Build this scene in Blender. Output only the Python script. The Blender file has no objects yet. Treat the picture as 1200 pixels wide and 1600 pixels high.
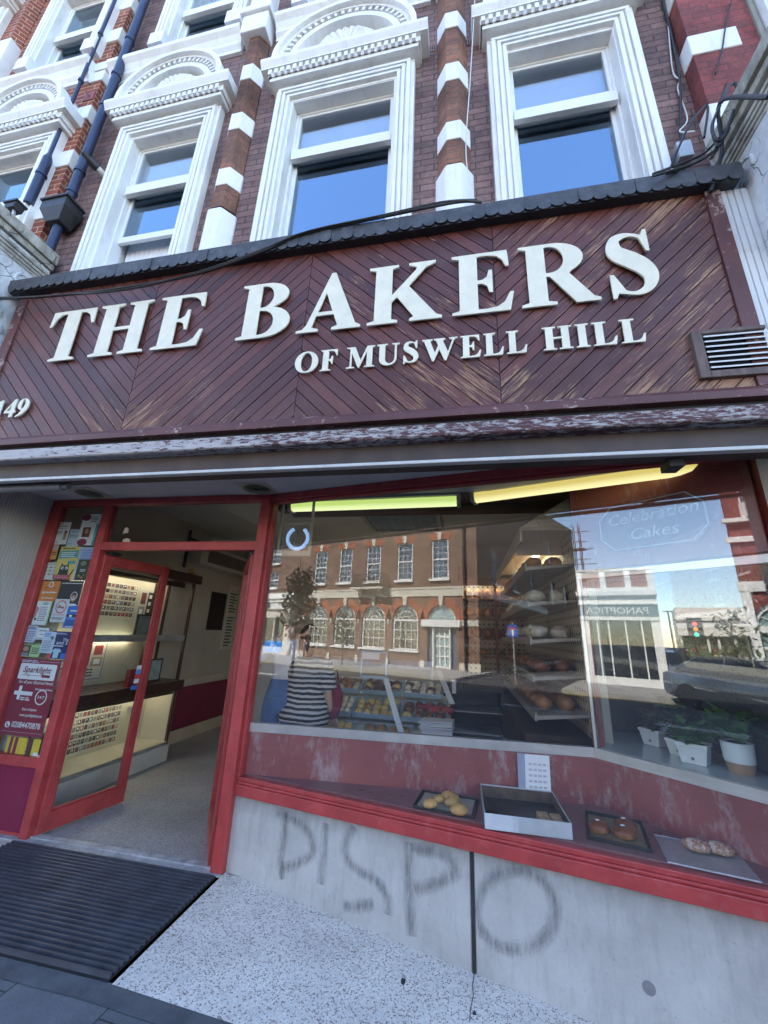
import bpy, bmesh, math, random
from mathutils import Vector, Matrix
random.seed(11)
scene = bpy.context.scene
COL = scene.collection
R = math.radians

# ------------------------------------------------------------------ camera
FPX, YAW, PITCH, ROLL, EYE = 615.2113, R(11.56395), R(17.16494), R(2.344052), 1.55
def cam_axes():
    cy, sy, cp, sp, cr, sr = math.cos(YAW), math.sin(YAW), math.cos(PITCH), math.sin(PITCH), math.cos(ROLL), math.sin(ROLL)
    w = Vector((-sy*cp, cy*cp, sp)); r0 = Vector((cy, sy, 0)); u0 = r0.cross(w)
    return cr*r0 + sr*u0, -sr*r0 + cr*u0, w
CR, CU, CW = cam_axes()
CO = Vector((0, 0, EYE))
cd = bpy.data.cameras.new('camera'); cam = bpy.data.objects.new('camera', cd); COL.objects.link(cam)
cd.sensor_fit = 'HORIZONTAL'; cd.sensor_width = 36; cd.lens = FPX/1200*36
cd.clip_start = .05; cd.clip_end = 3000
m3 = Matrix((CR, CU, -CW)).transposed()
cam.matrix_world = Matrix.Translation(CO) @ m3.to_4x4()
scene.camera = cam

# ------------------------------------------------------------------ light
SUN_EL, SUN_AZ = R(46), R(-19)
wd = bpy.data.worlds.new('World'); scene.world = wd; wd.use_nodes = True
wn = wd.node_tree
sky = wn.nodes.new('ShaderNodeTexSky'); sky.sky_type = 'NISHITA'; sky.sun_disc = False
sky.sun_elevation = SUN_EL; sky.sun_rotation = SUN_AZ % (2*math.pi); sky.air_density = 1.0; sky.dust_density = 0.15; sky.ozone_density = 2.2
bg = wn.nodes['Background']; bg.inputs['Strength'].default_value = 0.14
wn.links.new(sky.outputs[0], bg.inputs['Color'])
sl = bpy.data.lights.new('sun', 'SUN'); sl.energy = 3.6; sl.angle = R(.5); sl.color = (1, .95, .87)
so = bpy.data.objects.new('sun', sl); COL.objects.link(so)
sdir = Vector((math.cos(SUN_EL)*math.sin(SUN_AZ), math.cos(SUN_EL)*math.cos(SUN_AZ), math.sin(SUN_EL)))
so.rotation_euler = sdir.to_track_quat('Z', 'Y').to_euler()
so.location = (0, 0, 40)
vs = scene.view_settings
vs.view_transform = 'Standard'; vs.look = 'None'; vs.exposure = 2.72; vs.gamma = 1
scene.cycles.max_bounces = 10; scene.cycles.transparent_max_bounces = 16; scene.cycles.glossy_bounces = 4
scene.cycles.diffuse_bounces = 4; scene.cycles.caustics_reflective = False; scene.cycles.caustics_refractive = False

# ------------------------------------------------------------------ measuring helpers: where a sight line meets a real plane
def ray(x, y): return CR*((x-600)/FPX) + CU*((800-y)/FPX) + CW
def at(x, y, Y):
    d = ray(x, y); return CO + d*(Y/d.y)
def onz(x, y, z):
    d = ray(x, y); return CO + d*((z-EYE)/d.z)
def onpl(x, y, P, n):
    d = ray(x, y); return CO + d*((P-CO).dot(n)/d.dot(n))
SL = .195                                     # the shop window runs forward to the right
WO = Vector((-1.6, 2.96, 0)); WA = math.atan(SL)
WU = Vector((math.cos(WA), -math.sin(WA), 0)); WN = Vector((math.sin(WA), math.cos(WA), 0))
WM = Matrix(((WU.x, WN.x, 0, WO.x), (WU.y, WN.y, 0, WO.y), (0, 0, 1, 0), (0, 0, 0, 1)))   # local x along glass, y inwards, z up
def win(x, y, off=0.0):                       # local (along, z) on the window plane
    p = onpl(x, y, WO + WN*off, WN); q = p - WO; return q.dot(WU), p.z
def gz(X): return 0.0 if X < -1.6 else max(-.22, -.047*(X+1.6))

# ------------------------------------------------------------------ mesh helpers
OFF = {}
class MB:
    def __init__(s, M=None): s.v = []; s.f = []; s.m = []; s.M = M; s.att = []; s.uv = {}
    def add(s, pts):
        b = len(s.v)
        for p in pts:
            p = Vector(p); s.v.append(s.M @ p if s.M else p)
        return b
    def face(s, idx, m=0, a=0.0): s.f.append(tuple(idx)); s.m.append(m); s.att.append(a)
    def poly(s, pts, m=0, a=0.0): b = s.add(pts); s.face(range(b, b+len(pts)), m, a)
    def box(s, x0, x1, y0, y1, z0, z1, m=0):
        b = s.add([(x, y, z) for z in (z0, z1) for y in (y0, y1) for x in (x0, x1)])
        for q in ((0,2,3,1),(4,5,7,6),(0,1,5,4),(2,6,7,3),(0,4,6,2),(1,3,7,5)): s.face([b+i for i in q], m)
    def prism(s, pts, ax, a0, a1, m=0, a=0.0):     # pts in the two other axes, in order
        def P(p, t):
            return {'x': (t, p[0], p[1]), 'y': (p[0], t, p[1]), 'z': (p[0], p[1], t)}[ax]
        n = len(pts); b = s.add([P(p, a0) for p in pts] + [P(p, a1) for p in pts])
        s.face(range(b, b+n), m, a); s.face(range(b+2*n-1, b+n-1, -1), m, a)
        for i in range(n):
            j = (i+1) % n; s.face((b+i, b+j, b+n+j, b+n+i), m, a)
    def tube(s, path, r, n=8, m=0, cap=True):
        path = [Vector(p) for p in path]; rr = r if isinstance(r, (list, tuple)) else [r]*len(path)
        rings = []; up = None
        for i, p in enumerate(path):
            t = (path[min(i+1, len(path)-1)] - path[max(i-1, 0)]).normalized()
            if up is None: up = Vector((0, 0, 1)) if abs(t.z) < .9 else Vector((1, 0, 0))
            x = up.cross(t).normalized(); y = t.cross(x); up = y
            rings.append(s.add([p + (x*math.cos(2*math.pi*k/n) + y*math.sin(2*math.pi*k/n))*rr[i] for k in range(n)]))
        for a, b in zip(rings, rings[1:]):
            for k in range(n): s.face((a+k, a+(k+1) % n, b+(k+1) % n, b+k), m)
        if cap: s.face(range(rings[0]+n-1, rings[0]-1, -1), m); s.face(range(rings[-1], rings[-1]+n), m)
    def lathe(s, prof, c=(0, 0, 0), n=20, m=0, ax='z'):
        c = Vector(c); rings = []
        for r, h in prof:
            pts = []
            for k in range(n):
                a = 2*math.pi*k/n; u, w = r*math.cos(a), r*math.sin(a)
                pts.append(c + (Vector((u, w, h)) if ax == 'z' else Vector((u, h, w)) if ax == 'y' else Vector((h, u, w))))
            rings.append(s.add(pts))
        for a, b in zip(rings, rings[1:]):
            for k in range(n): s.face((a+k, a+(k+1) % n, b+(k+1) % n, b+k), m)
        s.face(range(rings[0]+n-1, rings[0]-1, -1), m); s.face(range(rings[-1], rings[-1]+n), m)
    def blob(s, c, r, n=10, k=7, m=0, jit=0.0, rot=0.0):
        c = Vector(c); rings = []; cs, sn = math.cos(rot), math.sin(rot)
        for i in range(1, k):
            t = math.pi*i/k; pts = []
            for j in range(n):
                a = 2*math.pi*j/n; q = 1 + random.uniform(-jit, jit)
                x, y, z = r[0]*math.sin(t)*math.cos(a)*q, r[1]*math.sin(t)*math.sin(a)*q, r[2]*math.cos(t)*q
                pts.append(c + Vector((x*cs-y*sn, x*sn+y*cs, z)))
            rings.append(s.add(pts))
        for a, b in zip(rings, rings[1:]):
            for j in range(n): s.face((a+j, b+j, b+(j+1) % n, a+(j+1) % n), m)
        t = s.add([c + Vector((0, 0, r[2]))]); u = s.add([c - Vector((0, 0, r[2]))])
        for j in range(n):
            s.face((t, rings[0]+j, rings[0]+(j+1) % n), m); s.face((u, rings[-1]+(j+1) % n, rings[-1]+j), m)

def holes(mb, x0, x1, z0, z1, y0, y1, hs, m=0, mr=None, sides=True):
    """a wall slab with rectangular openings; mr = material of the reveals"""
    mr = m if mr is None else mr
    xs = sorted({x0, x1, *[min(max(h[i], x0), x1) for h in hs for i in (0, 1)]}); zs = sorted({z0, z1, *[min(max(h[i], z0), z1) for h in hs for i in (2, 3)]})
    def solid(i, j):
        if i < 0 or j < 0 or i >= len(xs)-1 or j >= len(zs)-1: return None
        cx, cz = (xs[i]+xs[i+1])/2, (zs[j]+zs[j+1])/2
        return not any(h[0] < cx < h[1] and h[2] < cz < h[3] for h in hs)
    for i in range(len(xs)-1):
        for j in range(len(zs)-1):
            if not solid(i, j): continue
            a, b, c, d = xs[i], xs[i+1], zs[j], zs[j+1]
            mb.poly([(a, y0, c), (b, y0, c), (b, y0, d), (a, y0, d)], m)
            mb.poly([(a, y1, c), (a, y1, d), (b, y1, d), (b, y1, c)], m)
            for (ii, jj, pts) in ((i-1, j, [(a, y0, c), (a, y0, d), (a, y1, d), (a, y1, c)]), (i+1, j, [(b, y0, c), (b, y1, c), (b, y1, d), (b, y0, d)]),
                                  (i, j-1, [(a, y0, c), (a, y1, c), (b, y1, c), (b, y0, c)]), (i, j+1, [(a, y0, d), (b, y0, d), (b, y1, d), (a, y1, d)])):
                q = solid(ii, jj)
                if q is False: mb.poly(pts, mr)
                elif q is None and sides: mb.poly(pts, m)

def obj(name, mb, mats, parent=None, smooth=None, bevel=0, local=False, fix=True):
    me = bpy.data.meshes.new(name)
    off = Vector((0, 0, 0)) if (parent is None or local) else OFF.get(parent.name, Vector((0, 0, 0)))
    me.from_pydata([tuple(v-off) for v in mb.v], [], mb.f)
    mats = mats if isinstance(mats, (list, tuple)) else [mats]
    for q in mats: me.materials.append(q)
    if len(mats) > 1: me.polygons.foreach_set('material_index', mb.m)
    if any(mb.att):
        at_ = me.attributes.new('rnd', 'FLOAT', 'FACE'); at_.data.foreach_set('value', mb.att)
    if mb.uv:
        l = me.uv_layers.new(name='UVMap')
        for p in me.polygons:
            u = mb.uv.get(p.index)
            if u:
                for k, li in enumerate(p.loop_indices): l.data[li].uv = u[k]
    if fix:
        bm = bmesh.new(); bm.from_mesh(me); bmesh.ops.recalc_face_normals(bm, faces=bm.faces); bm.to_mesh(me); bm.free()
    if smooth:
        me.polygons.foreach_set('use_smooth', [True]*len(me.polygons)); me.set_sharp_from_angle(angle=R(smooth))
    me.update()
    o = bpy.data.objects.new(name, me); COL.objects.link(o)
    if parent is not None: o.parent = parent; OFF[o.name] = OFF.get(parent.name, Vector((0, 0, 0)))
    if bevel:
        b = o.modifiers.new('bevel', 'BEVEL'); b.width = bevel; b.segments = 2; b.limit_method = 'ANGLE'; b.angle_limit = R(40)
    return o
def tag(o, label=None, cat=None, group=None, kind=None):
    if label: o['label'] = label
    if cat: o['category'] = cat
    if group: o['group'] = group
    if kind: o['kind'] = kind
    return o
def thing(name, label, cat, loc=(0, 0, 0), rz=0.0, group=None):
    o = bpy.data.objects.new(name, None); COL.objects.link(o); o.empty_display_size = .2
    o.location = loc; o.rotation_euler = (0, 0, rz); OFF[o.name] = Vector(loc)
    return tag(o, label, cat, group)
def struct(name, mb, mats, **k): return tag(obj(name, mb, mats, **k), kind='structure')
def solo(name, mb, mats, label, cat, group=None, **k): return tag(obj(name, mb, mats, **k), label, cat, group)
def dup(root, loc, rz=0.0, label=None, group=None, scale=None):
    r = root.copy(); COL.objects.link(r); r.location = loc; r.rotation_euler = (0, 0, rz)
    if scale: r.scale = scale
    if label: r['label'] = label
    if group: r['group'] = group
    for ch in list(root.children):
        c = ch.copy(); COL.objects.link(c); c.parent = r
        for g in list(ch.children):
            d = g.copy(); COL.objects.link(d); d.parent = c
    return r

# ------------------------------------------------------------------ materials
def new_mat(name):
    m = bpy.data.materials.new(name); m.use_nodes = True
    nt = m.node_tree; return m, nt, nt.nodes['Principled BSDF'], nt.nodes['Material Output']
def N(nt, t, props=None, **ins):
    n = nt.nodes.new(t)
    for k, v in (props or {}).items(): setattr(n, k, v)
    for k, v in ins.items():
        i = n.inputs[int(k[1:])] if k[0] == '_' and k[1:].isdigit() else n.inputs[k.replace('_', ' ')]
        if hasattr(v, 'is_output'): nt.links.new(v, i)
        else: i.default_value = v
    return n
def c4(c, k=1.0): return (min(1, c[0]*k), min(1, c[1]*k), min(1, c[2]*k), 1)
def pos(nt): return N(nt, 'ShaderNodeNewGeometry').outputs['Position']
def mapv(nt, v, sc): return N(nt, 'ShaderNodeMapping', Vector=v, Scale=sc).outputs[0]
def noise(nt, v, s, d=4, r=.55): return N(nt, 'ShaderNodeTexNoise', Vector=v, Scale=s, Detail=d, Roughness=r).outputs[0]
def ramp(nt, f, stops):
    n = N(nt, 'ShaderNodeValToRGB', Fac=f); e = n.color_ramp.elements
    while len(e) < len(stops): e.new(.5)
    for q, (p, c) in zip(e, stops): q.position = p; q.color = c if len(c) == 4 else (*c, 1)
    return n.outputs[0]
def mix(nt, f, a, b, mode='MIX'):
    n = nt.nodes.new('ShaderNodeMix'); n.data_type = 'RGBA'; n.blend_type = mode
    for i, v in ((0, f), (6, a), (7, b)):
        if hasattr(v, 'is_output'): nt.links.new(v, n.inputs[i])
        else: n.inputs[i].default_value = v
    return n.outputs[2]
def math_(nt, op, a, b=0.0, c=None):
    n = nt.nodes.new('ShaderNodeMath'); n.operation = op
    for i, v in enumerate((a, b) if c is None else (a, b, c)):
        if hasattr(v, 'is_output'): nt.links.new(v, n.inputs[i])
        else: n.inputs[i].default_value = v
    return n.outputs[0]
def bump(nt, h, s, d=.01): return N(nt, 'ShaderNodeBump', Strength=s, Distance=d, Height=h).outputs[0]
def bw(a): return (a, a, a, 1)
MATS = {}
def surf(name, col, rough=.6, var=.18, scale=5, bs=.15, bscale=60, metal=0, spec=.5, col2=None, stretch=(1, 1, 1), dirt=0, dirtcol=(.12, .1, .08), coat=0):
    if name in MATS: return MATS[name]
    m, nt, b, out = new_mat(name); p = mapv(nt, pos(nt), stretch)
    f = noise(nt, p, scale, 5); f = ramp(nt, f, [(.3, bw(0)), (.7, bw(1))])
    c = mix(nt, f, c4(col, 1-var), c4(col2, 1) if col2 else c4(col, 1+var))
    fine = noise(nt, p, bscale, 3)
    if dirt:
        d = noise(nt, p, scale*2.3+1, 8, .7); d = ramp(nt, d, [(.52, bw(0)), (.75, bw(dirt))]); c = mix(nt, d, c, c4(dirtcol))
    nt.links.new(c, b.inputs['Base Color'])
    b.inputs['Metallic'].default_value = metal; b.inputs['Specular IOR Level'].default_value = spec
    r = math_(nt, 'MULTIPLY_ADD', fine, .25, rough-.12); nt.links.new(r, b.inputs['Roughness'])
    if coat: b.inputs['Coat Weight'].default_value = coat; b.inputs['Coat Roughness'].default_value = .08
    if bs: nt.links.new(bump(nt, fine, bs, .004), b.inputs['Normal'])
    MATS[name] = m; return m
def brick(name, c1, c2, mortar, paint=.25, bs=.5, msz=.010, patch=None):
    m, nt, b, out = new_mat(name); p = pos(nt)
    s = N(nt, 'ShaderNodeSeparateXYZ', Vector=p); h = math_(nt, 'ADD', s.outputs[0], s.outputs[1])
    v = N(nt, 'ShaderNodeCombineXYZ', X=h, Y=s.outputs[2]).outputs[0]
    wob = noise(nt, p, 9, 2); wv = N(nt, 'ShaderNodeVectorMath', {'operation': 'MULTIPLY_ADD'}, _0=(1, 1, 1), _1=(.006, .006, 0), _2=v)
    nt.links.new(wob, wv.inputs[0])
    t = N(nt, 'ShaderNodeTexBrick', {'offset': .5}, Vector=wv.outputs[0], Color1=c4(c1), Color2=c4(c2), Mortar=c4(mortar), Scale=1, Mortar_Size=msz/2, Mortar_Smooth=.25, Bias=0, Brick_Width=.225, Row_Height=.075)
    n1 = ramp(nt, noise(nt, p, 1.7, 7, .65), [(.3, bw(1-paint*1.5)), (.72, bw(1+paint))])
    n2 = noise(nt, p, 45, 5, .7); n3 = ramp(nt, n2, [(.3, bw(.72)), (.7, bw(1.25))])
    c = mix(nt, 1.0, t.outputs[0], n1, 'MULTIPLY'); c = mix(nt, 1.0, c, n3, 'MULTIPLY')
    if patch:
        d = ramp(nt, noise(nt, p, 6, 8, .75), [(.64, bw(0)), (.72, bw(.8))]); c = mix(nt, d, c, c4(patch))
    nt.links.new(c, b.inputs['Base Color']); b.inputs['Roughness'].default_value = .82; b.inputs['Specular IOR Level'].default_value = .3
    hh = math_(nt, 'MULTIPLY_ADD', n2, .35, math_(nt, 'SUBTRACT', 1, t.outputs[1])); nt.links.new(bump(nt, hh, bs, .008), b.inputs['Normal'])
    MATS[name] = m; return m
def emit(name, col, s):
    m, nt, b, out = new_mat(name); b.inputs['Base Color'].default_value = c4(col, .8)
    b.inputs['Emission Color'].default_value = c4(col); b.inputs['Emission Strength'].default_value = s
    MATS[name] = m; return m
def glass(name, f0=.05, tint=(.93, .96, .95), smear=0.0, gcol=(1, 1, 1)):
    m, nt, b, out = new_mat(name); nt.nodes.remove(b)
    fac = N(nt, 'ShaderNodeLayerWeight', Blend=.5).outputs['Facing']
    f = math_(nt, 'MULTIPLY_ADD', math_(nt, 'POWER', fac, 5.0), 1-f0, f0)
    tr = N(nt, 'ShaderNodeBsdfTransparent', Color=c4(tint)); gl = N(nt, 'ShaderNodeBsdfGlossy', Color=c4(gcol), Roughness=0.0)
    ms = nt.nodes.new('ShaderNodeMixShader'); nt.links.new(f, ms.inputs[0]); nt.links.new(tr.outputs[0], ms.inputs[1]); nt.links.new(gl.outputs[0], ms.inputs[2])
    last = ms.outputs[0]
    if smear:
        q = mapv(nt, pos(nt), (1.5, 1.5, .5)); s = ramp(nt, noise(nt, q, 3.5, 8, .7), [(.5, bw(0)), (.85, bw(smear))])
        df = N(nt, 'ShaderNodeBsdfDiffuse', Color=(.7, .72, .75, 1)); m2 = nt.nodes.new('ShaderNodeMixShader')
        nt.links.new(s, m2.inputs[0]); nt.links.new(last, m2.inputs[1]); nt.links.new(df.outputs[0], m2.inputs[2]); last = m2.outputs[0]
    nt.links.new(last, out.inputs[0]); MATS[name] = m; return m
def flat(name, col, rough=.5): return surf('flat_'+name, col, rough, .05, 12, .05, 80)

WHITE = surf('white masonry paint', (.75, .745, .72), .62, .07, 3, .3, 90, stretch=(1.6, 1.6, .45), dirt=.42, dirtcol=(.40, .375, .32))
WHITE_OLD = surf('weathered stone', (.5, .49, .45), .8, .3, 4, .6, 40, dirt=.9, dirtcol=(.13, .115, .09))
SASH = surf('white gloss sash paint', (.76, .76, .74), .35, .05, 4, .06, 60, dirt=.15, dirtcol=(.5, .48, .42))
BRICK_DARK = brick('dark painted brick', (.255, .155, .138), (.17, .105, .098), (.10, .07, .066), .32, .9, .012, patch=(.34, .27, .24))
BRICK_PIL = brick('brown shaft brick', (.26, .115, .07), (.17, .085, .06), (.13, .09, .07), .45, .6, .012, patch=(.15, .12, .07))
BRICK_RED = brick('red pointed brick', (.31, .085, .055), (.2, .06, .045), (.5, .36, .22), .2, .4, .013)
BRICK_NR = brick('red painted brick', (.29, .07, .065), (.2, .065, .06), (.15, .06, .055), .35, .5, .011, patch=(.22, .16, .13))
BRICK_BANK = brick('brown bank brick', (.27, .15, .1), (.17, .1, .075), (.3, .25, .2), .2, .3, .011)
BRICK_ARCH = brick('orange gauged brick', (.42, .14, .07), (.36, .11, .06), (.36, .17, .11), .15, .2, .006)
BRICK_HOUSE = brick('orange house brick', (.4, .16, .09), (.33, .12, .07), (.4, .3, .22), .2, .3, .010)
RED = surf('red frame paint', (.35, .044, .044), .42, .2, 6, .14, 45, dirt=.5, dirtcol=(.47, .13, .12))
RED_DK = surf('deep red paint', (.21, .022, .03), .38, .15, 4, .1, 50)
MAROON = surf('maroon panel paint', (.19, .014, .05), .4, .12, 3, .08, 40)
def plaster(name, c, crack):
    m, nt, b, out = new_mat(name); p = pos(nt)
    v = N(nt, 'ShaderNodeTexVoronoi', {'feature': 'DISTANCE_TO_EDGE'}, Vector=N(nt, 'ShaderNodeVectorMath', {'operation': 'MULTIPLY_ADD'}, _0=N(nt, 'ShaderNodeTexNoise', Vector=p, Scale=7.0, Detail=5.0).outputs[1], _1=(.12, .12, .12), _2=p).outputs[0], Scale=6.5).outputs[0]
    k = math_(nt, 'MULTIPLY', ramp(nt, v, [(.0, bw(1)), (.03, bw(0))]), ramp(nt, noise(nt, p, 3, 4), [(.45, bw(0)), (.6, bw(1))]))
    st = ramp(nt, noise(nt, mapv(nt, p, (3, 3, 1)), 2.2, 8, .7), [(.42, bw(0)), (.68, bw(crack))])
    n1 = ramp(nt, noise(nt, p, 5, 6), [(.3, bw(.85)), (.7, bw(1.1))])
    col = mix(nt, 1.0, c4(c), n1, 'MULTIPLY'); col = mix(nt, st, col, (.13, .115, .095, 1)); col = mix(nt, k, col, (.06, .055, .05, 1))
    nt.links.new(col, b.inputs['Base Color']); b.inputs['Roughness'].default_value = .75
    nt.links.new(bump(nt, math_(nt, 'SUBTRACT', noise(nt, p, 22, 6, .7), k), .8, .008), b.inputs['Normal']); return m
PLASTER = plaster('cracked white plaster', (.66, .67, .68), .35); HOODST = plaster('stained hood stone', (.48, .45, .38), .95)
BLACK = surf('black paint', (.018, .018, .02), .5, .3, 8, .2, 50)
BLACK_LEAD = surf('weathered black lead', (.045, .045, .05), .55, .5, 10, .35, 60, dirt=.5, dirtcol=(.16, .15, .14))
DARKBROWN = surf('dark brown timber', (.05, .032, .026), .55, .3, 6, .2, 60)
PIPE = surf('blue black pipe paint', (.022, .032, .075), .38, .3, 6, .2, 60, dirt=.3, dirtcol=(.06, .06, .07))
CREAM = surf('cream gloss paint', (.55, .5, .38), .5, .1, 3, .08, 50)
INTWALL = surf('interior wall paint', (.42, .38, .32), .7, .1, 2, .1, 50)
CEIL = surf('ceiling board', (.5, .49, .45), .8, .06, 2, .05, 40)
SOFFIT = surf('soffit board paint', (.55, .54, .52), .6, .12, 3, .1, 50, dirt=.3, dirtcol=(.3, .29, .27))
ALU = surf('brushed aluminium', (.55, .56, .57), .35, .12, 6, .1, 80, metal=.85)
ALU_DULL = surf('dull metal', (.42, .43, .44), .5, .2, 8, .15, 60, metal=.6)
LETTER = surf('cream letter face', (.72, .675, .52), .45, .07, 9, .08, 40, dirt=.3, dirtcol=(.45, .44, .38))
PAPER = surf('white paper', (.78, .79, .8), .7, .03, 6, .03, 60)
GLASS = glass('shop window glass', .058, (.985, .99, .985), .003)
GLASS_IN = glass('inner glass', .03, (.95, .97, .96))
GLASS_UP2 = glass('blind backed sash glass', .16, (.84, .87, .9), 0.0, (.8, .9, 1.0))
GLASS_UP = glass('sash window glass', .36, (.40, .45, .5), 0.0, (.62, .80, 1.0))
GLASS_DOOR = glass('door glass', .03, (.93, .95, .94), .006)
GLASS_FAR = glass('street window glass', .12, (.55, .6, .62))
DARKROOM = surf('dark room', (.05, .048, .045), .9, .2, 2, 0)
BLIND = surf('pale blind', (.74, .76, .8), .8, .05, 3, .05, 50)
RUBBER = surf('black rubber', (.02, .02, .022), .6, .3, 9, .2, 60)

# ------------------------------------------------------------------ ground
def terrazzo(name, base, chip, chip2, sc, amt):
    m, nt, b, out = new_mat(name); p = pos(nt)
    wv = N(nt, 'ShaderNodeTexNoise', Vector=p, Scale=sc*.8, Detail=3.0).outputs[1]
    q = N(nt, 'ShaderNodeVectorMath', {'operation': 'MULTIPLY_ADD'}, _0=wv, _1=(.9/sc, .9/sc, .9/sc), _2=p).outputs[0]
    w = N(nt, 'ShaderNodeTexVoronoi', {'feature': 'F1'}, Vector=q, Scale=sc, Randomness=1.0)
    s = N(nt, 'ShaderNodeSeparateColor', Color=w.outputs[1])
    big = noise(nt, p, 5, 4, .7)
    k = ramp(nt, math_(nt, 'MULTIPLY_ADD', big, .22, s.outputs[0]), [(amt, bw(0)), (amt+.03, bw(1))])
    d = ramp(nt, w.outputs[0], [(.42, bw(1)), (.62, bw(0))]); k = math_(nt, 'MULTIPLY', k, d)
    col = mix(nt, s.outputs[1], c4(chip), c4(chip2))
    dirt = ramp(nt, noise(nt, p, 1.6, 6, .65), [(.3, bw(.74)), (.7, bw(1.06))])
    b0 = mix(nt, ramp(nt, s.outputs[2], [(.2, bw(0)), (.9, bw(1))]), c4(base, .86), c4(base, 1.06))
    c = mix(nt, k, b0, col); c = mix(nt, 1.0, c, dirt, 'MULTIPLY')
    nt.links.new(c, b.inputs['Base Color']); b.inputs['Roughness'].default_value = .6
    nt.links.new(bump(nt, k, -.3, .003), b.inputs['Normal']); return m
FORE = terrazzo('pebbled terrazzo', (.78, .725, .65), (.17, .12, .09), (.40, .32, .26), 125, .80)
FLOOR = terrazzo('shop terrazzo', (.40, .385, .36), (.16, .15, .14), (.26, .24, .22), 120, .74)
def pave_mat():
    m, nt, b, out = new_mat('grey paving'); p = pos(nt)
    t = N(nt, 'ShaderNodeTexBrick', {'offset': 0.5, 'offset_frequency': 2}, Vector=N(nt, 'ShaderNodeMapping', Vector=p, Location=(.05, .06, 0), Rotation=(0, 0, R(90))).outputs[0], Color1=(.125, .13, .14, 1), Color2=(.1, .105, .115, 1), Mortar=(.03, .03, .03, 1), Scale=1, Mortar_Size=.004, Mortar_Smooth=.2, Brick_Width=.62, Row_Height=.48)
    n1 = ramp(nt, noise(nt, p, 2.5, 8, .7), [(.3, bw(.65)), (.7, bw(1.3))]); n2 = ramp(nt, noise(nt, p, 150, 3, .8), [(.3, bw(.75)), (.7, bw(1.25))])
    gum = ramp(nt, N(nt, 'ShaderNodeTexVoronoi', Vector=p, Scale=3.3).outputs[0], [(.06, bw(.45)), (.08, bw(1))])
    c = mix(nt, 1.0, t.outputs[0], n1, 'MULTIPLY'); c = mix(nt, 1.0, c, n2, 'MULTIPLY'); c = mix(nt, 1.0, c, gum, 'MULTIPLY')
    nt.links.new(c, b.inputs['Base Color']); b.inputs['Roughness'].default_value = .75
    nt.links.new(bump(nt, noise(nt, p, 120, 4), .3, .004), b.inputs['Normal']); return m
PAVE = pave_mat()
ASPHALT = surf('asphalt', (.06, .06, .065), .85, .25, 1.5, .4, 120)
def sheet(name, xs, y0, y1, z, mat, zf=gz):
    mb = MB()
    for a, b in zip(xs, xs[1:]): mb.poly([(a, y0, zf(a)+z), (b, y0, zf(b)+z), (b, y1, zf(b)+z), (a, y1, zf(a)+z)])
    return struct(name, mb, mat)
XS = [-60, -1.6, 3.08, 60]
sheet('pavement', XS, -2.0, 2.06, 0, PAVE)
mb = MB()                                                    # kerb face, road, far pavement
for a, b in zip(XS, XS[1:]):
    mb.poly([(a, -2.0, gz(a)), (b, -2.0, gz(b)), (b, -2.16, gz(b)), (a, -2.16, gz(a))]); mb.poly([(a, -2.16, gz(a)), (b, -2.16, gz(b)), (b, -2.17, gz(b)-.12), (a, -2.17, gz(a)-.12)])
struct('kerb', mb, surf('kerb stone', (.3, .29, .27), .8, .2, 5, .3, 60))
mb = MB()
for a, b in zip(XS, XS[1:]): mb.poly([(a, -2.17, gz(a)-.12), (b, -2.17, gz(b)-.12), (b, -9.6, -.12), (a, -9.6, -.12)])
mb.poly([(-60, -9.6, -.12), (60, -9.6, -.12), (60, -400, -.12), (-60, -400, -.12)])
mb.poly([(-400, -9.6, -.13), (-60, -9.6, -.13), (-60, -400, -.13), (-400, -400, -.13)]); mb.poly([(60, -9.6, -.13), (400, -9.6, -.13), (400, -400, -.13), (60, -400, -.13)])
struct('road', mb, ASPHALT)
PAVE_FAR = surf('pale paving', (.33, .31, .28), .8, .15, 1.2, .2, 60)
mb = MB(); mb.box(-60, -5.6, -14.6, -10.2, -.12, 0); mb.box(-1.8, 60, -14.6, -10.4, -.12, 0); mb.box(-7.0, -5.6, -60, -14.6, -.12, 0)
struct('far_pavement', mb, PAVE_FAR)
YEL = surf('yellow road paint', (.6, .42, .05), .7, .15, 6, .1); WHT = surf('white road paint', (.7, .7, .68), .7, .15, 6, .1)
mb = MB()
mb.box(-1.7, 30, -10.28, -10.2, -.116, -.112); mb.box(-1.7, 30, -10.1, -10.02, -.116, -.112); mb.box(-60, -5.7, -10.05, -9.97, -.116, -.112)
for i in range(24): mb.box(-40+i*3.4, -38.4+i*3.4, -6.3, -6.2, -.19 if -40+i*3.4 > -1 else -.12, -.105, 1)
struct('road_marking', mb, [YEL, WHT])
# forecourt of the shop
fx = [-3.83, -3.22, -1.6, 3.08]
mb = MB()
mb.poly([(-3.83, 2.05, .004), (-3.24, 2.05, .004), (-3.24, 2.94, .004), (-3.83, 2.94, .004)])
mb.poly([(-1.575, 2.05, .003), (1.72, 2.05, gz(1.72)+.004), (1.72, 2.4, gz(1.72)+.004), (-1.575, 2.99, .003)])
struct('forecourt', mb, FORE)
mb = MB(); mb.prism([(1.96, gz(0)), (2.048, gz(0)), (2.048, gz(0)+.004), (1.96, gz(0)+.004)], 'x', 0, .001); mb = MB()
for a, b in zip([-6, -1.6, 3.08], [-1.6, 3.08, 8]):
    mb.poly([(a, 1.955, gz(a)+.004), (b, 1.955, gz(b)+.004), (b, 2.047, gz(b)+.004), (a, 2.047, gz(a)+.004)])
struct('edging_strip', mb, surf('dark edging', (.085, .087, .095), .8, .35, 7, .5, 50))
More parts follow.
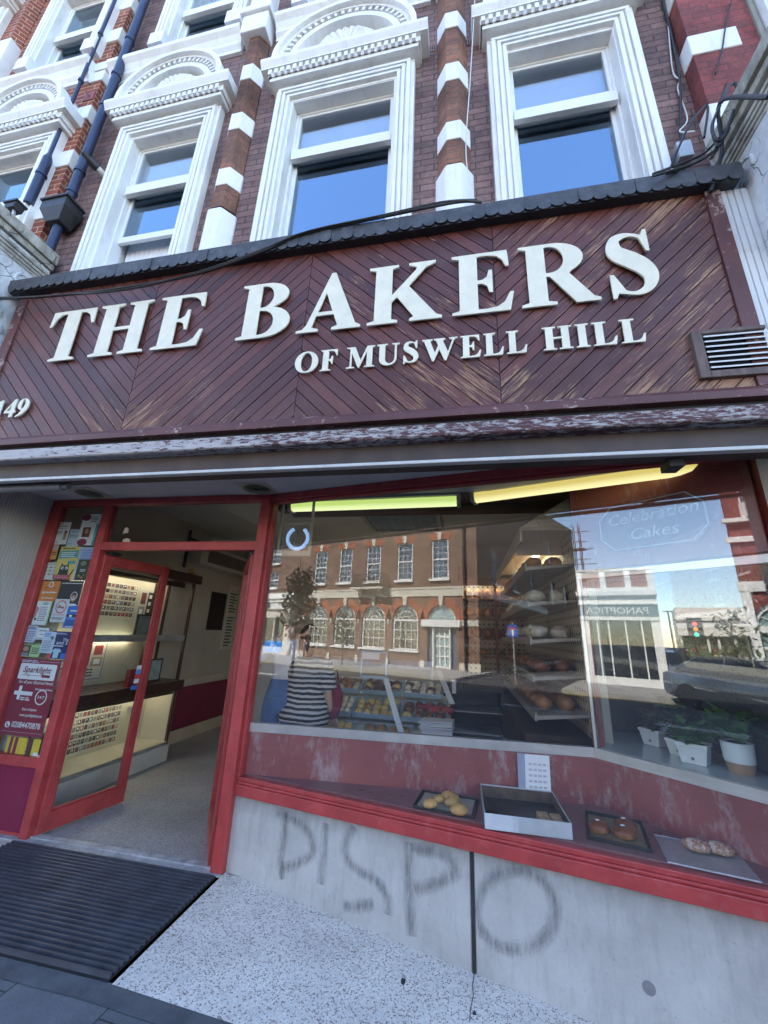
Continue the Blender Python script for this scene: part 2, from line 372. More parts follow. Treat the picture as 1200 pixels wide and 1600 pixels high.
mb = MB(); mb.poly([(-3.95, 2.93, .002), (1.6, 2.93, .002), (1.6, 6.9, .002), (-3.95, 6.9, .002)]); struct('shop_floor', mb, FLOOR)
for i, ((px, py), (w, d), l) in enumerate((((630, 1538), (.012, .022), 'small dark flattened gum spot in the middle of the pale forecourt'), ((741, 1581), (.010, .010), 'smaller dark gum spot near the foot of the black joint strip'))):
    p = onz(px, py, gz(-.1)+.004); mb = MB(); mb.blob((p.x, p.y, gz(p.x)+.004), (w, d, .003), 12, 5, 0, .15); solo('gum_spot', mb, RUBBER, l, 'gum')
mb = MB(); cr = [onz(x, y, gz(.01)+.0062) for x, y in ((741, 1523), (738, 1540), (740, 1556), (735, 1575), (734, 1597))]
for p, q in zip(cr, cr[1:]): mb.poly([p+Vector((-.0016, 0, 0)), p+Vector((.0016, 0, 0)), q+Vector((.0016, 0, 0)), q+Vector((-.0016, 0, 0))])
tag(obj('crack', mb, BLACK), kind='structure')
# door mat of ribbed rubber
mb = MB(); mb.box(-3.22, -1.6, 2.056, 2.885, .0, .006, 1)
y = 2.064
while y < 2.875:
    mb.prism([(y, .0055), (y+.002, .024), (y+.013, .024), (y+.015, .0055)], 'x', -3.215, -1.605); y += .034
mat_m = surf('mat rubber', (.05, .055, .07), .5, .35, 7, .2, 90, dirt=.25, dirtcol=(.07, .07, .08))
solo('door_mat', mb, [mat_m, surf('shaded mat base', (.008, .008, .01), .8, .2, 9, .1)], 'large black ribbed rubber entrance mat set before the open shop doors', 'door mat')  # base seen between the ribs coloured near black to deepen the shade there

# ------------------------------------------------------------------ bakery building
BK = thing('bakery_building', 'Victorian terrace building of dark brick with white window surrounds above the red bakery shopfront', 'building', (-1.0, 3, 0))
YW = 2.30
W1 = [(-2.94, .605, .41), (-1.03, .69, .50), (.90, .592, .42)]           # centre, outer half, opening half
hs = []
for c, ho, hi in W1: hs += [(c-hi-.02, c+hi+.02, 4.32, 6.49), (c-hi-.02, c+hi+.02, 8.1, 9.77)]
mb = MB(); holes(mb, -4.04, 1.775, 4.1, 13.4, YW, YW+.24, hs)
mb.box(-4.04, -3.98, YW+.24, 11, 3.05, 13.4); mb.box(1.72, 1.775, YW+.24, 11, 3.05, 13.4); mb.box(-4.04, 1.775, 11, 11.1, 0, 13.4)
obj('brick_wall', mb, BRICK_DARK, BK)
mb = MB(); mb.box(-4.2, 1.9, 2.2, 11.2, 13.4, 13.55); mb.box(-4.3, 2.0, 2.0, 2.55, 13.2, 13.4); obj('roof', mb, WHITE_OLD, BK)
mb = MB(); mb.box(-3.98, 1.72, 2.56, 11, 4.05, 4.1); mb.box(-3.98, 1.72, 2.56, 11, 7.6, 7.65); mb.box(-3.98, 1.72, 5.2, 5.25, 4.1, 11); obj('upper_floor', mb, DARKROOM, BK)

def ringprof(mb, x0, x1, z0, z1, bands, m=0):
    """architrave: nested three-sided bands; bands = (offset in, offset out, front y)"""
    for a, b, yf in bands:
        mb.box(x0+a, x0+b, yf, YB, z0, z1-b, m); mb.box(x1-b, x1-a, yf, YB, z0, z1-b, m); mb.box(x0+a, x1-a, yf, YB, z1-b, z1-a, m)
def hood(mb, cx, half, z, yf, yb, dz=.3, arch=True, ra=None):
    """dentilled cornice with a round pediment above"""
    x0, x1 = cx-half, cx+half
    mb.box(x0+.09, x1-.09, yf+.07, yb, z, z+.05)
    n = int((2*half-.16)/.062)
    for i in range(n):
        x = x0+.08 + i*(2*half-.16)/n; mb.box(x, x+.034, yf+.035, yb, z+.05, z+.115)
    mb.box(x0+.07, x1-.07, yf+.06, yb, z+.05, z+.125)
    mb.prism([(yb, z+.125), (yf+.03, z+.125), (yf+.03, z+.145), (yf+.004, z+.19), (yf, z+.20), (yf, z+.235), (yb, z+.27)], 'x', x0, x1)
    if not arch: return
    zc = z+.262; ro = ra or half-.1; n = 22
    for r0, r1, y0 in ((ro-.05, ro, yf+.01), (ro-.085, ro-.05, yf+.045), (ro-.145, ro-.085, yf+.085), (ro-.21, ro-.145, yf+.06)):
        for i in range(n):
            a, b = math.pi*i/n, math.pi*(i+1)/n
            P = lambda r, t: (cx+r*math.cos(t), zc+r*math.sin(t)*.92)
            mb.prism([P(r0, a), P(r1, a), P(r1, b), P(r0, b)], 'y', y0, yb)
    k = 26
    for i in range(k):
        t = math.pi*(i+.3)/k; t2 = t+.05; P = lambda r, t: (cx+r*math.cos(t), zc+r*math.sin(t)*.92)
        mb.prism([P(ro-.14, t), P(ro-.086, t), P(ro-.086, t2), P(ro-.14, t2)], 'y', yf+.05, yf+.1)
    mb.prism([(cx-(ro-.2), zc)] + [(cx-(ro-.2)*math.cos(math.pi*i/16), zc+(ro-.2)*math.sin(math.pi*i/16)*.92) for i in range(17)], 'y', yf+.16, yb)
    sx = (ro-.2)/.5
    for i in range(9):                                          # shell carving
        t = math.pi*(i+.5)/9; cs, sn = math.cos(t), math.sin(t)
        mb.tube([(cx+.05*cs*sx, yf+.13, zc+.16+.03*sn), (cx+.2*cs*sx, yf+.105, zc+.17+.14*sn*sx), (cx+.3*cs*sx, yf+.13, zc+.18+.2*sn*sx)], [.018, .045*sx, .02], 8)
    mb.tube([(cx-.36*sx, yf+.14, zc+.15), (cx+.36*sx, yf+.14, zc+.15)], .03, 8)
    mb.blob((cx, yf+.11, zc+.17), (.07, .04, .05), 10, 6)
YB = 2.32
def window(par, cx, ho, hi, z0, zt, wall, blind=True, arch=True, mats=(None,), mid=.57, meet=None, curtain=False):
    """stone surround with sub-parts sash frame, panes and blind"""
    global YB
    YB = wall+.05; f = wall-.10
    mb = MB(); zo = zt+.2
    wdt = ho-hi
    ringprof(mb, cx-ho, cx+ho, z0+.22, zo, [(0, .035, f+.03), (.035, .07, f), (.07, .085, f+.022), (.085, .115, f+.004), (.115, .13, f+.026), (.13, .16, f+.012), (.16, wdt, f+.045)])
    if wdt < .199: mb.box(cx-hi, cx+hi, f+.05, YB, zt, zo-wdt)
    mb.box(cx-ho, cx-hi, f-.012, YB, z0, z0+.22); mb.box(cx+hi, cx+ho, f-.012, YB, z0, z0+.22)
    # reveals
    mb.box(cx-hi-.016, cx-hi, YB, wall+.23, z0, zt); mb.box(cx+hi, cx+hi+.016, YB, wall+.23, z0, zt); mb.box(cx-hi-.016, cx+hi+.016, YB, wall+.23, zt, zt+.016)
    mb.box(cx-hi, cx+hi, f+.05, wall+.2, z0-.08, z0-.001)
    w = obj('window', mb, WHITE, par, bevel=.004)
    mb = MB(); hood(mb, cx, ho+.13, zo, wall-.22, wall+.03, arch=arch, ra=ho+.03); obj('pediment', mb, WHITE, w)
    y = wall+.055; zm = z0+(zt-z0)*mid
    mb = MB()
    def fr(x0, x1, za, zb, t, ya, yb, tb=None):
        tb = tb or t; mb.box(x0, x0+t, ya, yb, za, zb); mb.box(x1-t, x1, ya, yb, za, zb); mb.box(x0+t, x1-t, ya, yb, za, za+tb); mb.box(x0+t, x1-t, ya, yb, zb-t, zb)
    fr(cx-hi, cx+hi, z0, zt, .022, y-.01, y+.1)
    fr(cx-hi+.022, cx+hi-.022, zm-.015, zt-.022, .03, y+.0, y+.035)
    fr(cx-hi+.022, cx+hi-.022, (z0+.86) if curtain else z0+.022, zm+.03, .034, y+.037, y+.07, .075)
    mb.box(cx-hi+.022, cx+hi-.022, y-.045, y-.001, zm-.06, zm+.06)
    obj('sash_frame', mb, SASH, w, bevel=.003)
    mb = MB(); mb.box(cx-hi+.045, cx+hi-.045, y+.014, y+.02, zm+.01, zt-.045); obj('pane', mb, GLASS_UP2 if blind else GLASS_UP, w)
    mb = MB(); mb.box(cx-hi+.048, cx+hi-.048, y+.05, y+.056, (z0+.88) if curtain else z0+.06, zm+.0); obj('pane', mb, GLASS_UP, w)
    mb = MB()
    if blind: mb.box(cx-hi+.03, cx+hi-.03, y+.075, y+.08, zm+.04, zt-.13)
    if curtain:
        for i in range(17):
            x = cx-hi+.03+i*.028; mb.prism([(x, y+.15+.02*(i % 2)), (x+.028, y+.15+.02*((i+1) % 2)), (x+.028, y+.156+.02*((i+1) % 2)), (x, y+.156+.02*(i % 2))], 'z', z0, zt)
            if i < 10: mb.prism([(cx+hi-.03-i*.03, y+.15+.02*(i % 2)), (cx+hi-.06-i*.03, y+.15+.02*((i+1) % 2)), (cx+hi-.06-i*.03, y+.156+.02*((i+1) % 2)), (cx+hi-.03-i*.03, y+.156+.02*(i % 2))], 'z', z0, z0+.8)
    if mb.v: obj('blind', mb, BLIND, w)
    return w
for i, (c, ho, hi) in enumerate(W1):
    window(BK, c, ho, hi, 4.32, 6.47, YW, blind=True, mid=(.69, .70, .665)[i], curtain=(i == 0))
    window(BK, c, ho, hi, 8.1, 9.75, YW, blind=(i != 1), mid=.5)

def octa(cx, r, yb):                                           # half octagon plan
    k = r*.42
    return [(cx-r, yb), (cx-r, yb-.035), (cx-k, yb-r*.95), (cx+k, yb-r*.95), (cx+r, yb-.035), (cx+r, yb)]
ZB = [(5.40, 5.62), (6.16, 6.40), (6.93, 7.17)]
def pilaster(par, cx, wall, r=.13, top=7.66, zs=ZB, zb=5.13, mat_=BRICK_PIL):
    mb = MB(); mb.prism(octa(cx, r, wall+.02), 'z', zb, top); p = obj('pilaster', mb, mat_, par)
    mb = MB(); mb.prism(octa(cx, r+.02, wall+.02), 'z', 4.1, zb-.03); obj('stone_base', mb, WHITE, p, bevel=.02)
    for a, b in zs: mb = MB(); mb.prism(octa(cx, r+.006, wall+.02), 'z', a, b); obj('stone_band', mb, WHITE, p, bevel=.006)
    mb = MB(); mb.box(cx-r-.02, cx+r+.02, wall-r-.03, wall+.02, top, top+.3); mb.box(cx-r-.05, cx+r+.05, wall-r-.06, wall+.02, top+.3, top+.4); mb.box(cx-r, cx+r, wall-r, wall+.02, top+.4, top+1.2)
    obj('capital', mb, WHITE, p, bevel=.01)
    mb = MB(); mb.prism(octa(cx, r, wall+.02), 'z', top+1.2, 13.2); obj('shaft', mb, mat_, p)
    return p
for c in (-2.09, 0.0): pilaster(BK, c, YW)
def band(par, x0, x1, wall, z=7.66, name='band_course', mat_=WHITE):
    mb = MB(); mb.prism([(wall+.02, z), (wall-.03, z), (wall-.03, z+.05), (wall-.06, z+.09), (wall-.06, z+.14), (wall-.09, z+.2), (wall-.13, z+.24), (wall-.13, z+.3), (wall+.02, z+.34)], 'x', x0, x1)
    return obj(name, mb, mat_, par)
for a, b in ((-4.04, -2.30), (-1.88, -.2), (.2, 1.77)): band(BK, a, b, YW)
for px, py in ((674, 77), (734, 66)):                          # terracotta air bricks
    p = at(px, py, YW); mb = MB(); mb.box(p.x-.07, p.x+.07, YW-.006, YW+.01, p.z-.045, p.z+.045)
    for i in range(6):
        for j in range(3): mb.box(p.x-.062+i*.022, p.x-.05+i*.022, YW-.009, YW-.0055, p.z-.036+j*.026, p.z-.018+j*.026, 1)
    obj('air_brick', mb, [surf('terracotta', (.3, .18, .14), .8, .1), BLACK], BK)

# ------------------------------------------------------------------ shop front (parts of the building)
YD = 2.93
def frame_box(mb, *a): mb.box(*a)
mb = MB()
mb.box(-3.83, -3.735, 2.90, 2.985, 0, 2.59)                      # far left post
mb.box(-3.235, -3.16, 2.905, 2.985, 0, 2.59)                     # door jamb, hinge side
mb.box(-1.66, -1.575, 2.90, 2.99, 0, 2.59)                       # post between door and window
mb.box(-3.83, -1.575, 2.905, 2.98, 2.59, 2.65)                   # head
mb.box(-3.16, -1.66, 2.91, 2.975, 2.164, 2.238)                  # transom
mb.box(-3.735, -3.235, 2.91, 2.98, .455, .525)                   # sill of the side light
mb.box(-3.735, -3.235, 2.93, 2.975, .0, .03)
obj('shopfront_frame', mb, RED, BK, bevel=.005)
mb = MB(); mb.box(-3.735, -3.235, 2.935, 2.97, .03, .455); obj('side_panel', mb, MAROON, BK)
mb = MB(); mb.box(-3.735, -3.235, 2.93, 2.936, .525, 2.59); obj('side_pane', mb, GLASS_DOOR, BK)
mb = MB(); mb.box(-3.16, -1.66, 2.94, 2.946, 2.238, 2.59); obj('fanlight', mb, GLASS_DOOR, BK)
mb = MB(); mb.box(-3.83, -1.575, 2.885, 2.935, .001, .012); mb.box(-3.16, -1.66, 2.935, 2.99, .001, .02); obj('threshold', mb, surf('worn threshold', (.36, .36, .36), .5, .3, 12, .3, 60, dirt=.6, dirtcol=(.09, .09, .09)), BK)
WL = 3.30                                                      # length of the window along the glass
mb = MB(WM); mb.box(.025, WL, -.026, .06, .446, .512); mb.box(.03, WL, -.014, .05, .512, .527); mb.box(.03, WL, -.006, .045, .527, .553)
mb.box(.025, WL, -.035, .05, 2.59, 2.65); mb.box(.025, .05, -.02, .045, .553, 2.59); mb.box(.05, WL, -.012, .04, 2.57, 2.59)
sw = obj('shop_window_frame', mb, RED, BK, bevel=.004)
mb = MB(WM); mb.box(.05, WL, .012, .018, .553, 2.57); obj('window_pane', mb, GLASS, sw)
mb = MB(WM); mb.box(.03, WL, -.0075, -.0055, .518, .5262); obj('bead_gap', mb, BLACK, sw)
def concrete():
    m, nt, b, out = new_mat('rendered riser'); p = pos(nt)
    q = mapv(nt, p, (6, 6, 1.2)); a = ramp(nt, noise(nt, p, 2.2, 8, .7), [(.3, (.33, .322, .305)), (.7, (.47, .46, .44))])
    s = ramp(nt, noise(nt, q, 3, 8, .75), [(.5, bw(0)), (.78, bw(.55))])
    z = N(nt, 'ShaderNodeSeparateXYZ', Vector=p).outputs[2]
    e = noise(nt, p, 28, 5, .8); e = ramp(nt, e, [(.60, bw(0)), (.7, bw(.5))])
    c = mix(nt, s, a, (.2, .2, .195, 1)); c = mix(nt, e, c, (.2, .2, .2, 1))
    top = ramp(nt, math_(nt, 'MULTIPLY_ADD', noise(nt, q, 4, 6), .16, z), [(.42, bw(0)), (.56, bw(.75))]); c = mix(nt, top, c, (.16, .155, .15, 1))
    nt.links.new(c, b.inputs['Base Color']); b.inputs['Roughness'].default_value = .75; nt.links.new(bump(nt, noise(nt, p, 70, 5), .25, .004), b.inputs['Normal']); return m
CONC = concrete()
jx = win(739, 1425)[0]
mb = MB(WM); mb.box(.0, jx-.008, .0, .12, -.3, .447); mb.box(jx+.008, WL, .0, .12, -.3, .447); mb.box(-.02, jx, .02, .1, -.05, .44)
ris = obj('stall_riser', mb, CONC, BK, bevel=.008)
mb = MB(WM); mb.box(jx-.0085, jx+.0085, -.004, .1, -.3, .446); obj('joint_strip', mb, BLACK, ris)
def graf():
    m, nt, b, out = new_mat('ghost paint'); nt.nodes.remove(b); p = pos(nt)
    q = mapv(nt, p, (5, 5, 1)); f = ramp(nt, noise(nt, q, 9, 6, .7), [(.30, bw(.0)), (.72, bw(.17))])
    tr = N(nt, 'ShaderNodeBsdfTransparent'); df = N(nt, 'ShaderNodeBsdfDiffuse', Color=(.16, .16, .165, 1)); ms = nt.nodes.new('ShaderNodeMixShader')
    nt.links.new(f, ms.inputs[0]); nt.links.new(tr.outputs[0], ms.inputs[1]); nt.links.new(df.outputs[0], ms.inputs[2]); nt.links.new(ms.outputs[0], out.inputs[0]); return m
GRAF = graf()
def stroke(mb, pts, w, y):
    P = [win(*p) for p in pts]; out = []
    for i, (u, z) in enumerate(P):
        a, b = P[max(i-1, 0)], P[min(i+1, len(P)-1)]; d = Vector((b[0]-a[0], b[1]-a[1])).normalized(); k = w*random.uniform(.85, 1.1)
        out.append(((u-d.y*k, z+d.x*k), (u+d.y*k, z-d.x*k)))
    for (a, b), (c, d) in zip(out, out[1:]): mb.poly([(a[0], y, a[1]), (b[0], y, b[1]), (d[0], y, d[1]), (c[0], y, c[1])])
def curve(pts, n=6):                                           # Catmull-Rom
    o = []
    for i in range(len(pts)-1):
        p0, p1, p2, p3 = [Vector(pts[min(max(i+k, 0), len(pts)-1)]) for k in (-1, 0, 1, 2)]
        for j in range(n):
            t = j/n; o.append(tuple(.5*((2*p1)+(-p0+p2)*t+(2*p0-5*p1+4*p2-p3)*t*t+(-p0+3*p1-3*p2+p3)*t**3)))
    return o + [tuple(pts[-1])]
G = lambda *a: [(340+x*.3667, 1180+y*.3667) for x, y in a]
for k, (pts, w) in enumerate(((G((290, 240), (283, 350), (268, 470), (275, 530)), .02), (G((250, 245), (330, 275), (395, 340), (400, 420), (340, 460), (275, 480)), .02), (G((465, 290), (452, 420), (440, 550)), .02),
    (G((580, 300), (545, 380), (550, 440), (600, 490), (680, 540), (725, 610), (725, 680)), .021), (G((530, 640), (600, 645), (665, 632)), .02), (G((815, 370), (815, 480), (818, 600), (828, 770)), .022), (G((830, 400), (930, 410), (1000, 450), (1010, 500), (950, 540), (840, 570)), .023))):
    if k in (0, 2, 3, 5): mb = MB(WM)
    for j, f_ in enumerate((1.75, 1.3, .85, .5)): stroke(mb, curve(pts, 8), w*f_, -.0008-.0004*k-.0001*j)
    if k in (1, 2, 4, 6): obj('graffiti_letter', mb, GRAF, ris, fix=False)
oo = [(806+62*math.cos(t), 1421+62*math.sin(t)*1.0) for t in [2*math.pi*i/28+.6 for i in range(28)]]
mb = MB(WM); oo.append(oo[0]); [stroke(mb, oo, .021*f_, -.0045-.0001*j) for j, f_ in enumerate((1.8, 1.35, .9, .5))]; obj('graffiti_letter', mb, GRAF, ris, fix=False)
u, z = win(1014, 1544); mb = MB(WM); mb.lathe([(.001, -.002), (.026, -.0015), (.028, .004)], (u, 0, z), 20, 0, 'y'); obj('filled_hole', mb, surf('grey filler', (.2, .2, .21), .8, .2, 9, .2), ris)
# soffit over the recess
mb = MB(); mb.box(-3.83, 1.72, 2.08, 3.0, 2.651, 2.70); sf = obj('soffit', mb, SOFFIT, BK)
for px, py in ((140, 770), (402, 763)):
    p = onz(px, py, 2.648); mb = MB(); mb.box(p.x-.13, p.x+.13, p.y-.13, p.y+.13, 2.643, 2.6505)
    for k in range(4): mb.lathe([(.10-.022*k, 2.64), (.108-.022*k, 2.636), (.103-.022*k, 2.634), (.096-.022*k, 2.642)], (p.x, p.y, 0), 24, 1)
    obj('ceiling_vent', mb, [surf('yellowed plastic', (.5, .45, .34), .5, .1), surf('grubby vent ring', (.22, .18, .12), .6, .2)], sf)
# side wall of the recess, ribbed grey boarding
mb = MB()
y = 2.02
while y < 2.93: mb.prism([(-3.88, y), (-3.834, y), (-3.83, y+.004), (-3.83, y+.021), (-3.834, y+.025), (-3.88, y+.025)], 'z', -.05, 2.66); y += .027
obj('recess_side', mb, surf('grey boarding', (.4, .38, .35), .7, .14, 2.5, .15, 60, stretch=(1, 1, .3)), BK)
mb = MB(); mb.box(1.62, 1.72, 1.95, 2.75, -.3, 2.66); obj('recess_side', mb, RED_DK, BK)
# inner walls and ceiling
mb = MB(); mb.box(-3.98, -3.95, 2.985, 6.9, 0, 3.05); mb.box(-3.95, 1.6, 6.6, 6.7, 0, 3.05); mb.box(.95, 1.0, 3.3, 6.6, 0, 3.05); mb.box(1.62, 1.72, 2.76, 6.6, -.1, 3.05); obj('inner_wall', mb, INTWALL, BK)
mb = MB(); mb.box(-3.95, 1.62, 3.0, 6.7, 3.0, 3.06)
for i in range(6): mb.box(-3.9+i*.95, -3.885+i*.95, 3.0, 6.6, 2.996, 3.0)
obj('shop_ceiling', mb, CEIL, BK)
mb = MB(); mb.box(-3.95, 1.62, 2.99, 3.01, 2.66, 3.0); obj('bulkhead', mb, DARKBROWN, BK)
mb = MB(); mb.box(-3.95, -3.93, 4.86, 6.6, .0, .16); obj('skirting', mb, CREAM, BK)
mb = MB(); mb.box(-3.95, -3.935, 4.86, 6.6, .165, .72); obj('dado_panel', mb, MAROON, BK)
mb = MB(); mb.box(-3.95, -3.92, 4.86, 6.6, .72, .78); mb.box(-3.95, -3.915, 5.1, 5.16, .16, .72); mb.box(-3.95, -3.9, 4.86, 6.6, .78, .82); obj('dado_rail', mb, surf('cream rail', (.5, .46, .38), .5, .1), BK)
# doors
def door(hinge, ang, w, flip, label):
    dx, dy = math.sin(ang)*(-1 if flip else 1), math.cos(ang)
    M = Matrix(((dx, -dy, 0, hinge[0]), (dy, dx, 0, hinge[1]), (0, 0, 1, 0), (0, 0, 0, 1)))
    mb = MB(M); t = .022
    mb.box(0, .07, -t, t, .02, 2.13); mb.box(w-.065, w, -t, t, .02, 2.13); mb.box(.07, w-.065, -t, t, 2.05, 2.13); mb.box(.07, w-.065, -t, t, .02, .15)
    mb.box(.07, w-.065, -.012, .012, .15, .165); mb.box(.07, w-.065, -.012, .012, 2.035, 2.05); mb.box(.07, .085, -.012, .012, .165, 2.035); mb.box(w-.08, w-.065, -.012, .012, .165, 2.035)
    d = obj('door', mb, RED, BK, bevel=.004); d['label'] = label
    mb = MB(M); mb.box(.085, w-.08, -.003, .003, .165, 2.035); obj('door_pane', mb, GLASS_DOOR, d)
    mb = MB(M); mb.box(.02, .12, -.06, .03, 2.13, 2.16); obj('door_closer', mb, BLACK, d)
    if flip: mb = MB(M); mb.tube([(w-.03, -.022, .95), (w-.03, -.06, .95), (w-.03, -.06, 1.25), (w-.03, -.022, 1.25)], .009, 8); obj('handle', mb, ALU, d, smooth=40) if flip else None
    return d, M
D1, DM = door((-3.155, 2.955), R(9), .70, False, 'left red glazed door folded open into the shop')
D2, DM2 = door((-1.69, 2.955), R(34), .70, True, 'right red glazed door seen edge on')

# display behind the glass
SZ = .56
sh = [(-1.55, 2.99), (-1.40, 2.998), (.822, 3.152), (1.36, 2.635), (1.62, 2.40)]
gl = [WM @ Vector((u, .05, 0)) for u in (WL, .05)]
mb = MB(); mb.prism([(-1.55, 2.998)] + [p for p in sh[1:]] + [(p.x, p.y) for p in gl], 'z', SZ-.03, SZ)
wipe = None
def wiped():
    m, nt, b, out = new_mat('wiped maroon board'); p = pos(nt)
    q = mapv(nt, p, (2.0, 2.0, .9)); n1 = noise(nt, q, 3.2, 9, .68); n2 = noise(nt, mapv(nt, p, (5, 5, 2)), 6, 8, .75)
    k = ramp(nt, math_(nt, 'MULTIPLY_ADD', n1, .62, math_(nt, 'MULTIPLY', n2, .38)), [(.515, bw(0)), (.62, bw(.62))])
    a = ramp(nt, noise(nt, p, 2, 5), [(.3, (.21, .05, .047)), (.7, (.30, .085, .08))])
    c = mix(nt, k, a, (.42, .36, .36, 1)); nt.links.new(c, b.inputs['Base Color']); b.inputs['Roughness'].default_value = .45; return m
WIPE = wiped()
SHELF = surf('maroon shelf laminate', (.18, .065, .068), .3, .1, 2, .0, 2, col2=(.25, .12, .12), stretch=(1, 2, 1))
obj('display_shelf', mb, SHELF, BK)
def vert(mb, pts, z0, z1, th, m=0):                            # upright slab along a plan line
    for (a, b) in zip(pts, pts[1:]):
        A, B = Vector((*a, 0)), Vector((*b, 0)); d = (B-A).normalized(); n = Vector((-d.y, d.x, 0))*th
        mb.prism([(A.x, A.y), (B.x, B.y), (B.x+n.x, B.y+n.y), (A.x+n.x, A.y+n.y)], 'z', z0, z1, m)
mb = MB(); vert(mb, sh, SZ, .83, .02); bp = obj('display_back', mb, WIPE, BK)
mb = MB(); vert(mb, [(p[0], p[1]-.012) for p in sh], .832, .89, .04); obj('back_rail', mb, ALU, bp)

# ------------------------------------------------------------------ fascia sign
YF = 2.05
SG = thing('shop_sign', 'wide maroon timber fascia sign in chevron boarding with raised cream letters', 'shop sign', (-1.0, YF, 2.8))
def boards_mat():
    m, nt, b, out = new_mat('peeling maroon boards'); p = pos(nt)
    uv = N(nt, 'ShaderNodeUVMap').outputs[0]; rnd = N(nt, 'ShaderNodeAttribute', {'attribute_name': 'rnd'}).outputs['Fac']
    s = N(nt, 'ShaderNodeSeparateXYZ', Vector=uv); u = math_(nt, 'MULTIPLY_ADD', rnd, 37.0, s.outputs[0]); v = math_(nt, 'MULTIPLY_ADD', rnd, 11.0, s.outputs[1])
    w1 = N(nt, 'ShaderNodeCombineXYZ', X=math_(nt, 'MULTIPLY', u, 6.0), Y=math_(nt, 'MULTIPLY', v, 130.0)).outputs[0]
    w2 = N(nt, 'ShaderNodeCombineXYZ', X=math_(nt, 'MULTIPLY', u, 2.2), Y=math_(nt, 'MULTIPLY', v, 14.0)).outputs[0]
    fine = noise(nt, w1, 1.0, 8, .7); coarse = noise(nt, w2, 1.0, 6, .6)
    sp = N(nt, 'ShaderNodeSeparateXYZ', Vector=p); X, Z = sp.outputs[0], sp.outputs[2]
    place = noise(nt, p, 1.9, 3, .5)
    gx = ramp(nt, math_(nt, 'MULTIPLY_ADD', X, .2, .70), [(.05, bw(0)), (.55, bw(.035)), (.85, bw(.07)), (1.0, bw(.10))])
    gz_ = ramp(nt, math_(nt, 'SUBTRACT', Z, 2.8), [(.05, bw(.05)), (.45, bw(0))])
    t = math_(nt, 'ADD', math_(nt, 'MULTIPLY_ADD', fine, .8, gz_), math_(nt, 'ADD', math_(nt, 'MULTIPLY', coarse, .32), math_(nt, 'MULTIPLY_ADD', place, .42, gx)))
    peel = ramp(nt, t, [(.915, bw(0)), (.945, bw(.9))])
    base = mix(nt, rnd, (.066, .015, .011, 1), (.145, .038, .026, 1))
    base = mix(nt, ramp(nt, fine, [(.35, bw(.6)), (.6, bw(0))]), base, (.036, .013, .014, 1))
    pale = ramp(nt, math_(nt, 'MULTIPLY_ADD', fine, .5, noise(nt, p, 1.3, 5)), [(.72, bw(0)), (.95, bw(.35))]); base = mix(nt, pale, base, (.20, .105, .10, 1))
    wood = mix(nt, ramp(nt, coarse, [(.3, bw(0)), (.7, bw(1))]), (.20, .085, .045, 1), (.44, .28, .18, 1))
    c = mix(nt, peel, base, wood); nt.links.new(c, b.inputs['Base Color'])
    r = math_(nt, 'MULTIPLY_ADD', peel, .35, math_(nt, 'MULTIPLY_ADD', fine, .35, .26)); b.inputs['Specular IOR Level'].default_value = .42; nt.links.new(r, b.inputs['Roughness'])
    nt.links.new(bump(nt, math_(nt, 'MULTIPLY_ADD', peel, -.6, fine), .5, .004), b.inputs['Normal']); return m
BOARDS = boards_mat()
def clip(poly, f):                                            # clip polygon to f(p) >= 0
    o = []
    for a, b in zip(poly, poly[1:]+poly[:1]):
        fa, fb = f(a), f(b)
        if fa >= 0: o.append(a)
        if fa*fb < 0: t = fa/(fa-fb); o.append((a[0]+(b[0]-a[0])*t, a[1]+(b[1]-a[1])*t))
    return o
Z0, Z1 = 2.827, 4.20
J = [-3.60, -2.31, -1.03, .24, 1.495]
mb = MB(); bwid = .074
for i in range(4):
    x0, x1 = J[i]+.002, J[i+1]-.002; s = -1 if i % 2 == 0 else 1                # board direction
    dx, dz = math.cos(R(45)), s*math.sin(R(45)); nx, nz = -dz, dx
    ks = [((x-x0)*nx+(z-Z0)*nz)/bwid for x in (x0, x1) for z in (Z0, Z1)]
    for k in range(math.floor(min(ks)), math.ceil(max(ks))+1):
        a, b = k*bwid+.0028, (k+1)*bwid-.0028
        q = [(x0, Z0), (x1, Z0), (x1, Z1), (x0, Z1)]
        q = clip(q, lambda p: (p[0]-x0)*nx+(p[1]-Z0)*nz-a); q = clip(q, lambda p: b-((p[0]-x0)*nx+(p[1]-Z0)*nz)) if len(q) > 2 else []
        if len(q) < 3: continue
        rr = random.random(); fi = len(mb.f); yo = random.uniform(0, .003)
        mb.prism(q, 'y', YF-yo, YF+.018, 0, rr)
        base = [((p[0])*dx+p[1]*dz, (p[0])*nx+p[1]*nz) for p in q]; n = len(q)
        mb.uv[fi] = base; mb.uv[fi+1] = base[::-1]
        for e in range(n): mb.uv[fi+2+e] = [base[e], base[(e+1) % n], base[(e+1) % n], base[e]]
obj('cladding', mb, BOARDS, SG, fix=False)
mb = MB(); mb.box(-3.72, 1.60, YF+.0185, YF+.06, 2.72, 4.26); obj('backing', mb, BLACK, SG)
def trim_mat():
    m, nt, b, out = new_mat('worn maroon trim'); p = pos(nt)
    q = mapv(nt, p, (3, 12, 3)); f = noise(nt, q, 6, 9, .74); pl = noise(nt, p, 1.6, 4)
    k = ramp(nt, math_(nt, 'MULTIPLY_ADD', pl, .5, f), [(.84, bw(0)), (.9, bw(1))])
    a = ramp(nt, noise(nt, p, 3, 6), [(.3, (.065, .017, .016)), (.7, (.115, .034, .03))])
    c = mix(nt, k, a, (.42, .32, .27, 1)); nt.links.new(c, b.inputs['Base Color']); b.inputs['Roughness'].default_value = .5
    nt.links.new(bump(nt, f, .5, .004), b.inputs['Normal']); return m
TRIM = trim_mat()
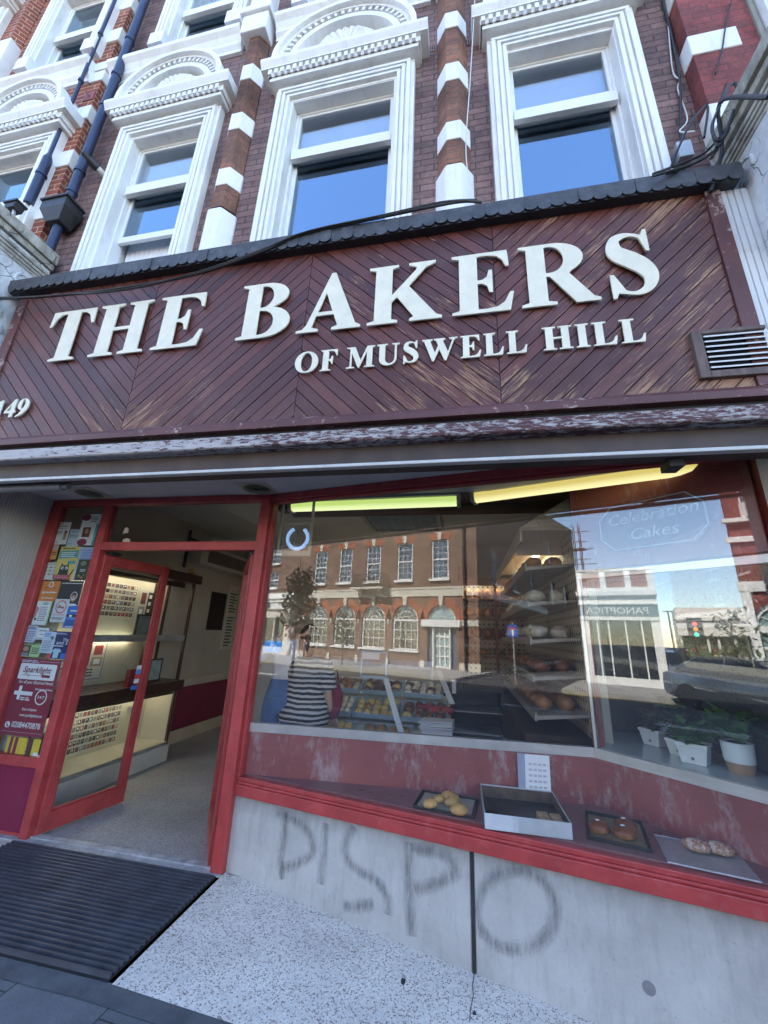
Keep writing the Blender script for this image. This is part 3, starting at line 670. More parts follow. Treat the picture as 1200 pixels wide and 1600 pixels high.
mb = MB(); mb.box(-3.69, -3.60, YF-.015, YF+.02, 2.827, 4.22); mb.box(1.495, 1.578, YF-.015, YF+.02, 2.827, 4.22)
mb.prism([(YF+.02, 2.755), (YF-.03, 2.757), (YF-.03, 2.80), (YF-.012, 2.827), (YF+.02, 2.827)], 'x', -3.75, 1.578)
obj('trim', mb, TRIM, SG, bevel=.003)
def cornice_mat():
    m, nt, b, out = new_mat('flaking cornice paint'); p = pos(nt)
    q = mapv(nt, p, (2.2, 9, 9)); f = noise(nt, q, 7, 9, .75); g = noise(nt, mapv(nt, p, (.5, 1, 1)), 1.2, 3)
    x = N(nt, 'ShaderNodeSeparateXYZ', Vector=p).outputs[0]
    lf = ramp(nt, math_(nt, 'MULTIPLY_ADD', x, -.19, .3), [(0, bw(0)), (1, bw(.2))])
    k = ramp(nt, math_(nt, 'ADD', math_(nt, 'MULTIPLY_ADD', g, .35, f), lf), [(.70, bw(0)), (.75, bw(1))])
    li = ramp(nt, noise(nt, p, 30, 6, .75), [(.67, bw(0)), (.70, bw(1))])
    c = mix(nt, k, (.085, .03, .032, 1), (.42, .39, .38, 1)); c = mix(nt, li, c, (.36, .31, .15, 1))
    nt.links.new(c, b.inputs['Base Color']); b.inputs['Roughness'].default_value = .7
    nt.links.new(bump(nt, math_(nt, 'ADD', k, f), .6, .005), b.inputs['Normal']); return m
mb = MB()
mb.prism([(YF, 2.705), (2.0, 2.70), (1.985, 2.69), (1.985, 2.655), (YF, 2.655)], 'x', -4.2, 1.66)
mb.prism([(YF, 2.65), (1.975, 2.65), (1.955, 2.635), (1.955, 2.605), (1.965, 2.598), (YF, 2.598)], 'x', -4.2, 1.66)
obj('cornice', mb, cornice_mat(), SG, bevel=.003)
# scalloped lead flashing along the top
mb = MB(); x = -3.76; zt = 4.335
def sc(x, a): return 4.20
pts = [(-3.76, zt)]; n = 66; w = 5.44/n
top = []; 
mb.prism([(1.985, zt), (1.985, zt-.05), (2.3, zt-.02), (2.3, zt+.06)], 'x', -3.76, 1.68)
for i in range(n):
    a = -3.76+i*w; c = a+w/2; d = random.uniform(-.006, .008); k = w/2*.99; yv = random.uniform(-.004, .004)
    mb.prism([(a, zt-.02), (a, 4.232+d)] + [(c-k*math.cos(math.pi*j/8), 4.232+d-k*.85*math.sin(math.pi*j/8)) for j in range(9)] + [(a+w, 4.232+d), (a+w, zt-.02)], 'y', 1.978+yv, 1.9835+yv)
obj('flashing', mb, BLACK_LEAD, SG)
mb = MB(); mb.box(-3.75, 1.66, 1.99, YF+.02, 4.2, 4.31); obj('top_board', mb, BLACK, SG)
# extract vent in the right end
mb = MB(); vx0, vx1, vz0, vz1 = 1.24, 1.588, 2.885, 3.18
mb.box(vx0, vx0+.05, YF-.03, YF, vz0, vz1); mb.box(vx0+.05, vx1, YF-.03, YF, vz0, vz0+.04); mb.box(vx0+.05, vx1, YF-.03, YF, vz1-.022, vz1)
v = obj('vent_frame', mb, surf('bare grey timber', (.12, .08, .07), .7, .4, 9, .4, 50, stretch=(3, 1, .6)), SG, bevel=.003)
mb = MB(); mb.box(vx0+.05, vx1, YF-.006, YF-.002, vz0+.04, vz1-.022); obj('vent_recess', mb, BLACK, v)
mb = MB()
for i in range(7):
    z = vz0+.052+i*.0325; mb.prism([(YF-.032, z), (YF-.032, z+.009), (YF-.008, z+.022), (YF-.008, z+.016)], 'x', vx0+.055, vx1+.004)
obj('vent_slat', mb, surf('pale slat paint', (.62, .62, .6), .45, .05), v)

# letters: hand drawn roman capitals (cap height 1)
def arc(cx, cy, rx, ry, a0, a1, n=12): return [(cx+rx*math.cos(R(a0+(a1-a0)*i/n)), cy+ry*math.sin(R(a0+(a1-a0)*i/n))) for i in range(n+1)]
def ribbon(path, ws):
    l, r = [], []
    for i, p in enumerate(path):
        a, b = Vector(path[max(i-1, 0)]), Vector(path[min(i+1, len(path)-1)]); d = (b-a).normalized()
        l.append((p[0]-d.y*ws[i]/2, p[1]+d.x*ws[i]/2)); r.append((p[0]+d.y*ws[i]/2, p[1]-d.x*ws[i]/2))
    return l, r
STEML = [(0, 0), (.40, 0), (.40, .035), (.31, .06)]
GL = {}
GL['I'] = (.42, [[(0, 0), (.42, 0), (.42, .035), (.325, .06), (.325, .94), (.42, .965), (.42, 1), (0, 1), (0, .965), (.095, .94), (.095, .06), (0, .035)]])
GL['T'] = (.80, [[(.18, 0), (.62, 0), (.62, .035), (.52, .06), (.52, .945), (.62, .935), (.70, .87), (.76, .70), (.80, .70), (.785, 1), (.015, 1), (0, .70), (.04, .70), (.10, .87), (.18, .935), (.28, .945), (.28, .06), (.18, .035)]])
GL['H'] = (.94, [[(0, 0), (.42, 0), (.42, .035), (.325, .06), (.325, .475), (.615, .475), (.615, .06), (.52, .035), (.52, 0), (.94, 0), (.94, .035), (.845, .06), (.845, .94), (.94, .965), (.94, 1), (.52, 1), (.52, .965), (.615, .94), (.615, .53), (.325, .53), (.325, .94), (.42, .965), (.42, 1), (0, 1), (0, .965), (.095, .94), (.095, .06), (0, .035)]])
GL['E'] = (.77, [[(0, 0), (.72, 0), (.77, .29), (.73, .29), (.66, .14), (.57, .07), (.44, .052), (.325, .052), (.325, .478), (.39, .475), (.45, .43), (.475, .32), (.515, .32), (.515, .69), (.475, .69), (.45, .58), (.39, .535), (.325, .532), (.325, .948), (.46, .948), (.58, .92), (.65, .85), (.69, .73), (.73, .73), (.715, 1), (0, 1), (0, .965), (.095, .94), (.095, .06), (0, .035)]])
GL['F'] = (.70, [[(0, 0), (.43, 0), (.43, .035), (.325, .06), (.325, .468), (.38, .465), (.44, .42), (.465, .31), (.505, .31), (.505, .68), (.465, .68), (.44, .57), (.38, .525), (.325, .522), (.325, .948), (.44, .948), (.55, .92), (.62, .85), (.66, .71), (.70, .71), (.685, 1), (0, 1), (0, .965), (.095, .94), (.095, .06), (0, .035)]])
GL['L'] = (.74, [[(0, 0), (.69, 0), (.74, .34), (.70, .34), (.62, .16), (.53, .08), (.42, .052), (.325, .052), (.325, .94), (.44, .965), (.44, 1), (0, 1), (0, .965), (.095, .94), (.095, .06), (0, .035)]])
GL['K'] = (1.0, [[(0, 0), (.41, 0), (.41, .035), (.325, .06), (.325, .35), (.40, .43), (.635, .07), (.575, .035), (.575, 0), (1.0, 0), (1.0, .035), (.925, .07), (.555, .60), (.79, .90), (.92, .965), (.92, 1), (.56, 1), (.56, .965), (.665, .925), (.655, .87), (.325, .46), (.325, .94), (.41, .965), (.41, 1), (0, 1), (0, .965), (.095, .94), (.095, .06), (0, .035)]])
GL['A'] = (.96, [[(0, 0), (.33, 0), (.33, .035), (.225, .07), (.285, .27), (.555, .27), (.625, .07), (.54, .035), (.54, 0), (.96, 0), (.96, .035), (.885, .08), (.535, 1.02), (.475, 1.02), (.15, .12), (.09, .045), (0, .035)], [(.305, .325), (.535, .325), (.42, .67)]])
GL['M'] = (1.18, [[(0, 0), (.33, 0), (.33, .035), (.205, .07), (.205, .76), (.505, 0), (.555, 0), (.865, .79), (.865, .06), (.77, .035), (.77, 0), (1.18, 0), (1.18, .035), (1.085, .06), (1.085, .94), (1.18, .965), (1.18, 1), (.87, 1), (.605, .33), (.345, 1), (0, 1), (0, .965), (.10, .94), (.15, .89), (.15, .1), (.11, .05), (0, .035)]])
GL['W'] = (1.40, [[(0, 1), (0, .965), (.08, .92), (.395, -.02), (.46, -.02), (.68, .52), (.885, -.02), (.95, -.02), (1.26, .89), (1.32, .95), (1.40, .965), (1.40, 1), (1.08, 1), (1.08, .965), (1.185, .93), (1.19, .86), (1.02, .34), (.82, .89), (.91, .965), (.91, 1), (.47, 1), (.47, .965), (.56, .92), (.64, .68), (.505, .34), (.31, .91), (.40, .965), (.40, 1)]])
GL['U'] = (.92, [[(0, 1), (0, .965), (.095, .94), (.095, .31)] + arc(.45, .31, .355, .33, 180, 360, 16)[1:-1] + [(.805, .32), (.805, .93), (.92, .965), (.92, 1), (.62, 1), (.62, .965), (.735, .93), (.735, .32)] + arc(.53, .32, .205, .26, 0, -180, 14)[1:] + [(.325, .94), (.42, .965), (.42, 1)]])
GL['B'] = (.84, [[(0, 0), (.42, 0)] + arc(.42, .275, .42, .275, -90, 75, 14)[1:] + [(.56, .545)] + arc(.40, .765, .375, .235, -50, 90, 12) + [(0, 1), (0, .965), (.095, .94), (.095, .06), (0, .035)],
    [(.325, .052), (.38, .052)] + arc(.38, .27, .20, .218, -90, 90, 12)[1:] + [(.325, .488)], [(.325, .542), (.37, .542)] + arc(.37, .745, .165, .203, -90, 90, 12)[1:] + [(.325, .948)]])
GL['R'] = (.95, [[(0, 0), (.43, 0), (.43, .035), (.325, .06), (.325, .455), (.37, .455), (.665, 0), (.95, 0), (.95, .035), (.875, .07), (.61, .475)] + arc(.42, .735, .385, .265, -52, 90, 14) + [(0, 1), (0, .965), (.095, .94), (.095, .06), (0, .035)],
    [(.325, .508), (.38, .508)] + arc(.38, .728, .185, .22, -90, 90, 12)[1:] + [(.325, .948)]])
GL['O'] = (1.0, [arc(.5, .5, .5, .52, 0, 360, 40)[:-1], arc(.5, .5, .255, .462, 0, 360, 36)[:-1]])
sp_ = curve([(.585, .72), (.52, .90), (.36, .965), (.20, .92), (.155, .79), (.20, .67), (.36, .55), (.50, .42), (.565, .27), (.51, .11), (.36, .035), (.19, .09), (.085, .30)], 6)
nS = len(sp_); wsS = [.045+.205*max(0, math.sin(math.pi*min(1, max(0, (i/(nS-1)-.14)/.72))))**1.3 for i in range(nS)]
lS, rS = ribbon(sp_, wsS)
GL['S'] = (.68, [[(.575, 1.02), (.61, .68)] + rS[1:][:0] + [(.565, .68)] + lS[1:-1][:0] + [(.565, .68)] ])
def s_glyph():
    inner, outer = (lS, rS)
    return [[(.61, 1.02), (.575, 1.02), (.545, .955)] + rS[2:-2][:0]]
# S: spine ribbon closed by two barbs
GL['S'] = (.70, [[(.605, .67), (.605, 1.02), (.565, 1.02), (.535, .945)] + [p for p in rS[7:-7]] + [(.105, .345), (.06, .345), (.06, -.02), (.10, -.02), (.135, .055)] + [p for p in lS[6:-8][::-1]] + [(.565, .67)]])
GL['1'] = (.42, [[(.02, 0), (.42, 0), (.42, .035), (.33, .06), (.33, 1.0), (.28, 1.0), (0, .87), (.015, .84), (.11, .86), (.12, .8), (.12, .06), (.02, .035)]])
GL['4'] = (.62, [[(.33, 0), (.53, 0), (.53, .24), (.62, .24), (.62, .36), (.53, .36), (.53, 1.0), (.43, 1.0), (0, .34), (0, .24), (.33, .24)], [(.33, .36), (.07, .36), (.33, .76)]])
GL['9'] = (.60, [[(.03, -.02), (.05, -.02)] + curve([(.05, -.02), (.30, .06), (.50, .27), (.59, .52), (.595, .70)], 5)[1:] + arc(.30, .68, .295, .32, 5, 290, 22) + [(.30, .33), (.20, .16), (.03, .0)], arc(.295, .69, .115, .27, 0, 360, 22)[:-1]])
def glyph_mesh(ch, w, h, depth, bevel):
    w0, cs = GL[ch]; sx, sy = w/w0, h
    cu = bpy.data.curves.new('g', 'CURVE'); cu.dimensions = '2D'; cu.fill_mode = 'BOTH'; cu.extrude = depth/2; cu.bevel_depth = bevel; cu.bevel_resolution = 1
    for c in cs:
        sp = cu.splines.new('POLY'); sp.points.add(len(c)-1); sp.use_cyclic_u = True
        for q, p in zip(sp.points, c): q.co = (p[0]*sx, p[1]*sy, 0, 1)
    return curve_to_mesh(cu)
def curve_to_mesh(cu):
    o = bpy.data.objects.new('tmp', cu); COL.objects.link(o); dg = bpy.context.evaluated_depsgraph_get()
    me = bpy.data.meshes.new_from_object(o.evaluated_get(dg)); bpy.data.objects.remove(o); bpy.data.curves.remove(cu); return me
FACE = Matrix(((1, 0, 0, 0), (0, 0, -1, 0), (0, 1, 0, 0), (0, 0, 0, 1)))    # drawing plane -> facade
def letter(ch, x0, x1, z, h, y, par, depth=.008):
    me = glyph_mesh(ch, x1-x0, h, depth, .0015); me.transform(FACE); me.transform(Matrix.Translation(Vector((x0, y, z)) - OFF[par.name]))
    me.materials.clear(); me.materials.append(LETTER); me.name = 'letter'
    o = bpy.data.objects.new('letter', me); COL.objects.link(o); o.parent = par; return o
K_ = 2.05/1.95; hx = lambda x, y: at(x, y, YF-.02).x
K = 2.05/1.95; hb = .478; zb = 3.466
for ch, a, b in (('T', hx(80, 510)/K_, hx(147, 505)/K_), ('H', hx(137, 560)/K_, hx(220, 554)/K_), ('E', hx(234, 551)/K_, hx(316, 518)/K_), ('B', -1.452, -1.08), ('A', -1.022, -.597), ('K', -.552, -.09), ('E', -.026, .33), ('R', .372, .79), ('S', .828, 1.112)):
    letter(ch, a*K, b*K, zb, hb, YF-.022, SG, .009)
def word(s, x0, x1, z, h, gap=.12):
    ws = [GL[c][0]+gap for c in s]; k = (x1-x0)/(sum(ws)-gap); x = x0
    for c, w in zip(s, ws): letter(c, x, x+(w-gap)*k, z, h, YF-.018, SG, .008); x += w*k
word('OF', -1.054, -.765, 3.150, .158); word('MUSWELL', -.700, .400, 3.150, .158); word('HILL', .490, 1.028, 3.150, .158)
letter('1', -3.485, -3.415, 2.995, .152, YF-.018, SG, .008); letter('4', -3.385, -3.285, 2.995, .152, YF-.018, SG, .008); letter('9', -3.275, -3.175, 2.995, .152, YF-.018, SG, .008)

# folded awning under the cornice
AW = thing('awning', 'folded shop awning in a dark timber box under the fascia with a pale front bar', 'awning', (-1.0, 2.05, 2.5))
mb = MB(); mb.box(-4.2, 1.64, 2.035, 2.16, 2.475, 2.597); obj('box', mb, DARKBROWN, AW)
mb = MB(); mb.box(-4.2, 1.64, 1.985, 2.03, 2.452, 2.472); obj('front_bar', mb, surf('pale bar paint', (.5, .5, .48), .5, .12, 3, .1, 50, dirt=.4, dirtcol=(.25, .24, .22)), AW, bevel=.004)
mb = MB(); mb.tube([(-4.2, 2.12, 2.45), (-2.75, 2.12, 2.45), (-2.75, 2.12, 2.45), (-2.70, 2.12, 2.45)], [.028, .028, .018, .018], 12); obj('roller', mb, surf('grey roller', (.12, .125, .14), .5, .2), AW); mb = MB(); mb.box(1.06, 1.13, 2.1, 2.2, 2.43, 2.474); obj('motor_box', mb, BLACK, AW)

# ------------------------------------------------------------------ neighbours
NL = thing('terrace_house', 'left neighbouring terrace house of red brick with cream pointing and white quoin blocks', 'building', (-7, 3, 0))
YN = 2.2
hs = []
for c in (-4.80, -6.85):
    hs += [(c-.43, c+.43, 4.32, 6.49), (c-.43, c+.43, 8.1, 9.77)]
mb = MB(); holes(mb, -14, -4.045, 4.1, 13.4, YN, YN+.24, hs); mb.box(-14, -4.05, 11, 11.1, 0, 13.3); mb.box(-14, -4.05, 2.45, 11, 13.3, 13.4); mb.box(-4.10, -4.045, 2.45, 11, 0, 13.3); mb.box(-14, -13.9, 2.45, 11, 0, 13.3)
obj('brick_wall', mb, BRICK_RED, NL)
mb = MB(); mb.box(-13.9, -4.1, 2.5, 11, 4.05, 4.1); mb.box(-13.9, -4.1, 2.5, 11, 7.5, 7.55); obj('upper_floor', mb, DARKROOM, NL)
for c in (-4.80, -6.85):
    window(NL, c, .60, .41, 4.32, 6.47, YN, blind=False, mid=.68); window(NL, c, .60, .41, 8.1, 9.75, YN, blind=False, mid=.5)
pilaster(NL, -5.82, YN, mat_=BRICK_RED); band(NL, -14, -6.05, YN, 7.62); band(NL, -5.6, -4.2, YN, 7.62)
for a, b in ((4.1, 5.13), (5.42, 5.66), (6.18, 6.42), (6.94, 7.16), (7.62, 7.80), (7.83, 7.98), (8.4, 8.65), (9.1, 9.35)):
    mb = MB(); mb.box(-4.045-.20, -4.028, YN-.016, YN+.115, a, b); obj('quoin_block', mb, WHITE, NL, bevel=.008)
p = at(140, 152, YN); mb = MB(); mb.box(p.x-.07, p.x+.07, YN-.012, YN, p.z-.07, p.z+.07); mb.tube([(p.x-.02, YN-.02, p.z+.04), (p.x, YN-.05, p.z), (p.x+.02, YN-.02, p.z-.02)], .008, 6); obj('tie_plate', mb, surf('red oxide plate', (.25, .07, .07), .6, .2), NL)
# left shop: projecting stone console seen end on
def console(par, x0, x1, yb, front, z0, z1, sgn):
    prof = [(yb, z0), (yb-.06, z0), (yb-.10, z0+.10), (yb-.09, z0+.25), (yb-.14, z0+.42), (front+.10, z0+.58), (front+.02, z0+.70), (front+.03, z1-.18), (front+.10, z1-.13), (yb, z1-.12)]
    mb = MB(); mb.prism(curve(prof[1:-1], 4) + [(yb, z1-.12), (yb, z0)], 'x', x0, x1)
    c = obj('console', mb, PLASTER, par, bevel=.01)
    mb = MB(); ov = .05
    mb.prism([(yb, z1-.12), (front-.02, z1-.12), (front-.05, z1-.09), (front-.05, z1-.06), (yb, z1-.06)], 'x', x0-ov*.5, x1+ov*.5)
    mb.prism([(yb, z1-.06), (front-.07, z1-.06), (front-.11, z1-.02), (front-.11, z1+.03), (yb, z1+.06)], 'x', x0-ov, x1+ov)
    for q in range(4): mb.prism([(yb, z1-.2-.035*q), (front+.06+.05*q, z1-.2-.035*q), (front+.045+.05*q, z1-.185-.035*q), (front+.06+.05*q, z1-.17-.035*q), (yb, z1-.17-.035*q)], 'x', x0-ov*(.42-.1*q), x1+ov*(.42-.1*q))
    obj('console_cap', mb, HOODST, c, bevel=.006)
    mb = MB(); s = x1 if sgn > 0 else x0
    for k in range(5):
        z = z0+.28+k*.13; mb.blob((s, yb-.12-.045*k, z), (.014, .05, .055), 8, 6)
    mb.tube([(s, yb-.16+.1*math.cos(t)*(.4+t*.09), z1-.42+.11*math.sin(t)*(.4+t*.09)) for t in [i*.35 for i in range(22)]], .012, 6)
    obj('carving', mb, PLASTER, c, smooth=50)
    return c
console(NL, -4.12, -3.815, 2.25, 1.62, 3.35, 4.86, 1)
mb = MB(); mb.box(-4.14, -3.80, 2.0, 2.25, -.1, 3.35); mb.box(-4.14, -3.79, 1.97, 2.25, 3.0, 3.1); obj('shop_pier', mb, PLASTER, NL, bevel=.01)
mb = MB(); mb.box(-14, -4.14, 1.85, 2.2, 3.3, 4.4); mb.box(-14, -4.14, 1.7, 2.2, 4.4, 4.6); obj('fascia', mb, WHITE_OLD, NL)
mb = MB(); mb.box(-14, -4.14, 2.15, 2.3, 0, 3.3); obj('shopfront', mb, DARKBROWN, NL)
mb = MB(); mb.prism([(2.24, 4.24), (2.0, 4.28), (2.0, 4.36), (2.24, 4.40)], 'x', -3.812, -3.78); obj('end_board', mb, BLACK, NL)

NR = thing('terrace_building', 'right neighbouring terrace building of red painted brick with stone blocks and console', 'building', (6, 3, 0))
mb = MB(); holes(mb, 1.78, 12, 4.1, 13.4, 2.19, 2.43, [(2.40, 3.32, 4.6, 6.57), (2.40, 3.32, 8, 9.77), (5, 6, 4.6, 6.6)]); mb.box(1.78, 12, 11, 11.1, 0, 13.3); mb.box(1.78, 12, 2.43, 11, 13.3, 13.4); mb.box(1.78, 1.84, 2.43, 11, 0, 13.3); mb.box(11.9, 12, 2.43, 11, 0, 13.3)
obj('brick_wall', mb, BRICK_NR, NR)
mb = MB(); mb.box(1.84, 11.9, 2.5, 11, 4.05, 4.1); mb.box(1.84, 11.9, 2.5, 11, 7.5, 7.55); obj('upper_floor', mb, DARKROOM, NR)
for a, b in ((4.1, 5.22), (5.79, 6.02), (6.55, 6.78), (7.3, 7.55)): mb = MB(); mb.box(1.772, 2.10 if b > 5.3 else 1.95, 2.182, 2.36, a, b); obj('stone_block', mb, WHITE, NR, bevel=.008)
window(NR, 2.86, .60, .44, 4.6, 6.55, 2.19, blind=True); window(NR, 2.86, .60, .44, 8.0, 9.75, 2.19, blind=True)
mb = MB(); mb.tube([(2.235, 2.185, 4.6), (2.235, 2.185, 6.4), (2.12, 2.185, 6.9)], .02, 6); obj('mortar_fillet', mb, surf('stained mortar', (.25, .24, .2), .8, .3), NR)
console(NR, 1.735, 2.1, 2.2, 1.6, 3.25, 4.75, -1)
mb = MB()
for i in range(4): mb.prism([(1.582+i*.036, 2.06), (1.585+i*.036, 2.05), (1.612+i*.036, 2.05), (1.615+i*.036, 2.06)], 'z', -.3, 4.2)
mb.box(1.578, 1.735, 2.06, 2.3, -.3, 4.2); obj('fluted_pilaster', mb, surf('white pilaster paint', (.62, .63, .62), .5, .1, 2, .1, 50, dirt=.5, dirtcol=(.35, .34, .32)), NR)
mb = MB(); mb.box(1.735, 2.1, 1.98, 2.2, -.3, 3.25); obj('shop_pier', mb, PLASTER, NR, bevel=.01)
mb = MB(); mb.box(2.1, 12, 1.85, 2.19, 3.3, 4.3); obj('fascia', mb, WHITE_OLD, NR)
mb = MB(); mb.box(2.1, 12, 2.08, 2.3, -.3, .55); mb.box(2.1, 12, 2.08, 2.3, 3.1, 3.3); [mb.box(x, x+.09, 2.08, 2.3, .55, 3.1) for x in (2.1, 3.6, 5.1, 6.6, 8.1, 9.6, 11.9)]; mb.box(2.19, 11.9, 2.1, 2.25, 2.45, 2.53); obj('shopfront', mb, DARKBROWN, NR, bevel=.004)
mb = MB(); mb.box(2.19, 11.9, 2.26, 2.27, .55, 3.1); obj('shop_pane', mb, surf('dark shop glass', (.03, .035, .04), .06, .1, 3, 0), NR)

# ------------------------------------------------------------------ pipes and cables on the facade
PW = thing('drainpipe', 'thick blue black cast iron downpipe with a square hopper head beside the left window', 'drainpipe', (-3.85, 2.2, 4.2))
mb = MB(); mb.tube([(-3.845, 2.2, 11), (-3.845, 2.2, 5.45)], .043, 14); mb.tube([(-3.85, 2.2, 5.3), (-3.86, 2.2, 4.15)], .04, 14)
for z in (5.72, 6.02, 7.06, 7.62, 8.3): mb.tube([(-3.845, 2.2, z), (-3.845, 2.2, z+.035)], .051, 14)
obj('pipe', mb, PIPE, PW, smooth=40)
mb = MB(); A = [(-4.0, 2.09), (-3.70, 2.09), (-3.70, 2.27), (-4.0, 2.27)]; B = [(-3.93, 2.13), (-3.77, 2.13), (-3.77, 2.26), (-3.93, 2.26)]
b = mb.add([(x, y, 5.50) for x, y in A] + [(x, y, 5.40) for x, y in A] + [(x, y, 5.26) for x, y in B])
for i in range(4):
    j = (i+1) % 4; mb.face((b+i, b+j, b+4+j, b+4+i)); mb.face((b+4+i, b+4+j, b+8+j, b+8+i))
mb.face((b, b+3, b+2, b+1)); mb.face((b+8, b+9, b+10, b+11)); mb.box(-4.015, -3.685, 2.075, 2.275, 5.50, 5.525)
obj('hopper', mb, BLACK, PW, bevel=.006)
T2 = thing('drainpipe', 'slim blue downpipe running over the left neighbour brickwork and thickening lower down', 'drainpipe', (-4.22, 2.1, 5.6))
mb = MB(); mb.tube([(-4.21, 2.12, 11), (-4.215, 2.12, 6.28)], .018, 10); mb.tube([(-4.215, 2.12, 6.28), (-4.215, 2.12, 6.20)], [.018, .042], 12); mb.tube([(-4.215, 2.12, 6.20), (-4.225, 2.12, 5.55)], .042, 12)
for z in (5.95, 6.9, 7.5, 8.4): mb.tube([(-4.215, 2.12, z), (-4.215, 2.12, z+.03)], .05 if z < 6 else .028, 10)
obj('pipe', mb, PIPE, T2, smooth=40)
p = at(140, 250, 2.14); mb = MB(); mb.tube([p+Vector((.07, .16, -.05)), p+Vector((.035, .07, -.025))], .034, 14, 1); mb.tube([p+Vector((.035, .07, -.025)), p+Vector((0, 0, 0))], .042, 14); mb.tube([p, p+Vector((-.03, -.05, .03))], .03, 14)
solo('flue_terminal', mb, [BLACK, WHITE_OLD], 'short black boiler flue poking out beside the blue black downpipe', 'flue', smooth=40)
FL = thing('floodlight', 'small black floodlight standing on the left shop cornice', 'floodlight', tuple(at(25, 328, 1.95)))
q = at(25, 322, 1.95); mb = MB(); mb.box(q.x-.09, q.x+.07, 1.9, 2.0, q.z-.0, q.z+.02); mb.prism([(q.x-.08, q.z), (q.x+.06, q.z), (q.x+.04, q.z-.06), (q.x-.06, q.z-.06)], 'y', 1.91, 1.99); obj('lamp_head', mb, BLACK, FL)
mb = MB(); mb.tube([(q.x, 1.95, q.z-.06), (q.x, 1.97, q.z-.2)], .014, 6); obj('bracket', mb, ALU_DULL, FL)
def cable(name, pts, r, label, mat=BLACK, group=None, n=6):
    mb = MB(); mb.tube(curve([tuple(p) for p in pts], n), r, 6); return solo(name, mb, mat, label, 'cable', group, smooth=60)
CG = 'cables strung along the facade'
Y1 = 1.972
cable('cable', [at(-20, 466, 1.94), at(60, 464, 1.95), at(180, 452, 1.955), at(300, 430, 1.96), at(400, 397, 1.965), at(470, 367, Y1), at(560, 347, Y1), at(650, 328, Y1), at(720, 315, 2.05), at(752, 316, 2.1)], .011, 'long black cable sagging across the fascia boards and lying on the scalloped edge', group=CG)
cable('cable', [at(-20, 469, 1.93), at(80, 462, 1.945), at(200, 452, 1.95), at(310, 425, 1.955), at(410, 390, 1.96), at(480, 362, Y1-.01), at(600, 336, Y1-.01), at(690, 316, 2.0), at(745, 312, 2.1)], .008, 'thinner black cable sagging beside the long one across the fascia boards', group=CG)
cable('cable', [at(742, 0, 2.12), at(735, 120, 2.13), at(728, 230, 2.14), at(735, 290, 2.15), at(741, 311, 2.1)], .0045, 'thin white wire hanging down over the middle brick shaft', surf('white flex', (.6, .6, .58), .5, .1), CG)
rc = [((1200, 152), (1125, 160), (1128, 235), (1110, 300), 'black cable coming in from the right over the stone console'), ((1020, 272), (1090, 245), (1120, 220), (1165, 165), 'black cable rising from the flashing towards the right console'), ((1045, 268), (1075, 200), (1105, 165), (1100, 215), 'black cable looped in front of the white stone block'),
      ((1042, 272), (1070, 262), (1110, 240), (1130, 222), 'black cable lying low over the flashing by the right console'), ((1120, 230), (1113, 200), (1125, 160), (1135, 130), 'black cable looped high beside the stone console'), ((1020, 275), (1085, 255), (1120, 232), (1140, 200), 'black cable bundled against the root of the console')]
for i, (a, b, c, d, l) in enumerate(rc):
    ys = (1.99, 2.03, 2.06, 2.02) if i != 0 else (1.55, 1.95, 2.05, 1.99)
    cable('cable', [at(*q, y-.012*i) for q, y in zip((a, b, c, d), ys)], .011 if i == 0 else .0075, l, group=CG)
cable('cable', [at(1128, 160, 1.93), at(1140, 135, 1.93), at(1150, 132, 1.93), at(1150, 160, 1.93), at(1130, 215, 1.94), at(1117, 215, 1.94), at(1113, 195, 1.94), at(1125, 165, 1.94)], .009, 'coiled loop of black cable hanging beside the stone console', group=CG)
cable('cable', [at(1044, 40, 2.285), at(1051, 110, 2.285), at(1062, 125, 2.28), at(1059, 140, 2.28), at(1074, 185, 2.27), at(1062, 205, 2.2), at(1085, 205, 2.15)], .005, 'thin pale wire wriggling down the brick beside the right window', surf('white flex', (.6, .6, .58), .5, .1), CG)
cable('cable', [at(1035, -5, 2.28), at(1040, 20, 2.28), at(1048, 50, 2.28), at(1062, 130, 2.28), at(1064, 235, 2.26)], .009, 'dark cable clipped down the corner beside the right window', group=CG)
cable('cable', [at(1143, 0, 2.17), at(1134, 40, 2.175), at(1128, 80, 2.175), at(1118, 115, 2.18)], .005, 'short dark wire hanging over the white block of the right neighbour', group=CG)
mb = MB(); p = at(1063, 240, 2.25); mb.box(p.x-.04, p.x+.05, 2.2, 2.28, p.z-.10, p.z+.05); solo('junction_box', mb, ALU_DULL, 'small grey junction box in the corner among the black cables', 'junction box', bevel=.005)

# ------------------------------------------------------------------ text on flat things
def text(par, body, size, M, mat, width=None, shear=0.0, align='LEFT', depth=.0004, name='lettering', spacing=1.0, bold=0.0, line=1.0):
    cu = bpy.data.curves.new('t', 'FONT'); cu.body = body; cu.size = size; cu.shear = shear; cu.align_x = align; cu.extrude = depth; cu.space_character = spacing; cu.offset = bold; cu.space_line = line; cu.resolution_u = 3
    me = curve_to_mesh(cu)
    if width and me.vertices:
        xs = [v.co.x for v in me.vertices]; k = width/max(1e-6, max(xs)-min(xs))
        for v in me.vertices: v.co.x *= k
    me.transform(M); me.transform(Matrix.Translation(-OFF.get(par.name, Vector((0, 0, 0))))); me.materials.clear(); me.materials.append(mat); me.name = name
    o = bpy.data.objects.new(name, me); COL.objects.link(o); o.parent = par; OFF[o.name] = OFF.get(par.name, Vector((0, 0, 0))); return o
def fm(x, y, z): return Matrix.Translation(Vector((x, y, z))) @ FACE
INK = flat('black ink', (.03, .03, .035)); PINK = flat('pink ink', (.6, .25, .28)); SKIN_P = flat('printed skin', (.5, .3, .22)); GREY_P = flat('grey print', (.25, .25, .27))
COLS = {}
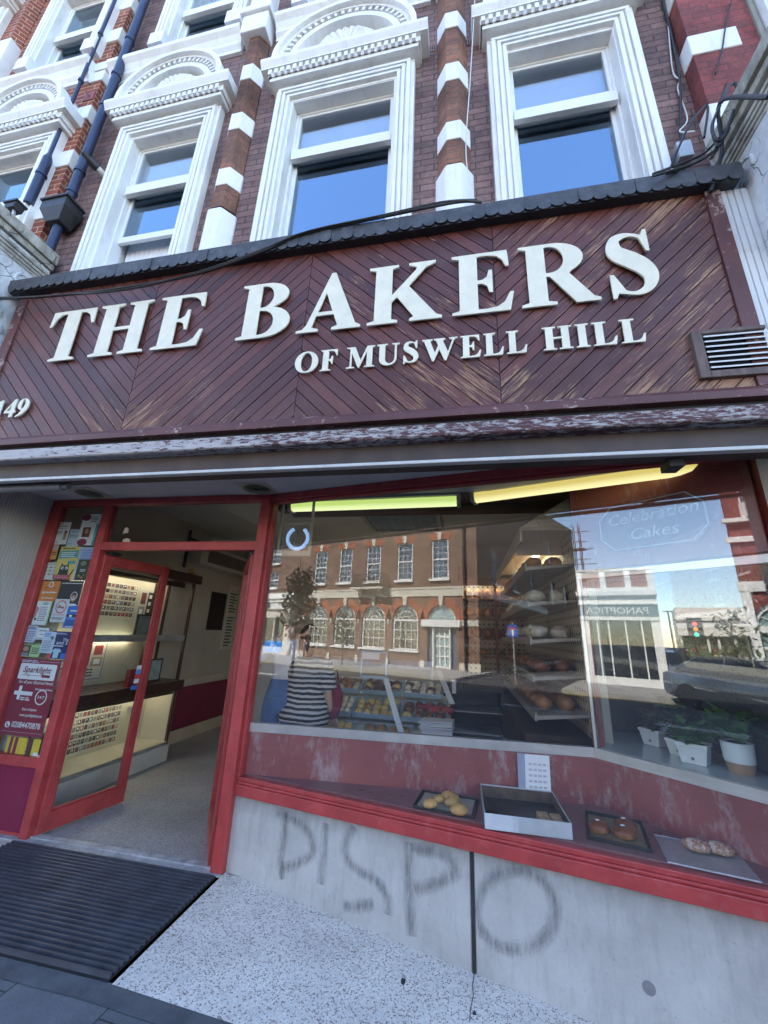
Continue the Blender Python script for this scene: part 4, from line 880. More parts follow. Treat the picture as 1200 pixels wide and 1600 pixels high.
def pc(k, c):
    if k not in COLS: COLS[k] = flat('print '+k, c)
    return COLS[k]
pcount = [0]
def sheet_thing(x0, x1, z0, z1, y, base, label, cat, els, name='poster', rot=0.0, group='posters in the side window'):
    """a printed sheet standing in a facade-parallel plane, with its printing and lettering as parts; u, v from its top left"""
    t = thing(name, label, cat, ((x0+x1)/2, y, z0), 0, group)
    W, H = x1-x0, z1-z0; M = None
    mb = MB(); mb.box(x0, x1, y, y+.0006, z0, z1); obj('paper', mb, base, t)
    mats, mb = [], MB()
    def mi(m):
        if m not in mats: mats.append(m)
        return mats.index(m)
    yl = y-.0004
    for e in els:
        k = e[0]
        if k == 'rect': _, u0, v0, u1, v1, m = e; mb.poly([(x0+u0*W, yl, z1-v1*H), (x0+u1*W, yl, z1-v1*H), (x0+u1*W, yl, z1-v0*H), (x0+u0*W, yl, z1-v0*H)], mi(m))
        elif k == 'ell': _, u, v, ru, rv, m = e; mb.poly([(x0+(u+ru*math.cos(a))*W, yl, z1-(v-rv*math.sin(a))*H) for a in [2*math.pi*i/20 for i in range(20)]], mi(m))
        elif k == 'poly': mb.poly([(x0+u*W, yl, z1-v*H) for u, v in e[1]], mi(e[2]))
        elif k == 'ring':
            _, u, v, r0, r1, m = e
            for i in range(24):
                a, b = 2*math.pi*i/24, 2*math.pi*(i+1)/24; P = lambda r, q: (x0+u*W+r*W*math.cos(q), yl, z1-v*H+r*W*math.sin(q)); mb.poly([P(r0, a), P(r1, a), P(r1, b), P(r0, b)], mi(m))
        elif k == 'lines':
            _, u0, v0, u1, v1, n, m = e; hgt = (v1-v0)/n
            for i in range(n):
                u = u0; ue = u1-random.uniform(0, .18)*(u1-u0)
                while u < ue:
                    w = min(random.uniform(.04, .13), ue-u); mb.poly([(x0+q*W, yl, z1-(v0+i*hgt+r*hgt)*H) for q, r in ((u, .75), (u+w, .75), (u+w, .2), (u, .2))], mi(m)); u += w+.022
        yl -= .00012
    if mb.f: obj('printing', mb, mats, t, fix=False)
    for e in els:
        if e[0] == 'text':
            _, u, v, h, body, m = e[:6]; sh = e[6] if len(e) > 6 else 0; wd_ = e[7]*W if len(e) > 7 and e[7] else None
            text(t, body, h*H*1.38, fm(x0+u*W, yl-.0003, z1-v*H), m, wd_, sh, bold=e[8]*H if len(e) > 8 else 0)
    return t
PY = [2.9465]
def poster(tl, br, base, label, els, cat='poster', name='poster', lift=0):
    y = 2.9395 + .0 ; y = 2.952 - .0022*lift
    a, b = at(*tl, y), at(*br, y); return sheet_thing(a.x, b.x, b.z, a.z, y, base, label, cat, els, name)
W_, LB, MAR, ORA, YEL_, DKG, NAV, BLU, GRN, TEAL, LIL = (PAPER, pc('pale blue', (.5, .62, .75)), pc('maroon', (.25, .02, .06)), pc('orange', (.75, .25, .05)), pc('yellow', (.75, .58, .18)), pc('dark green', (.04, .055, .045)), pc('navy', (.02, .03, .13)), pc('blue', (.05, .16, .55)), pc('pale green', (.45, .62, .3)), pc('teal', (.1, .38, .42)), pc('lilac', (.58, .62, .82)))
poster((93.5, 816), (102.5, 850.5), W_, 'white notice with a small figure printed at its right, top left of the posters', [('lines', .06, .05, .4, .11, 1, INK), ('lines', .06, .15, .9, .22, 1, INK), ('lines', .06, .25, .8, .32, 2, GREY_P), ('lines', .06, .4, .5, .56, 3, GREY_P), ('rect', .62, .42, .86, .8, pc('tan', (.4, .26, .2))), ('ell', .74, .44, .1, .05, INK), ('lines', .06, .9, .4, .95, 1, INK)], lift=0)
poster((110.5, 827), (121, 854), LB, 'plain pale blue sheet tucked behind the white and maroon poster', [('lines', .2, .1, .7, .2, 1, GREY_P), ('lines', .1, .3, .9, .5, 2, GREY_P), ('lines', .1, .8, .5, .9, 1, GREY_P)], lift=0)
poster((131.5, 804), (146, 852), W_, 'white poster with maroon discs and a portrait of a woman, top right', [('ell', .22, .1, .26, .11, MAR), ('lines', .5, .06, .95, .26, 4, INK), ('rect', .18, .42, .62, .74, pc('portrait ground', (.14, .03, .03))), ('ell', .42, .55, .1, .085, SKIN_P), ('rect', .3, .66, .55, .74, pc('portrait dress', (.2, .02, .03))), ('ell', .3, .9, .28, .11, MAR), ('rect', .86, .3, 1, 1, TEAL)], lift=1)
poster((79, 850), (86.6, 874), pc('amber', (.68, .34, .08)), 'small amber card with a pink top half by the left post', [('rect', 0, 0, 1, .4, pc('faded pink', (.6, .4, .36))), ('lines', .15, .5, .9, .75, 2, INK)], lift=0)
poster((96, 854), (113, 905.5), YEL_, 'yellow poster of a staring black cat under teal speech bands', [('lines', .12, .03, .9, .09, 1, INK), ('poly', [(.02, .14), (.95, .11), (.98, .34), (.05, .38)], TEAL), ('lines', .12, .16, .88, .34, 3, W_), ('rect', .55, .44, .92, .54, TEAL), ('poly', [(.2, .86), (.24, .62), (.3, .5), (.36, .58), (.54, .58), (.6, .5), (.66, .62), (.7, .86)], INK), ('ell', .36, .66, .075, .05, W_), ('ell', .56, .66, .075, .05, W_), ('ell', .38, .665, .03, .025, INK), ('ell', .54, .665, .03, .025, INK), ('poly', [(.78, .86), (.92, .68), (.97, .69), (.86, .87)], INK), ('rect', 0, .86, .85, 1, pc('rose', (.42, .07, .1))), ('lines', .05, .88, .8, .97, 2, pc('rose light', (.6, .3, .3)))], lift=2)
poster((127, 855), (141, 907), pc('sky sheet', (.42, .5, .75)), 'pale blue market poster with rows of dark blue capitals', [('text', .08, .13, .06, 'LONDON', BLU, 0, .75), ('text', .08, .21, .06, 'CERAMICS', BLU, 0, .75), ('text', .08, .29, .06, 'SPRING', BLU, 0, .75), ('text', .08, .37, .06, 'MARKET', BLU, 0, .75)], lift=1)
poster((124, 874), (134, 907), DKG, 'dark green poster with pale flowers over the market poster', [('ell', .45, .2, .25, .12, pc('sage', (.2, .25, .16))), ('lines', .3, .46, .8, .6, 2, W_), ('ell', .3, .78, .12, .07, pc('leaf', (.2, .34, .12))), ('ell', .55, .86, .12, .06, pc('petal', (.45, .18, .1))), ('ell', .7, .74, .06, .05, pc('leaf', (.2, .34, .12)))], lift=2)
poster((71, 879), (85.7, 906), pc('cream sheet', (.66, .68, .6)), 'cream sheet of small scribbled drawings below the amber card', [('lines', .1, .06, .9, .12, 1, GREY_P)] + [('ell', .2+.3*(i % 3), .28+.2*(i//3), .09, .05, GREY_P) for i in range(9)], lift=1)
poster((68, 908), (87, 940), ORA, 'orange poster with white lettering and a pale arch at the top', [('ring', .5, .17, .10, .14, W_), ('lines', .2, .3, .9, .36, 1, MAR), ('ell', .18, .56, .05, .06, W_), ('lines', .28, .5, .98, .62, 1, W_), ('lines', .15, .8, .95, .88, 1, W_)], lift=2)
poster((96, 907.5), (121, 946.5), INK, 'black poster with one line of white capitals and a woman in a headband', [('lines', .08, .07, .96, .13, 1, W_)] + [('rect', .05+.1*i, .2, .055+.1*i, .98, GREY_P) for i in range(6)] + [('ell', .74, .68, .14, .17, pc('hair', (.12, .07, .04))), ('ell', .74, .71, .1, .14, SKIN_P), ('poly', [(.5, 1), (.6, .92), (.88, .92), (1, 1)], W_), ('ring', .74, .6, .12, .145, W_)], lift=3)
poster((59.5, 939), (72, 977), W_, 'white leaflet edged in lime green with a pink picture along its left side', [('rect', .9, 0, 1, 1, GRN), ('poly', [(0, .2), (.25, .3), (.12, .7), (0, .75)], PINK), ('lines', .4, .05, .8, .16, 2, INK), ('lines', .3, .22, .85, .85, 8, GREY_P), ('ell', .16, .76, .07, .06, INK)], lift=4)
poster((87, 935.7), (100, 972.6), pc('pale grey', (.62, .64, .68)), 'pale grey no smoking sign with a red barred circle', [('ring', .52, .34, .30, .36, pc('sign red', (.6, .06, .07))), ('rect', .28, .33, .72, .38, INK), ('poly', [(.30, .27), (.35, .24), (.74, .41), (.69, .44)], pc('sign red', (.6, .06, .07))), ('text', .12, .72, .075, 'NO SMOKING', PINK, 0, .76), ('lines', .1, .79, .92, .9, 2, INK)], 'sign', 'sign', lift=5)
poster((106, 946.6), (118, 982), pc('mid blue', (.1, .25, .6)), 'blue poster with a round cap shape and white lettering at the right edge', [('ell', .5, .2, .46, .2, BLU), ('lines', .3, .16, .85, .28, 1, W_), ('rect', .1, .38, .95, .5, INK), ('ell', .4, .45, .12, .05, W_), ('rect', .1, .62, .9, .95, pc('deep blue', (.04, .12, .36))), ('lines', .2, .9, .8, .97, 1, W_)], lift=4)
poster((42, 977), (53, 1004), LIL, 'lilac typed sheet low beside the left post', [('lines', .2, .05, .85, .25, 2, INK), ('lines', .15, .3, .92, .95, 6, GREY_P)], lift=5)
poster((60, 980.7), (72, 999.7), W_, 'small white handwritten card between the lilac sheets', [('lines', .15, .15, .9, .35, 1, GREY_P), ('lines', .3, .5, .9, .65, 1, GREY_P), ('lines', .05, .82, .8, .95, 1, GREY_P)], lift=4)
poster((70, 986.7), (80, 1021), pc('ice blue', (.56, .64, .8)), 'ice blue typed sheet with a small green emblem, overlapping the navy poster', [('lines', .1, .05, .6, .25, 3, BLU), ('ell', .75, .28, .14, .09, pc('emblem', (.1, .22, .14))), ('lines', .1, .4, .9, .95, 7, GREY_P)], lift=6)
poster((84, 986), (101, 1030), NAV, 'navy poster with white hand drawn lettering and a pale blue shirt shape', [('lines', .1, .05, .8, .12, 2, LIL), ('text', .62, .34, .1, 'The', W_, .2, .3, .0), ('text', .1, .48, .14, 'S and S', W_, .2, .84), ('lines', .2, .5, .8, .58, 1, W_), ('poly', [(.3, .98), (.3, .78), (.2, .74), (.3, .64), (.6, .64), (.72, .74), (.6, .78), (.58, .98)], pc('shirt blue', (.4, .6, .72))), ('rect', .72, .8, 1, 1, BLU), ('rect', .0, .82, .2, 1, pc('sign red', (.6, .06, .07)))], lift=5)
poster((35, 1005), (60, 1027), GRN, 'green leaflet with a dark photograph on its left half', [('rect', .04, .12, .5, .96, pc('photo', (.12, .07, .06))), ('ell', .26, .4, .14, .18, SKIN_P), ('rect', .1, .7, .45, .96, GREY_P), ('lines', .58, .25, .95, .8, 4, INK), ('lines', .1, .02, .9, .1, 1, INK)], lift=3)
poster((33, 1028), (65, 1153.5), pc('panel maroon', (.26, .02, .05)), 'maroon electrician advertisement with a white rounded panel and a telephone number',
    [('lines', .05, .015, .48, .055, 2, LIL), ('rect', .5, .03, .97, .034, LIL)] +
    [('poly', [(.09+.04*math.cos(R(a))+dx, .175-.02*math.sin(R(a))*1.0+dy) for dx, dy, a0 in ((.80, -.09, 0), (0, -.09, 90), (0, .085, 180), (.80, .085, 270)) for a in range(a0, a0+91, 15)], W_),
     ('text', .14, .185, .085, 'Sparklight', MAR, .28, .68, .0012), ('rect', .14, .222, .68, .227, MAR), ('poly', [(.24, .227), (.27, .2), (.30, .25), (.32, .21), (.34, .227), (.34, .222), (.32, .2), (.30, .235), (.27, .19), (.24, .222)], MAR), ('rect', .62, .208, .82, .245, MAR),
     ('text', .12, .335, .045, 'For all your Electrical Needs', W_, .25, .82), ('rect', .08, .44, .52, .49, W_), ('rect', .17, .37, .24, .55, W_), ('lines', .26, .51, .5, .56, 2, W_), ('text', .56, .41, .028, 'Emergency Callouts', W_, 0, .4),
     ('ring', .74, .50, .115, .135, W_), ('text', .655, .515, .035, '24/7', W_, 0, .17), ('text', .38, .68, .035, 'Scan to Explore', W_, 0, .34), ('text', .36, .755, .035, 'www.sparklightltd.com', W_, 0, .52), ('ell', .14, .875, .06, .04, W_), ('poly', [(.11, .85), (.13, .85), (.14, .875), (.17, .89), (.16, .905), (.12, .89)], MAR), ('text', .24, .90, .075, '02084470878', W_, 0, .66, .0008), ('rect', .04, .955, .97, .958, LIL)], 'advertisement', 'advertisement', lift=0)
poster((14, 1150), (57, 1185.5), pc('bright yellow', (.75, .55, .05)), 'yellow and maroon striped flyers lying along the foot of the side window', [('rect', .08, 0, .17, 1, MAR), ('rect', .22, 0, .32, 1, MAR), ('rect', .62, 0, .78, 1, INK), ('rect', .86, .7, 1, 1, W_), ('rect', .40, 0, .41, 1, ORA)], 'flyer', 'flyer', lift=2)
_t = bpy.data.objects['flyer']; a = at(44, 1152, 2.9465); text(_t, 'GERMAN', .07, Matrix.Translation(Vector((a.x, 2.9465, a.z))) @ Matrix.Rotation(R(90), 4, 'Y') @ FACE, MAR, .15)
# small stickers: fanlight scraps and the open sign on the big pane
for i, (tl, br, l) in enumerate((((194, 824), (200, 834), 'torn scrap of pale sticker on the fanlight glass, the upper one'), ((192, 841), (203, 849), 'torn scrap of pale sticker on the fanlight glass, just above the transom'))):
    a, b = at(*tl, 2.9385), at(*br, 2.9385); mb = MB(); mb.prism([(a.x, b.z), (b.x, b.z+.01), (b.x-.006, a.z-.012), ((a.x+b.x)/2, a.z), (a.x+.006, a.z-.01)], 'y', 2.9385, 2.9395); solo('sticker', mb, pc('scrap', (.6, .5, .42)), l, 'sticker')
u0, z1 = win(413, 1001, .01); u1, z0 = win(437, 1020, .01)
t = thing('sticker', 'bright blue square open sticker on the left of the shop window', 'sticker', tuple(WM @ Vector((u0, .0105, z0))))
mb = MB(WM); mb.box(u0, u1, .0205, .0212, z0, z1); obj('backing', mb, pc('cyan blue', (.03, .33, .75)), t)
text(t, 'OPEN', .03, WM @ fm(u0+.05, .0198, z1-.045), W_, .062); text(t, '4', .02, WM @ fm(u0+.085, .0198, z0+.018), W_)
for i, (z, c, l) in enumerate(((1.13, pc('white label', (.6, .6, .62)), 'white'), (1.09, pc('mid blue', (.1, .25, .6)), 'blue'), (1.05, pc('sign red', (.6, .06, .07)), 'red'), (1.01, pc('white label', (.6, .6, .62)), 'lower white'), (.955, pc('deep blue', (.04, .12, .36)), 'large dark blue'))):
    w = .05 if i < 4 else .07
    mb = MB(DM); mb.box(.615-w, .615, -.0055, -.0045, z, z+.037); solo('sticker', mb, c, l+' payment sticker in the column at the edge of the left door glass', 'sticker', 'stickers on the left door glass')

# ------------------------------------------------------------------ display trays and pastries
def tray_frame(px, z=SZ):                                     # corners front left, back left, back right, front right -> local frame
    P = [onz(x, y, z) for x, y in px]; fl, bl, br, fr_ = P
    c = (fl+bl+br+fr_)/4; ux = ((fr_-fl)+(br-bl)); ux.z = 0; w = ux.length/2; ux.normalize(); uy = Vector((-ux.y, ux.x, 0)); d = (((bl-fl)+(br-fr_))/2).dot(uy)
    return c, math.atan2(ux.y, ux.x), w, d
def tray(px, label, h, mat, cat, name, paper=None, lip=.02):
    c, a, w, d = tray_frame(px); t = thing(name, label, cat, (c.x, c.y, SZ), a)
    mb = MB(); hw, hd = w/2, d/2
    mb.box(-hw, hw, -hd, hd, .001, .005)
    for (x0, x1, y0, y1) in ((-hw, hw, -hd, -hd+.004), (-hw, hw, hd-.004, hd), (-hw, -hw+.004, -hd+.004, hd-.004), (hw-.004, hw, -hd+.004, hd-.004)): mb.box(x0, x1, y0, y1, .005, h)
    o = obj('pan', mb, mat, t, local=True, bevel=.0015)
    if paper:
        mb = MB(); n = 8; zz = lambda i, j: .0075+.004*math.sin(i*1.7+j)*.5+.002
        for i in range(n):
            for j in range(n):
                X = lambda k: -hw*.88+k*2*hw*.88/n; Y = lambda k: -hd*.86+k*2*hd*.86/n
                mb.poly([(X(i), Y(j), zz(i, j)), (X(i+1), Y(j), zz(i+1, j)), (X(i+1), Y(j+1), zz(i+1, j+1)), (X(i), Y(j+1), zz(i, j+1))])
        obj('baking_paper', mb, paper, t, local=True, smooth=60)
    return t, c, a, w, d
BAKED = surf('dark baked tin', (.035, .03, .026), .45, .4, 9, .2, 70, metal=.3, dirt=.4, dirtcol=(.09, .06, .04)); TIN = surf('light baking tin', (.5, .51, .53), .4, .2, 7, .15, 60, metal=.7, dirt=.35, dirtcol=(.75, .75, .74)); TINBOX = surf('worn grey tin', (.46, .49, .52), .5, .12, 5, .2, 50, dirt=.3, dirtcol=(.24, .2, .16))
BPAPER = surf('greased paper', (.33, .30, .24), .5, .2, 8, .2, 40, dirt=.3, dirtcol=(.2, .15, .08)); BPAPER_D = surf('scorched paper', (.22, .16, .08), .5, .3, 8, .2, 40, dirt=.5, dirtcol=(.08, .05, .03))
def crust(name, top, side, glossy=.35, dust=0.0):
    m, nt, b, out = new_mat(name); p = N(nt, 'ShaderNodeTexCoord').outputs['Object']; nz = N(nt, 'ShaderNodeSeparateXYZ', Vector=N(nt, 'ShaderNodeTexCoord').outputs['Object']).outputs[2]
    f = noise(nt, p, 30, 6, .65); h = math_(nt, 'MULTIPLY_ADD', f, .03, nz)
    c = mix(nt, ramp(nt, h, [(.018, bw(0)), (.044, bw(1))]), c4(side), c4(top)); c = mix(nt, ramp(nt, f, [(.4, bw(0)), (.7, bw(.5))]), c, c4(top, .55))
    if dust: c = mix(nt, ramp(nt, noise(nt, p, 60, 6, .8), [(.45, bw(0)), (.62, bw(dust))]), c, (.75, .7, .64, 1))
    nt.links.new(c, b.inputs['Base Color']); b.inputs['Roughness'].default_value = glossy; nt.links.new(bump(nt, f, .4, .006), b.inputs['Normal']); return m
ROLLM = crust('golden crust', (.58, .32, .10), (.68, .48, .22)); BUNM = crust('brown glazed crust', (.2, .062, .022), (.5, .28, .11), .22); DOUGH = crust('sugared crust', (.3, .12, .05), (.52, .3, .14), .5, .75); FLAP = surf('flapjack', (.45, .26, .13), .6, .3, 20, .6, 40)
t1, c, a, w, d = tray([(645, 1262), (660, 1239), (749, 1252), (741, 1281)], 'black baking tray with creased paper holding golden rolls, leftmost in the shop window', .018, BAKED, 'baking tray', 'baking_tray', BPAPER)
def bun(px, lift, r, mat, label, name, cat, group, a=0.0, stuff=None):
    p = onz(px[0], px[1], SZ+lift); t = thing(name, label, cat, (p.x, p.y, SZ+lift-r[2]*.72), a, group)
    mb = MB(); mb.blob((0, 0, r[2]*.8), r, 16, 10, 0, .02)
    for i, v in enumerate(mb.v):
        if v.z < 0.002: v.z = .002
    o = obj('crust', mb, mat, t, local=True, smooth=70)
    if stuff: stuff(t, r)
    return t
def ridges(t, r):
    mb = MB()
    for k in (-.5, 0, .5): mb.tube([(r[0]*k, -r[1]*.8*math.sqrt(1-k*k), r[2]*1.0), (r[0]*k+.004, 0, r[2]*1.83*math.sqrt(1-k*k*.6)), (r[0]*k, r[1]*.8*math.sqrt(1-k*k), r[2]*1.0)], .007, 6)
    obj('ridge', mb, ROLLM, t, local=True, smooth=70)
GR = 'golden rolls on the left baking tray'
for px, aa, s, l in (((672, 1256), .5, 1.0, 'golden roll lying alone at the left end of the papered tray'), ((686, 1249), .2, .8, 'smallest golden roll between the lone roll and the heap'), ((700, 1244), .1, .95, 'golden roll at the back of the heap'), ((709, 1248), -.4, .85, 'golden roll at the back right of the heap'), ((706, 1254), .3, 1.0, 'golden roll in the middle of the heap'), ((717, 1266), .1, 1.1, 'largest golden roll at the front of the heap')):
    bun(px, .03, (.046*s, .033*s, .026*s), ROLLM, l, 'bread_roll', 'bread roll', GR, aa, ridges)
t2, c, a, w, d = tray([(752, 1294), (756, 1246), (872, 1258), (887, 1313)], 'deep grey baking tin nearly empty with two flapjack slices left in its corner', .075, TINBOX, 'baking tin', 'baking_tin')
mb = MB(); mb.box(-w/2+.006, w/2-.006, -d/2+.006, d/2-.006, .0055, .008); obj('crumbs', mb, BAKED, t2, local=True)
mb = MB()
for (x0, x1, y0, y1) in ((-w/2+.0045, w/2-.0045, d/2-.0065, d/2-.0045), (-w/2+.0045, -w/2+.0065, -d/2+.005, d/2-.007), (w/2-.0065, w/2-.0045, -d/2+.005, d/2-.007)): mb.box(x0, x1, y0, y1, .009, .068)
obj('burnt_lining', mb, surf('burnt tin lining', (.1, .06, .035), .6, .5, 12, .3, 50, dirt=.5, dirtcol=(.02, .015, .012)), t2, local=True)
Mt = Matrix.Translation((c.x, c.y, SZ)) @ Matrix.Rotation(a, 4, 'Z')
for dx, dy, l in ((w/2-.115, -d/2+.16, 'flapjack slice in the right corner of the deep tin, the left one'), (w/2-.046, -d/2+.15, 'flapjack slice against the right side of the deep tin')):
    p = Mt @ Vector((dx, dy, .009)); t = thing('flapjack_slice', l, 'cake slice', tuple(p), a, 'flapjack slices in the tin'); mb = MB(); mb.box(-.03, .03, -.055, .055, 0, .034); obj('slice', mb, FLAP, t, local=True, bevel=.006)
t3, c, a, w, d = tray([(909, 1309), (921, 1273), (1012, 1290), (1010, 1333)], 'black baking tray with scorched paper holding three glazed buns', .02, BAKED, 'baking tray', 'baking_tray', BPAPER_D)
def pale(t, r): mb = MB(); mb.blob((.0, .01, r[2]*1.78), (.013, .01, .003), 10, 5); obj('icing_dot', mb, W_, t, local=True, smooth=70)
for px, l in (((936, 1293), 'shiny brown bun at the left of the scorched tray'), ((977, 1290), 'shiny brown bun at the back of the scorched tray'), ((976, 1302), 'shiny brown bun at the front of the scorched tray')):
    bun(px, .03, (.058, .05, .03), BUNM, l, 'glazed_bun', 'bun', 'glazed buns on the black tray', .3, pale)
t4, c, a, w, d = tray([(1031, 1346), (1033, 1308), (1152, 1331), (1189, 1381)], 'shiny flat baking sheet dusted with sugar at the right end of the window', .008, TIN, 'baking sheet', 'baking_tray')
for px, aa, l in (((1088, 1322), -.35, 'sugar dusted doughnut at the left on the shiny sheet'), ((1124, 1327), -.35, 'sugar dusted doughnut at the right on the shiny sheet')): bun(px, .03, (.062, .036, .03), DOUGH, l, 'sugared_doughnut', 'doughnut', 'doughnuts on the shiny sheet', aa)
# the card leaning on the back board
n_b = Vector((.069, -.998, 0)); P0 = Vector((-1.4, 2.998, 0))
def bk(x, y, off=.004): return onpl(x, y, P0 + n_b*(.0+off), n_b)
q = [bk(820, 1178, .012), bk(858, 1181, .012), bk(862, 1250, .05), bk(822, 1247, .05)]
t = thing('notice', 'white handwritten price notice with a grey flap leaning on the maroon back board', 'notice', tuple(q[3]))
mb = MB(); mb.poly([tuple(p) for p in q]); mb.poly([tuple(p+n_b*-.002) for p in reversed(q)]); obj('paper', mb, PAPER, t, fix=False)
q2 = [bk(808, 1176, .01), bk(820, 1178, .0125), bk(822, 1247, .05), bk(811, 1245, .046)]; mb = MB(); mb.poly([tuple(p) for p in q2]); mb.poly([tuple(p+n_b*-.002) for p in reversed(q2)]); obj('flap', mb, surf('grey blue card', (.3, .33, .45), .6, .1), t, fix=False)
mb = MB()
for i in range(5):
    k = .2+i*.13
    for j in range(4):
        A = lambda s, v: q[0].lerp(q[1], s).lerp(q[3].lerp(q[2], s), v) + n_b*.0012
        s0 = .14+j*.19; mb.poly([A(s0, k), A(s0+.14, k), A(s0+.14, k+.05), A(s0, k+.05)])
obj('writing', mb, surf('faint pencil', (.45, .47, .52), .7, .1), t, fix=False)

# ------------------------------------------------------------------ window lights and fan
def tube_mat(name, mid, edge, s):
    m, nt, b, out = new_mat(name); nz = N(nt, 'ShaderNodeSeparateXYZ', Vector=N(nt, 'ShaderNodeNewGeometry').outputs['Normal']).outputs[2]
    k = ramp(nt, math_(nt, 'MULTIPLY', nz, -1.0), [(.25, (*edge, 1)), (.95, (*mid, 1))])
    nt.links.new(k, b.inputs['Emission Color']); b.inputs['Emission Strength'].default_value = s; b.inputs['Base Color'].default_value = (.6, .6, .5, 1); b.inputs['Roughness'].default_value = .3; return m
TUBE_G = tube_mat('green white tube light', (.80, .92, .42), (.46, .62, .14), .19); TUBE_Y = tube_mat('yellow tube light', (.98, .88, .42), (.62, .50, .12), .19)
def tube_light(a, b, z, h, mat, label):
    A, B = Vector((*a, z)), Vector((*b, z)); d = (B-A).normalized(); n = Vector((-d.y, d.x, 0)); L = (B-A).length
    M = Matrix(((d.x, n.x, 0, A.x), (d.y, n.y, 0, A.y), (0, 0, 1, z), (0, 0, 0, 1)))
    t = thing('tube_light', label, 'ceiling light', tuple(A), 0, 'tube lights over the window display')
    mb = MB(M); mb.box(-.035, L+.035, -.09, .09, .025, .07); obj('housing', mb, surf('grey light housing', (.34, .34, .31), .5, .1), t, bevel=.004)
    mb = MB(M); mb.prism([(-.052, .03), (-.052, -.005), (-.038, -.035), (-.012, -.044), (.012, -.044), (.038, -.035), (.052, -.005), (.052, .03)], 'x', .0, L); o = obj('diffuser', mb, mat, t, smooth=50)
    mb = MB(M)
    for x in (-.03, L): mb.prism([(-.064, .024), (-.064, -.015), (-.045, -.05), (.045, -.05), (.064, -.015), (.064, .024)], 'x', x, x+.03)
    obj('end_cap', mb, surf('yellowed end cap', (.42, .40, .26), .4, .1), t)
f1 = [onz(458, 797, 2.6), onz(714, 788, 2.6)]; f2 = [onz(744, 783, 2.6), onz(1118, 733, 2.6)]
tube_light((f1[0].x, f1[0].y), (f1[1].x, f1[1].y), 2.63, .1, TUBE_G, 'greenish glowing tube light over the left of the window display')
tube_light((f2[0].x, f2[0].y), (f2[1].x, f2[1].y), 2.63, .1, TUBE_Y, 'yellow glowing tube light over the right of the window display')
mb = MB(); mb.prism([(f1[0].x-.3, 3.9), (f1[0].x-.1, 3.0), (1.62, 2.36), (1.62, 3.3), (.9, 3.9)], 'z', 2.735, 2.76)
obj('display_soffit', mb, surf('dark maroon soffit', (.085, .03, .03), .5, .3, 3, .1, 40, dirt=.25, dirtcol=(.25, .2, .19)), BK)
FY = 3.12
a, b = at(437, 817, FY), at(484, 869, FY)
t = thing('vent_panel', 'framed wire grille panel with a broken blue glowing ring behind the window', 'vent panel', (a.x, FY, b.z))
mb = MB(); w = .022
for (x0, x1, z0, z1) in ((a.x, b.x, b.z, b.z+.05), (a.x, b.x, a.z-w, a.z), (a.x, a.x+w, b.z+.05, a.z-w), (b.x-w, b.x, b.z+.05, a.z-w)): mb.box(x0, x1, FY, FY+.02, z0, z1)
mb.box(a.x, a.x+w, FY, FY+.02, a.z, 2.74); mb.box(b.x-w, b.x, FY, FY+.02, a.z, 2.74)
obj('frame', mb, surf('yellowed panel frame', (.52, .5, .38), .5, .1), t, bevel=.003)
mb = MB(); k = 26
for i in range(k): z = b.z+.06+i*(a.z-b.z-.08)/k; mb.box(a.x+w, b.x-w, FY+.006, FY+.009, z, z+.002)
for i in range(5): x = a.x+w+(i+.5)*(b.x-a.x-2*w)/5; mb.box(x, x+.002, FY+.009, FY+.012, b.z+.05, a.z-w)
obj('grille', mb, surf('grille wire', (.42, .42, .36), .5, .1), t)
c_ = at(465, 841, FY+.02); r = .5*(at(481, 841, FY).x-at(449, 841, FY).x)*.98
mb = MB(); mb.tube([(c_.x+r*math.cos(R(q)), FY+.022, c_.z+r*math.sin(R(q))) for q in range(118, 424, 9)], .0165, 8); obj('ring', mb, emit('blue ring', (.34, .56, .95), .16), t, smooth=50)
# ------------------------------------------------------------------ celebration cake case at the right
C0, C1 = Vector((.835, 3.14, 0)), Vector((1.60, 2.40, 0)); cd_ = (C1-C0).normalized(); cn = Vector((-cd_.y, cd_.x, 0)); CL_ = (C1-C0).length
CM = Matrix(((cd_.x, cn.x, 0, C0.x), (cd_.y, cn.y, 0, C0.y), (0, 0, 1, 0), (0, 0, 0, 1)))
CC = thing('cake_case', 'glazed corner case of maroon posts and aluminium strips holding pot plants, right of the window', 'display case', (1.2, 2.8, .9))
mb = MB(); mb.prism([(.86, 3.15), (1.61, 2.425), (1.61, 3.74), (.96, 3.74)], 'z', .872, .892); obj('case_floor', mb, surf('polished grey shelf', (.5, .5, .5), .08, .1, 3, 0), CC)
mb = MB(); mb.prism([(.86, 3.15), (1.61, 2.425), (1.61, 3.74), (.96, 3.74)], 'z', 2.03, 2.05); obj('case_top', mb, GLASS_IN, CC)
mb = MB(CM); mb.box(0, CL_, -.012, .01, 1.985, 2.035); mb.box(0, .022, -.01, .02, .89, 1.985); obj('alu_strip', mb, ALU, CC, bevel=.003)
mb = MB(CM); mb.box(.022, CL_, -.002, .003, .893, 1.985); obj('case_pane', mb, GLASS_IN, CC)
mb = MB(CM); mb.box(0, CL_, .01, .035, 2.051, 2.73); obj('case_head', mb, WIPE, CC)
mb = MB()
for px in ((1078, 1138), (1172, 1160)):
    p = onz(px[0], px[1], .895); mb.box(p.x-.035, p.x+.035, p.y, p.y+.05, .893, 2.03)
mb.box(.845, .905, 3.17, 3.22, .893, 2.03); obj('case_post', mb, surf('maroon case post', (.28, .06, .06), .45, .1), CC)
mb = MB()
for px in ((1068, 1140), (1164, 1162)): p = onz(px[0], px[1], .895); mb.box(p.x-.03, p.x-.012, p.y-.02, p.y-.003, .893, 2.03)
obj('alu_post', mb, ALU, CC)
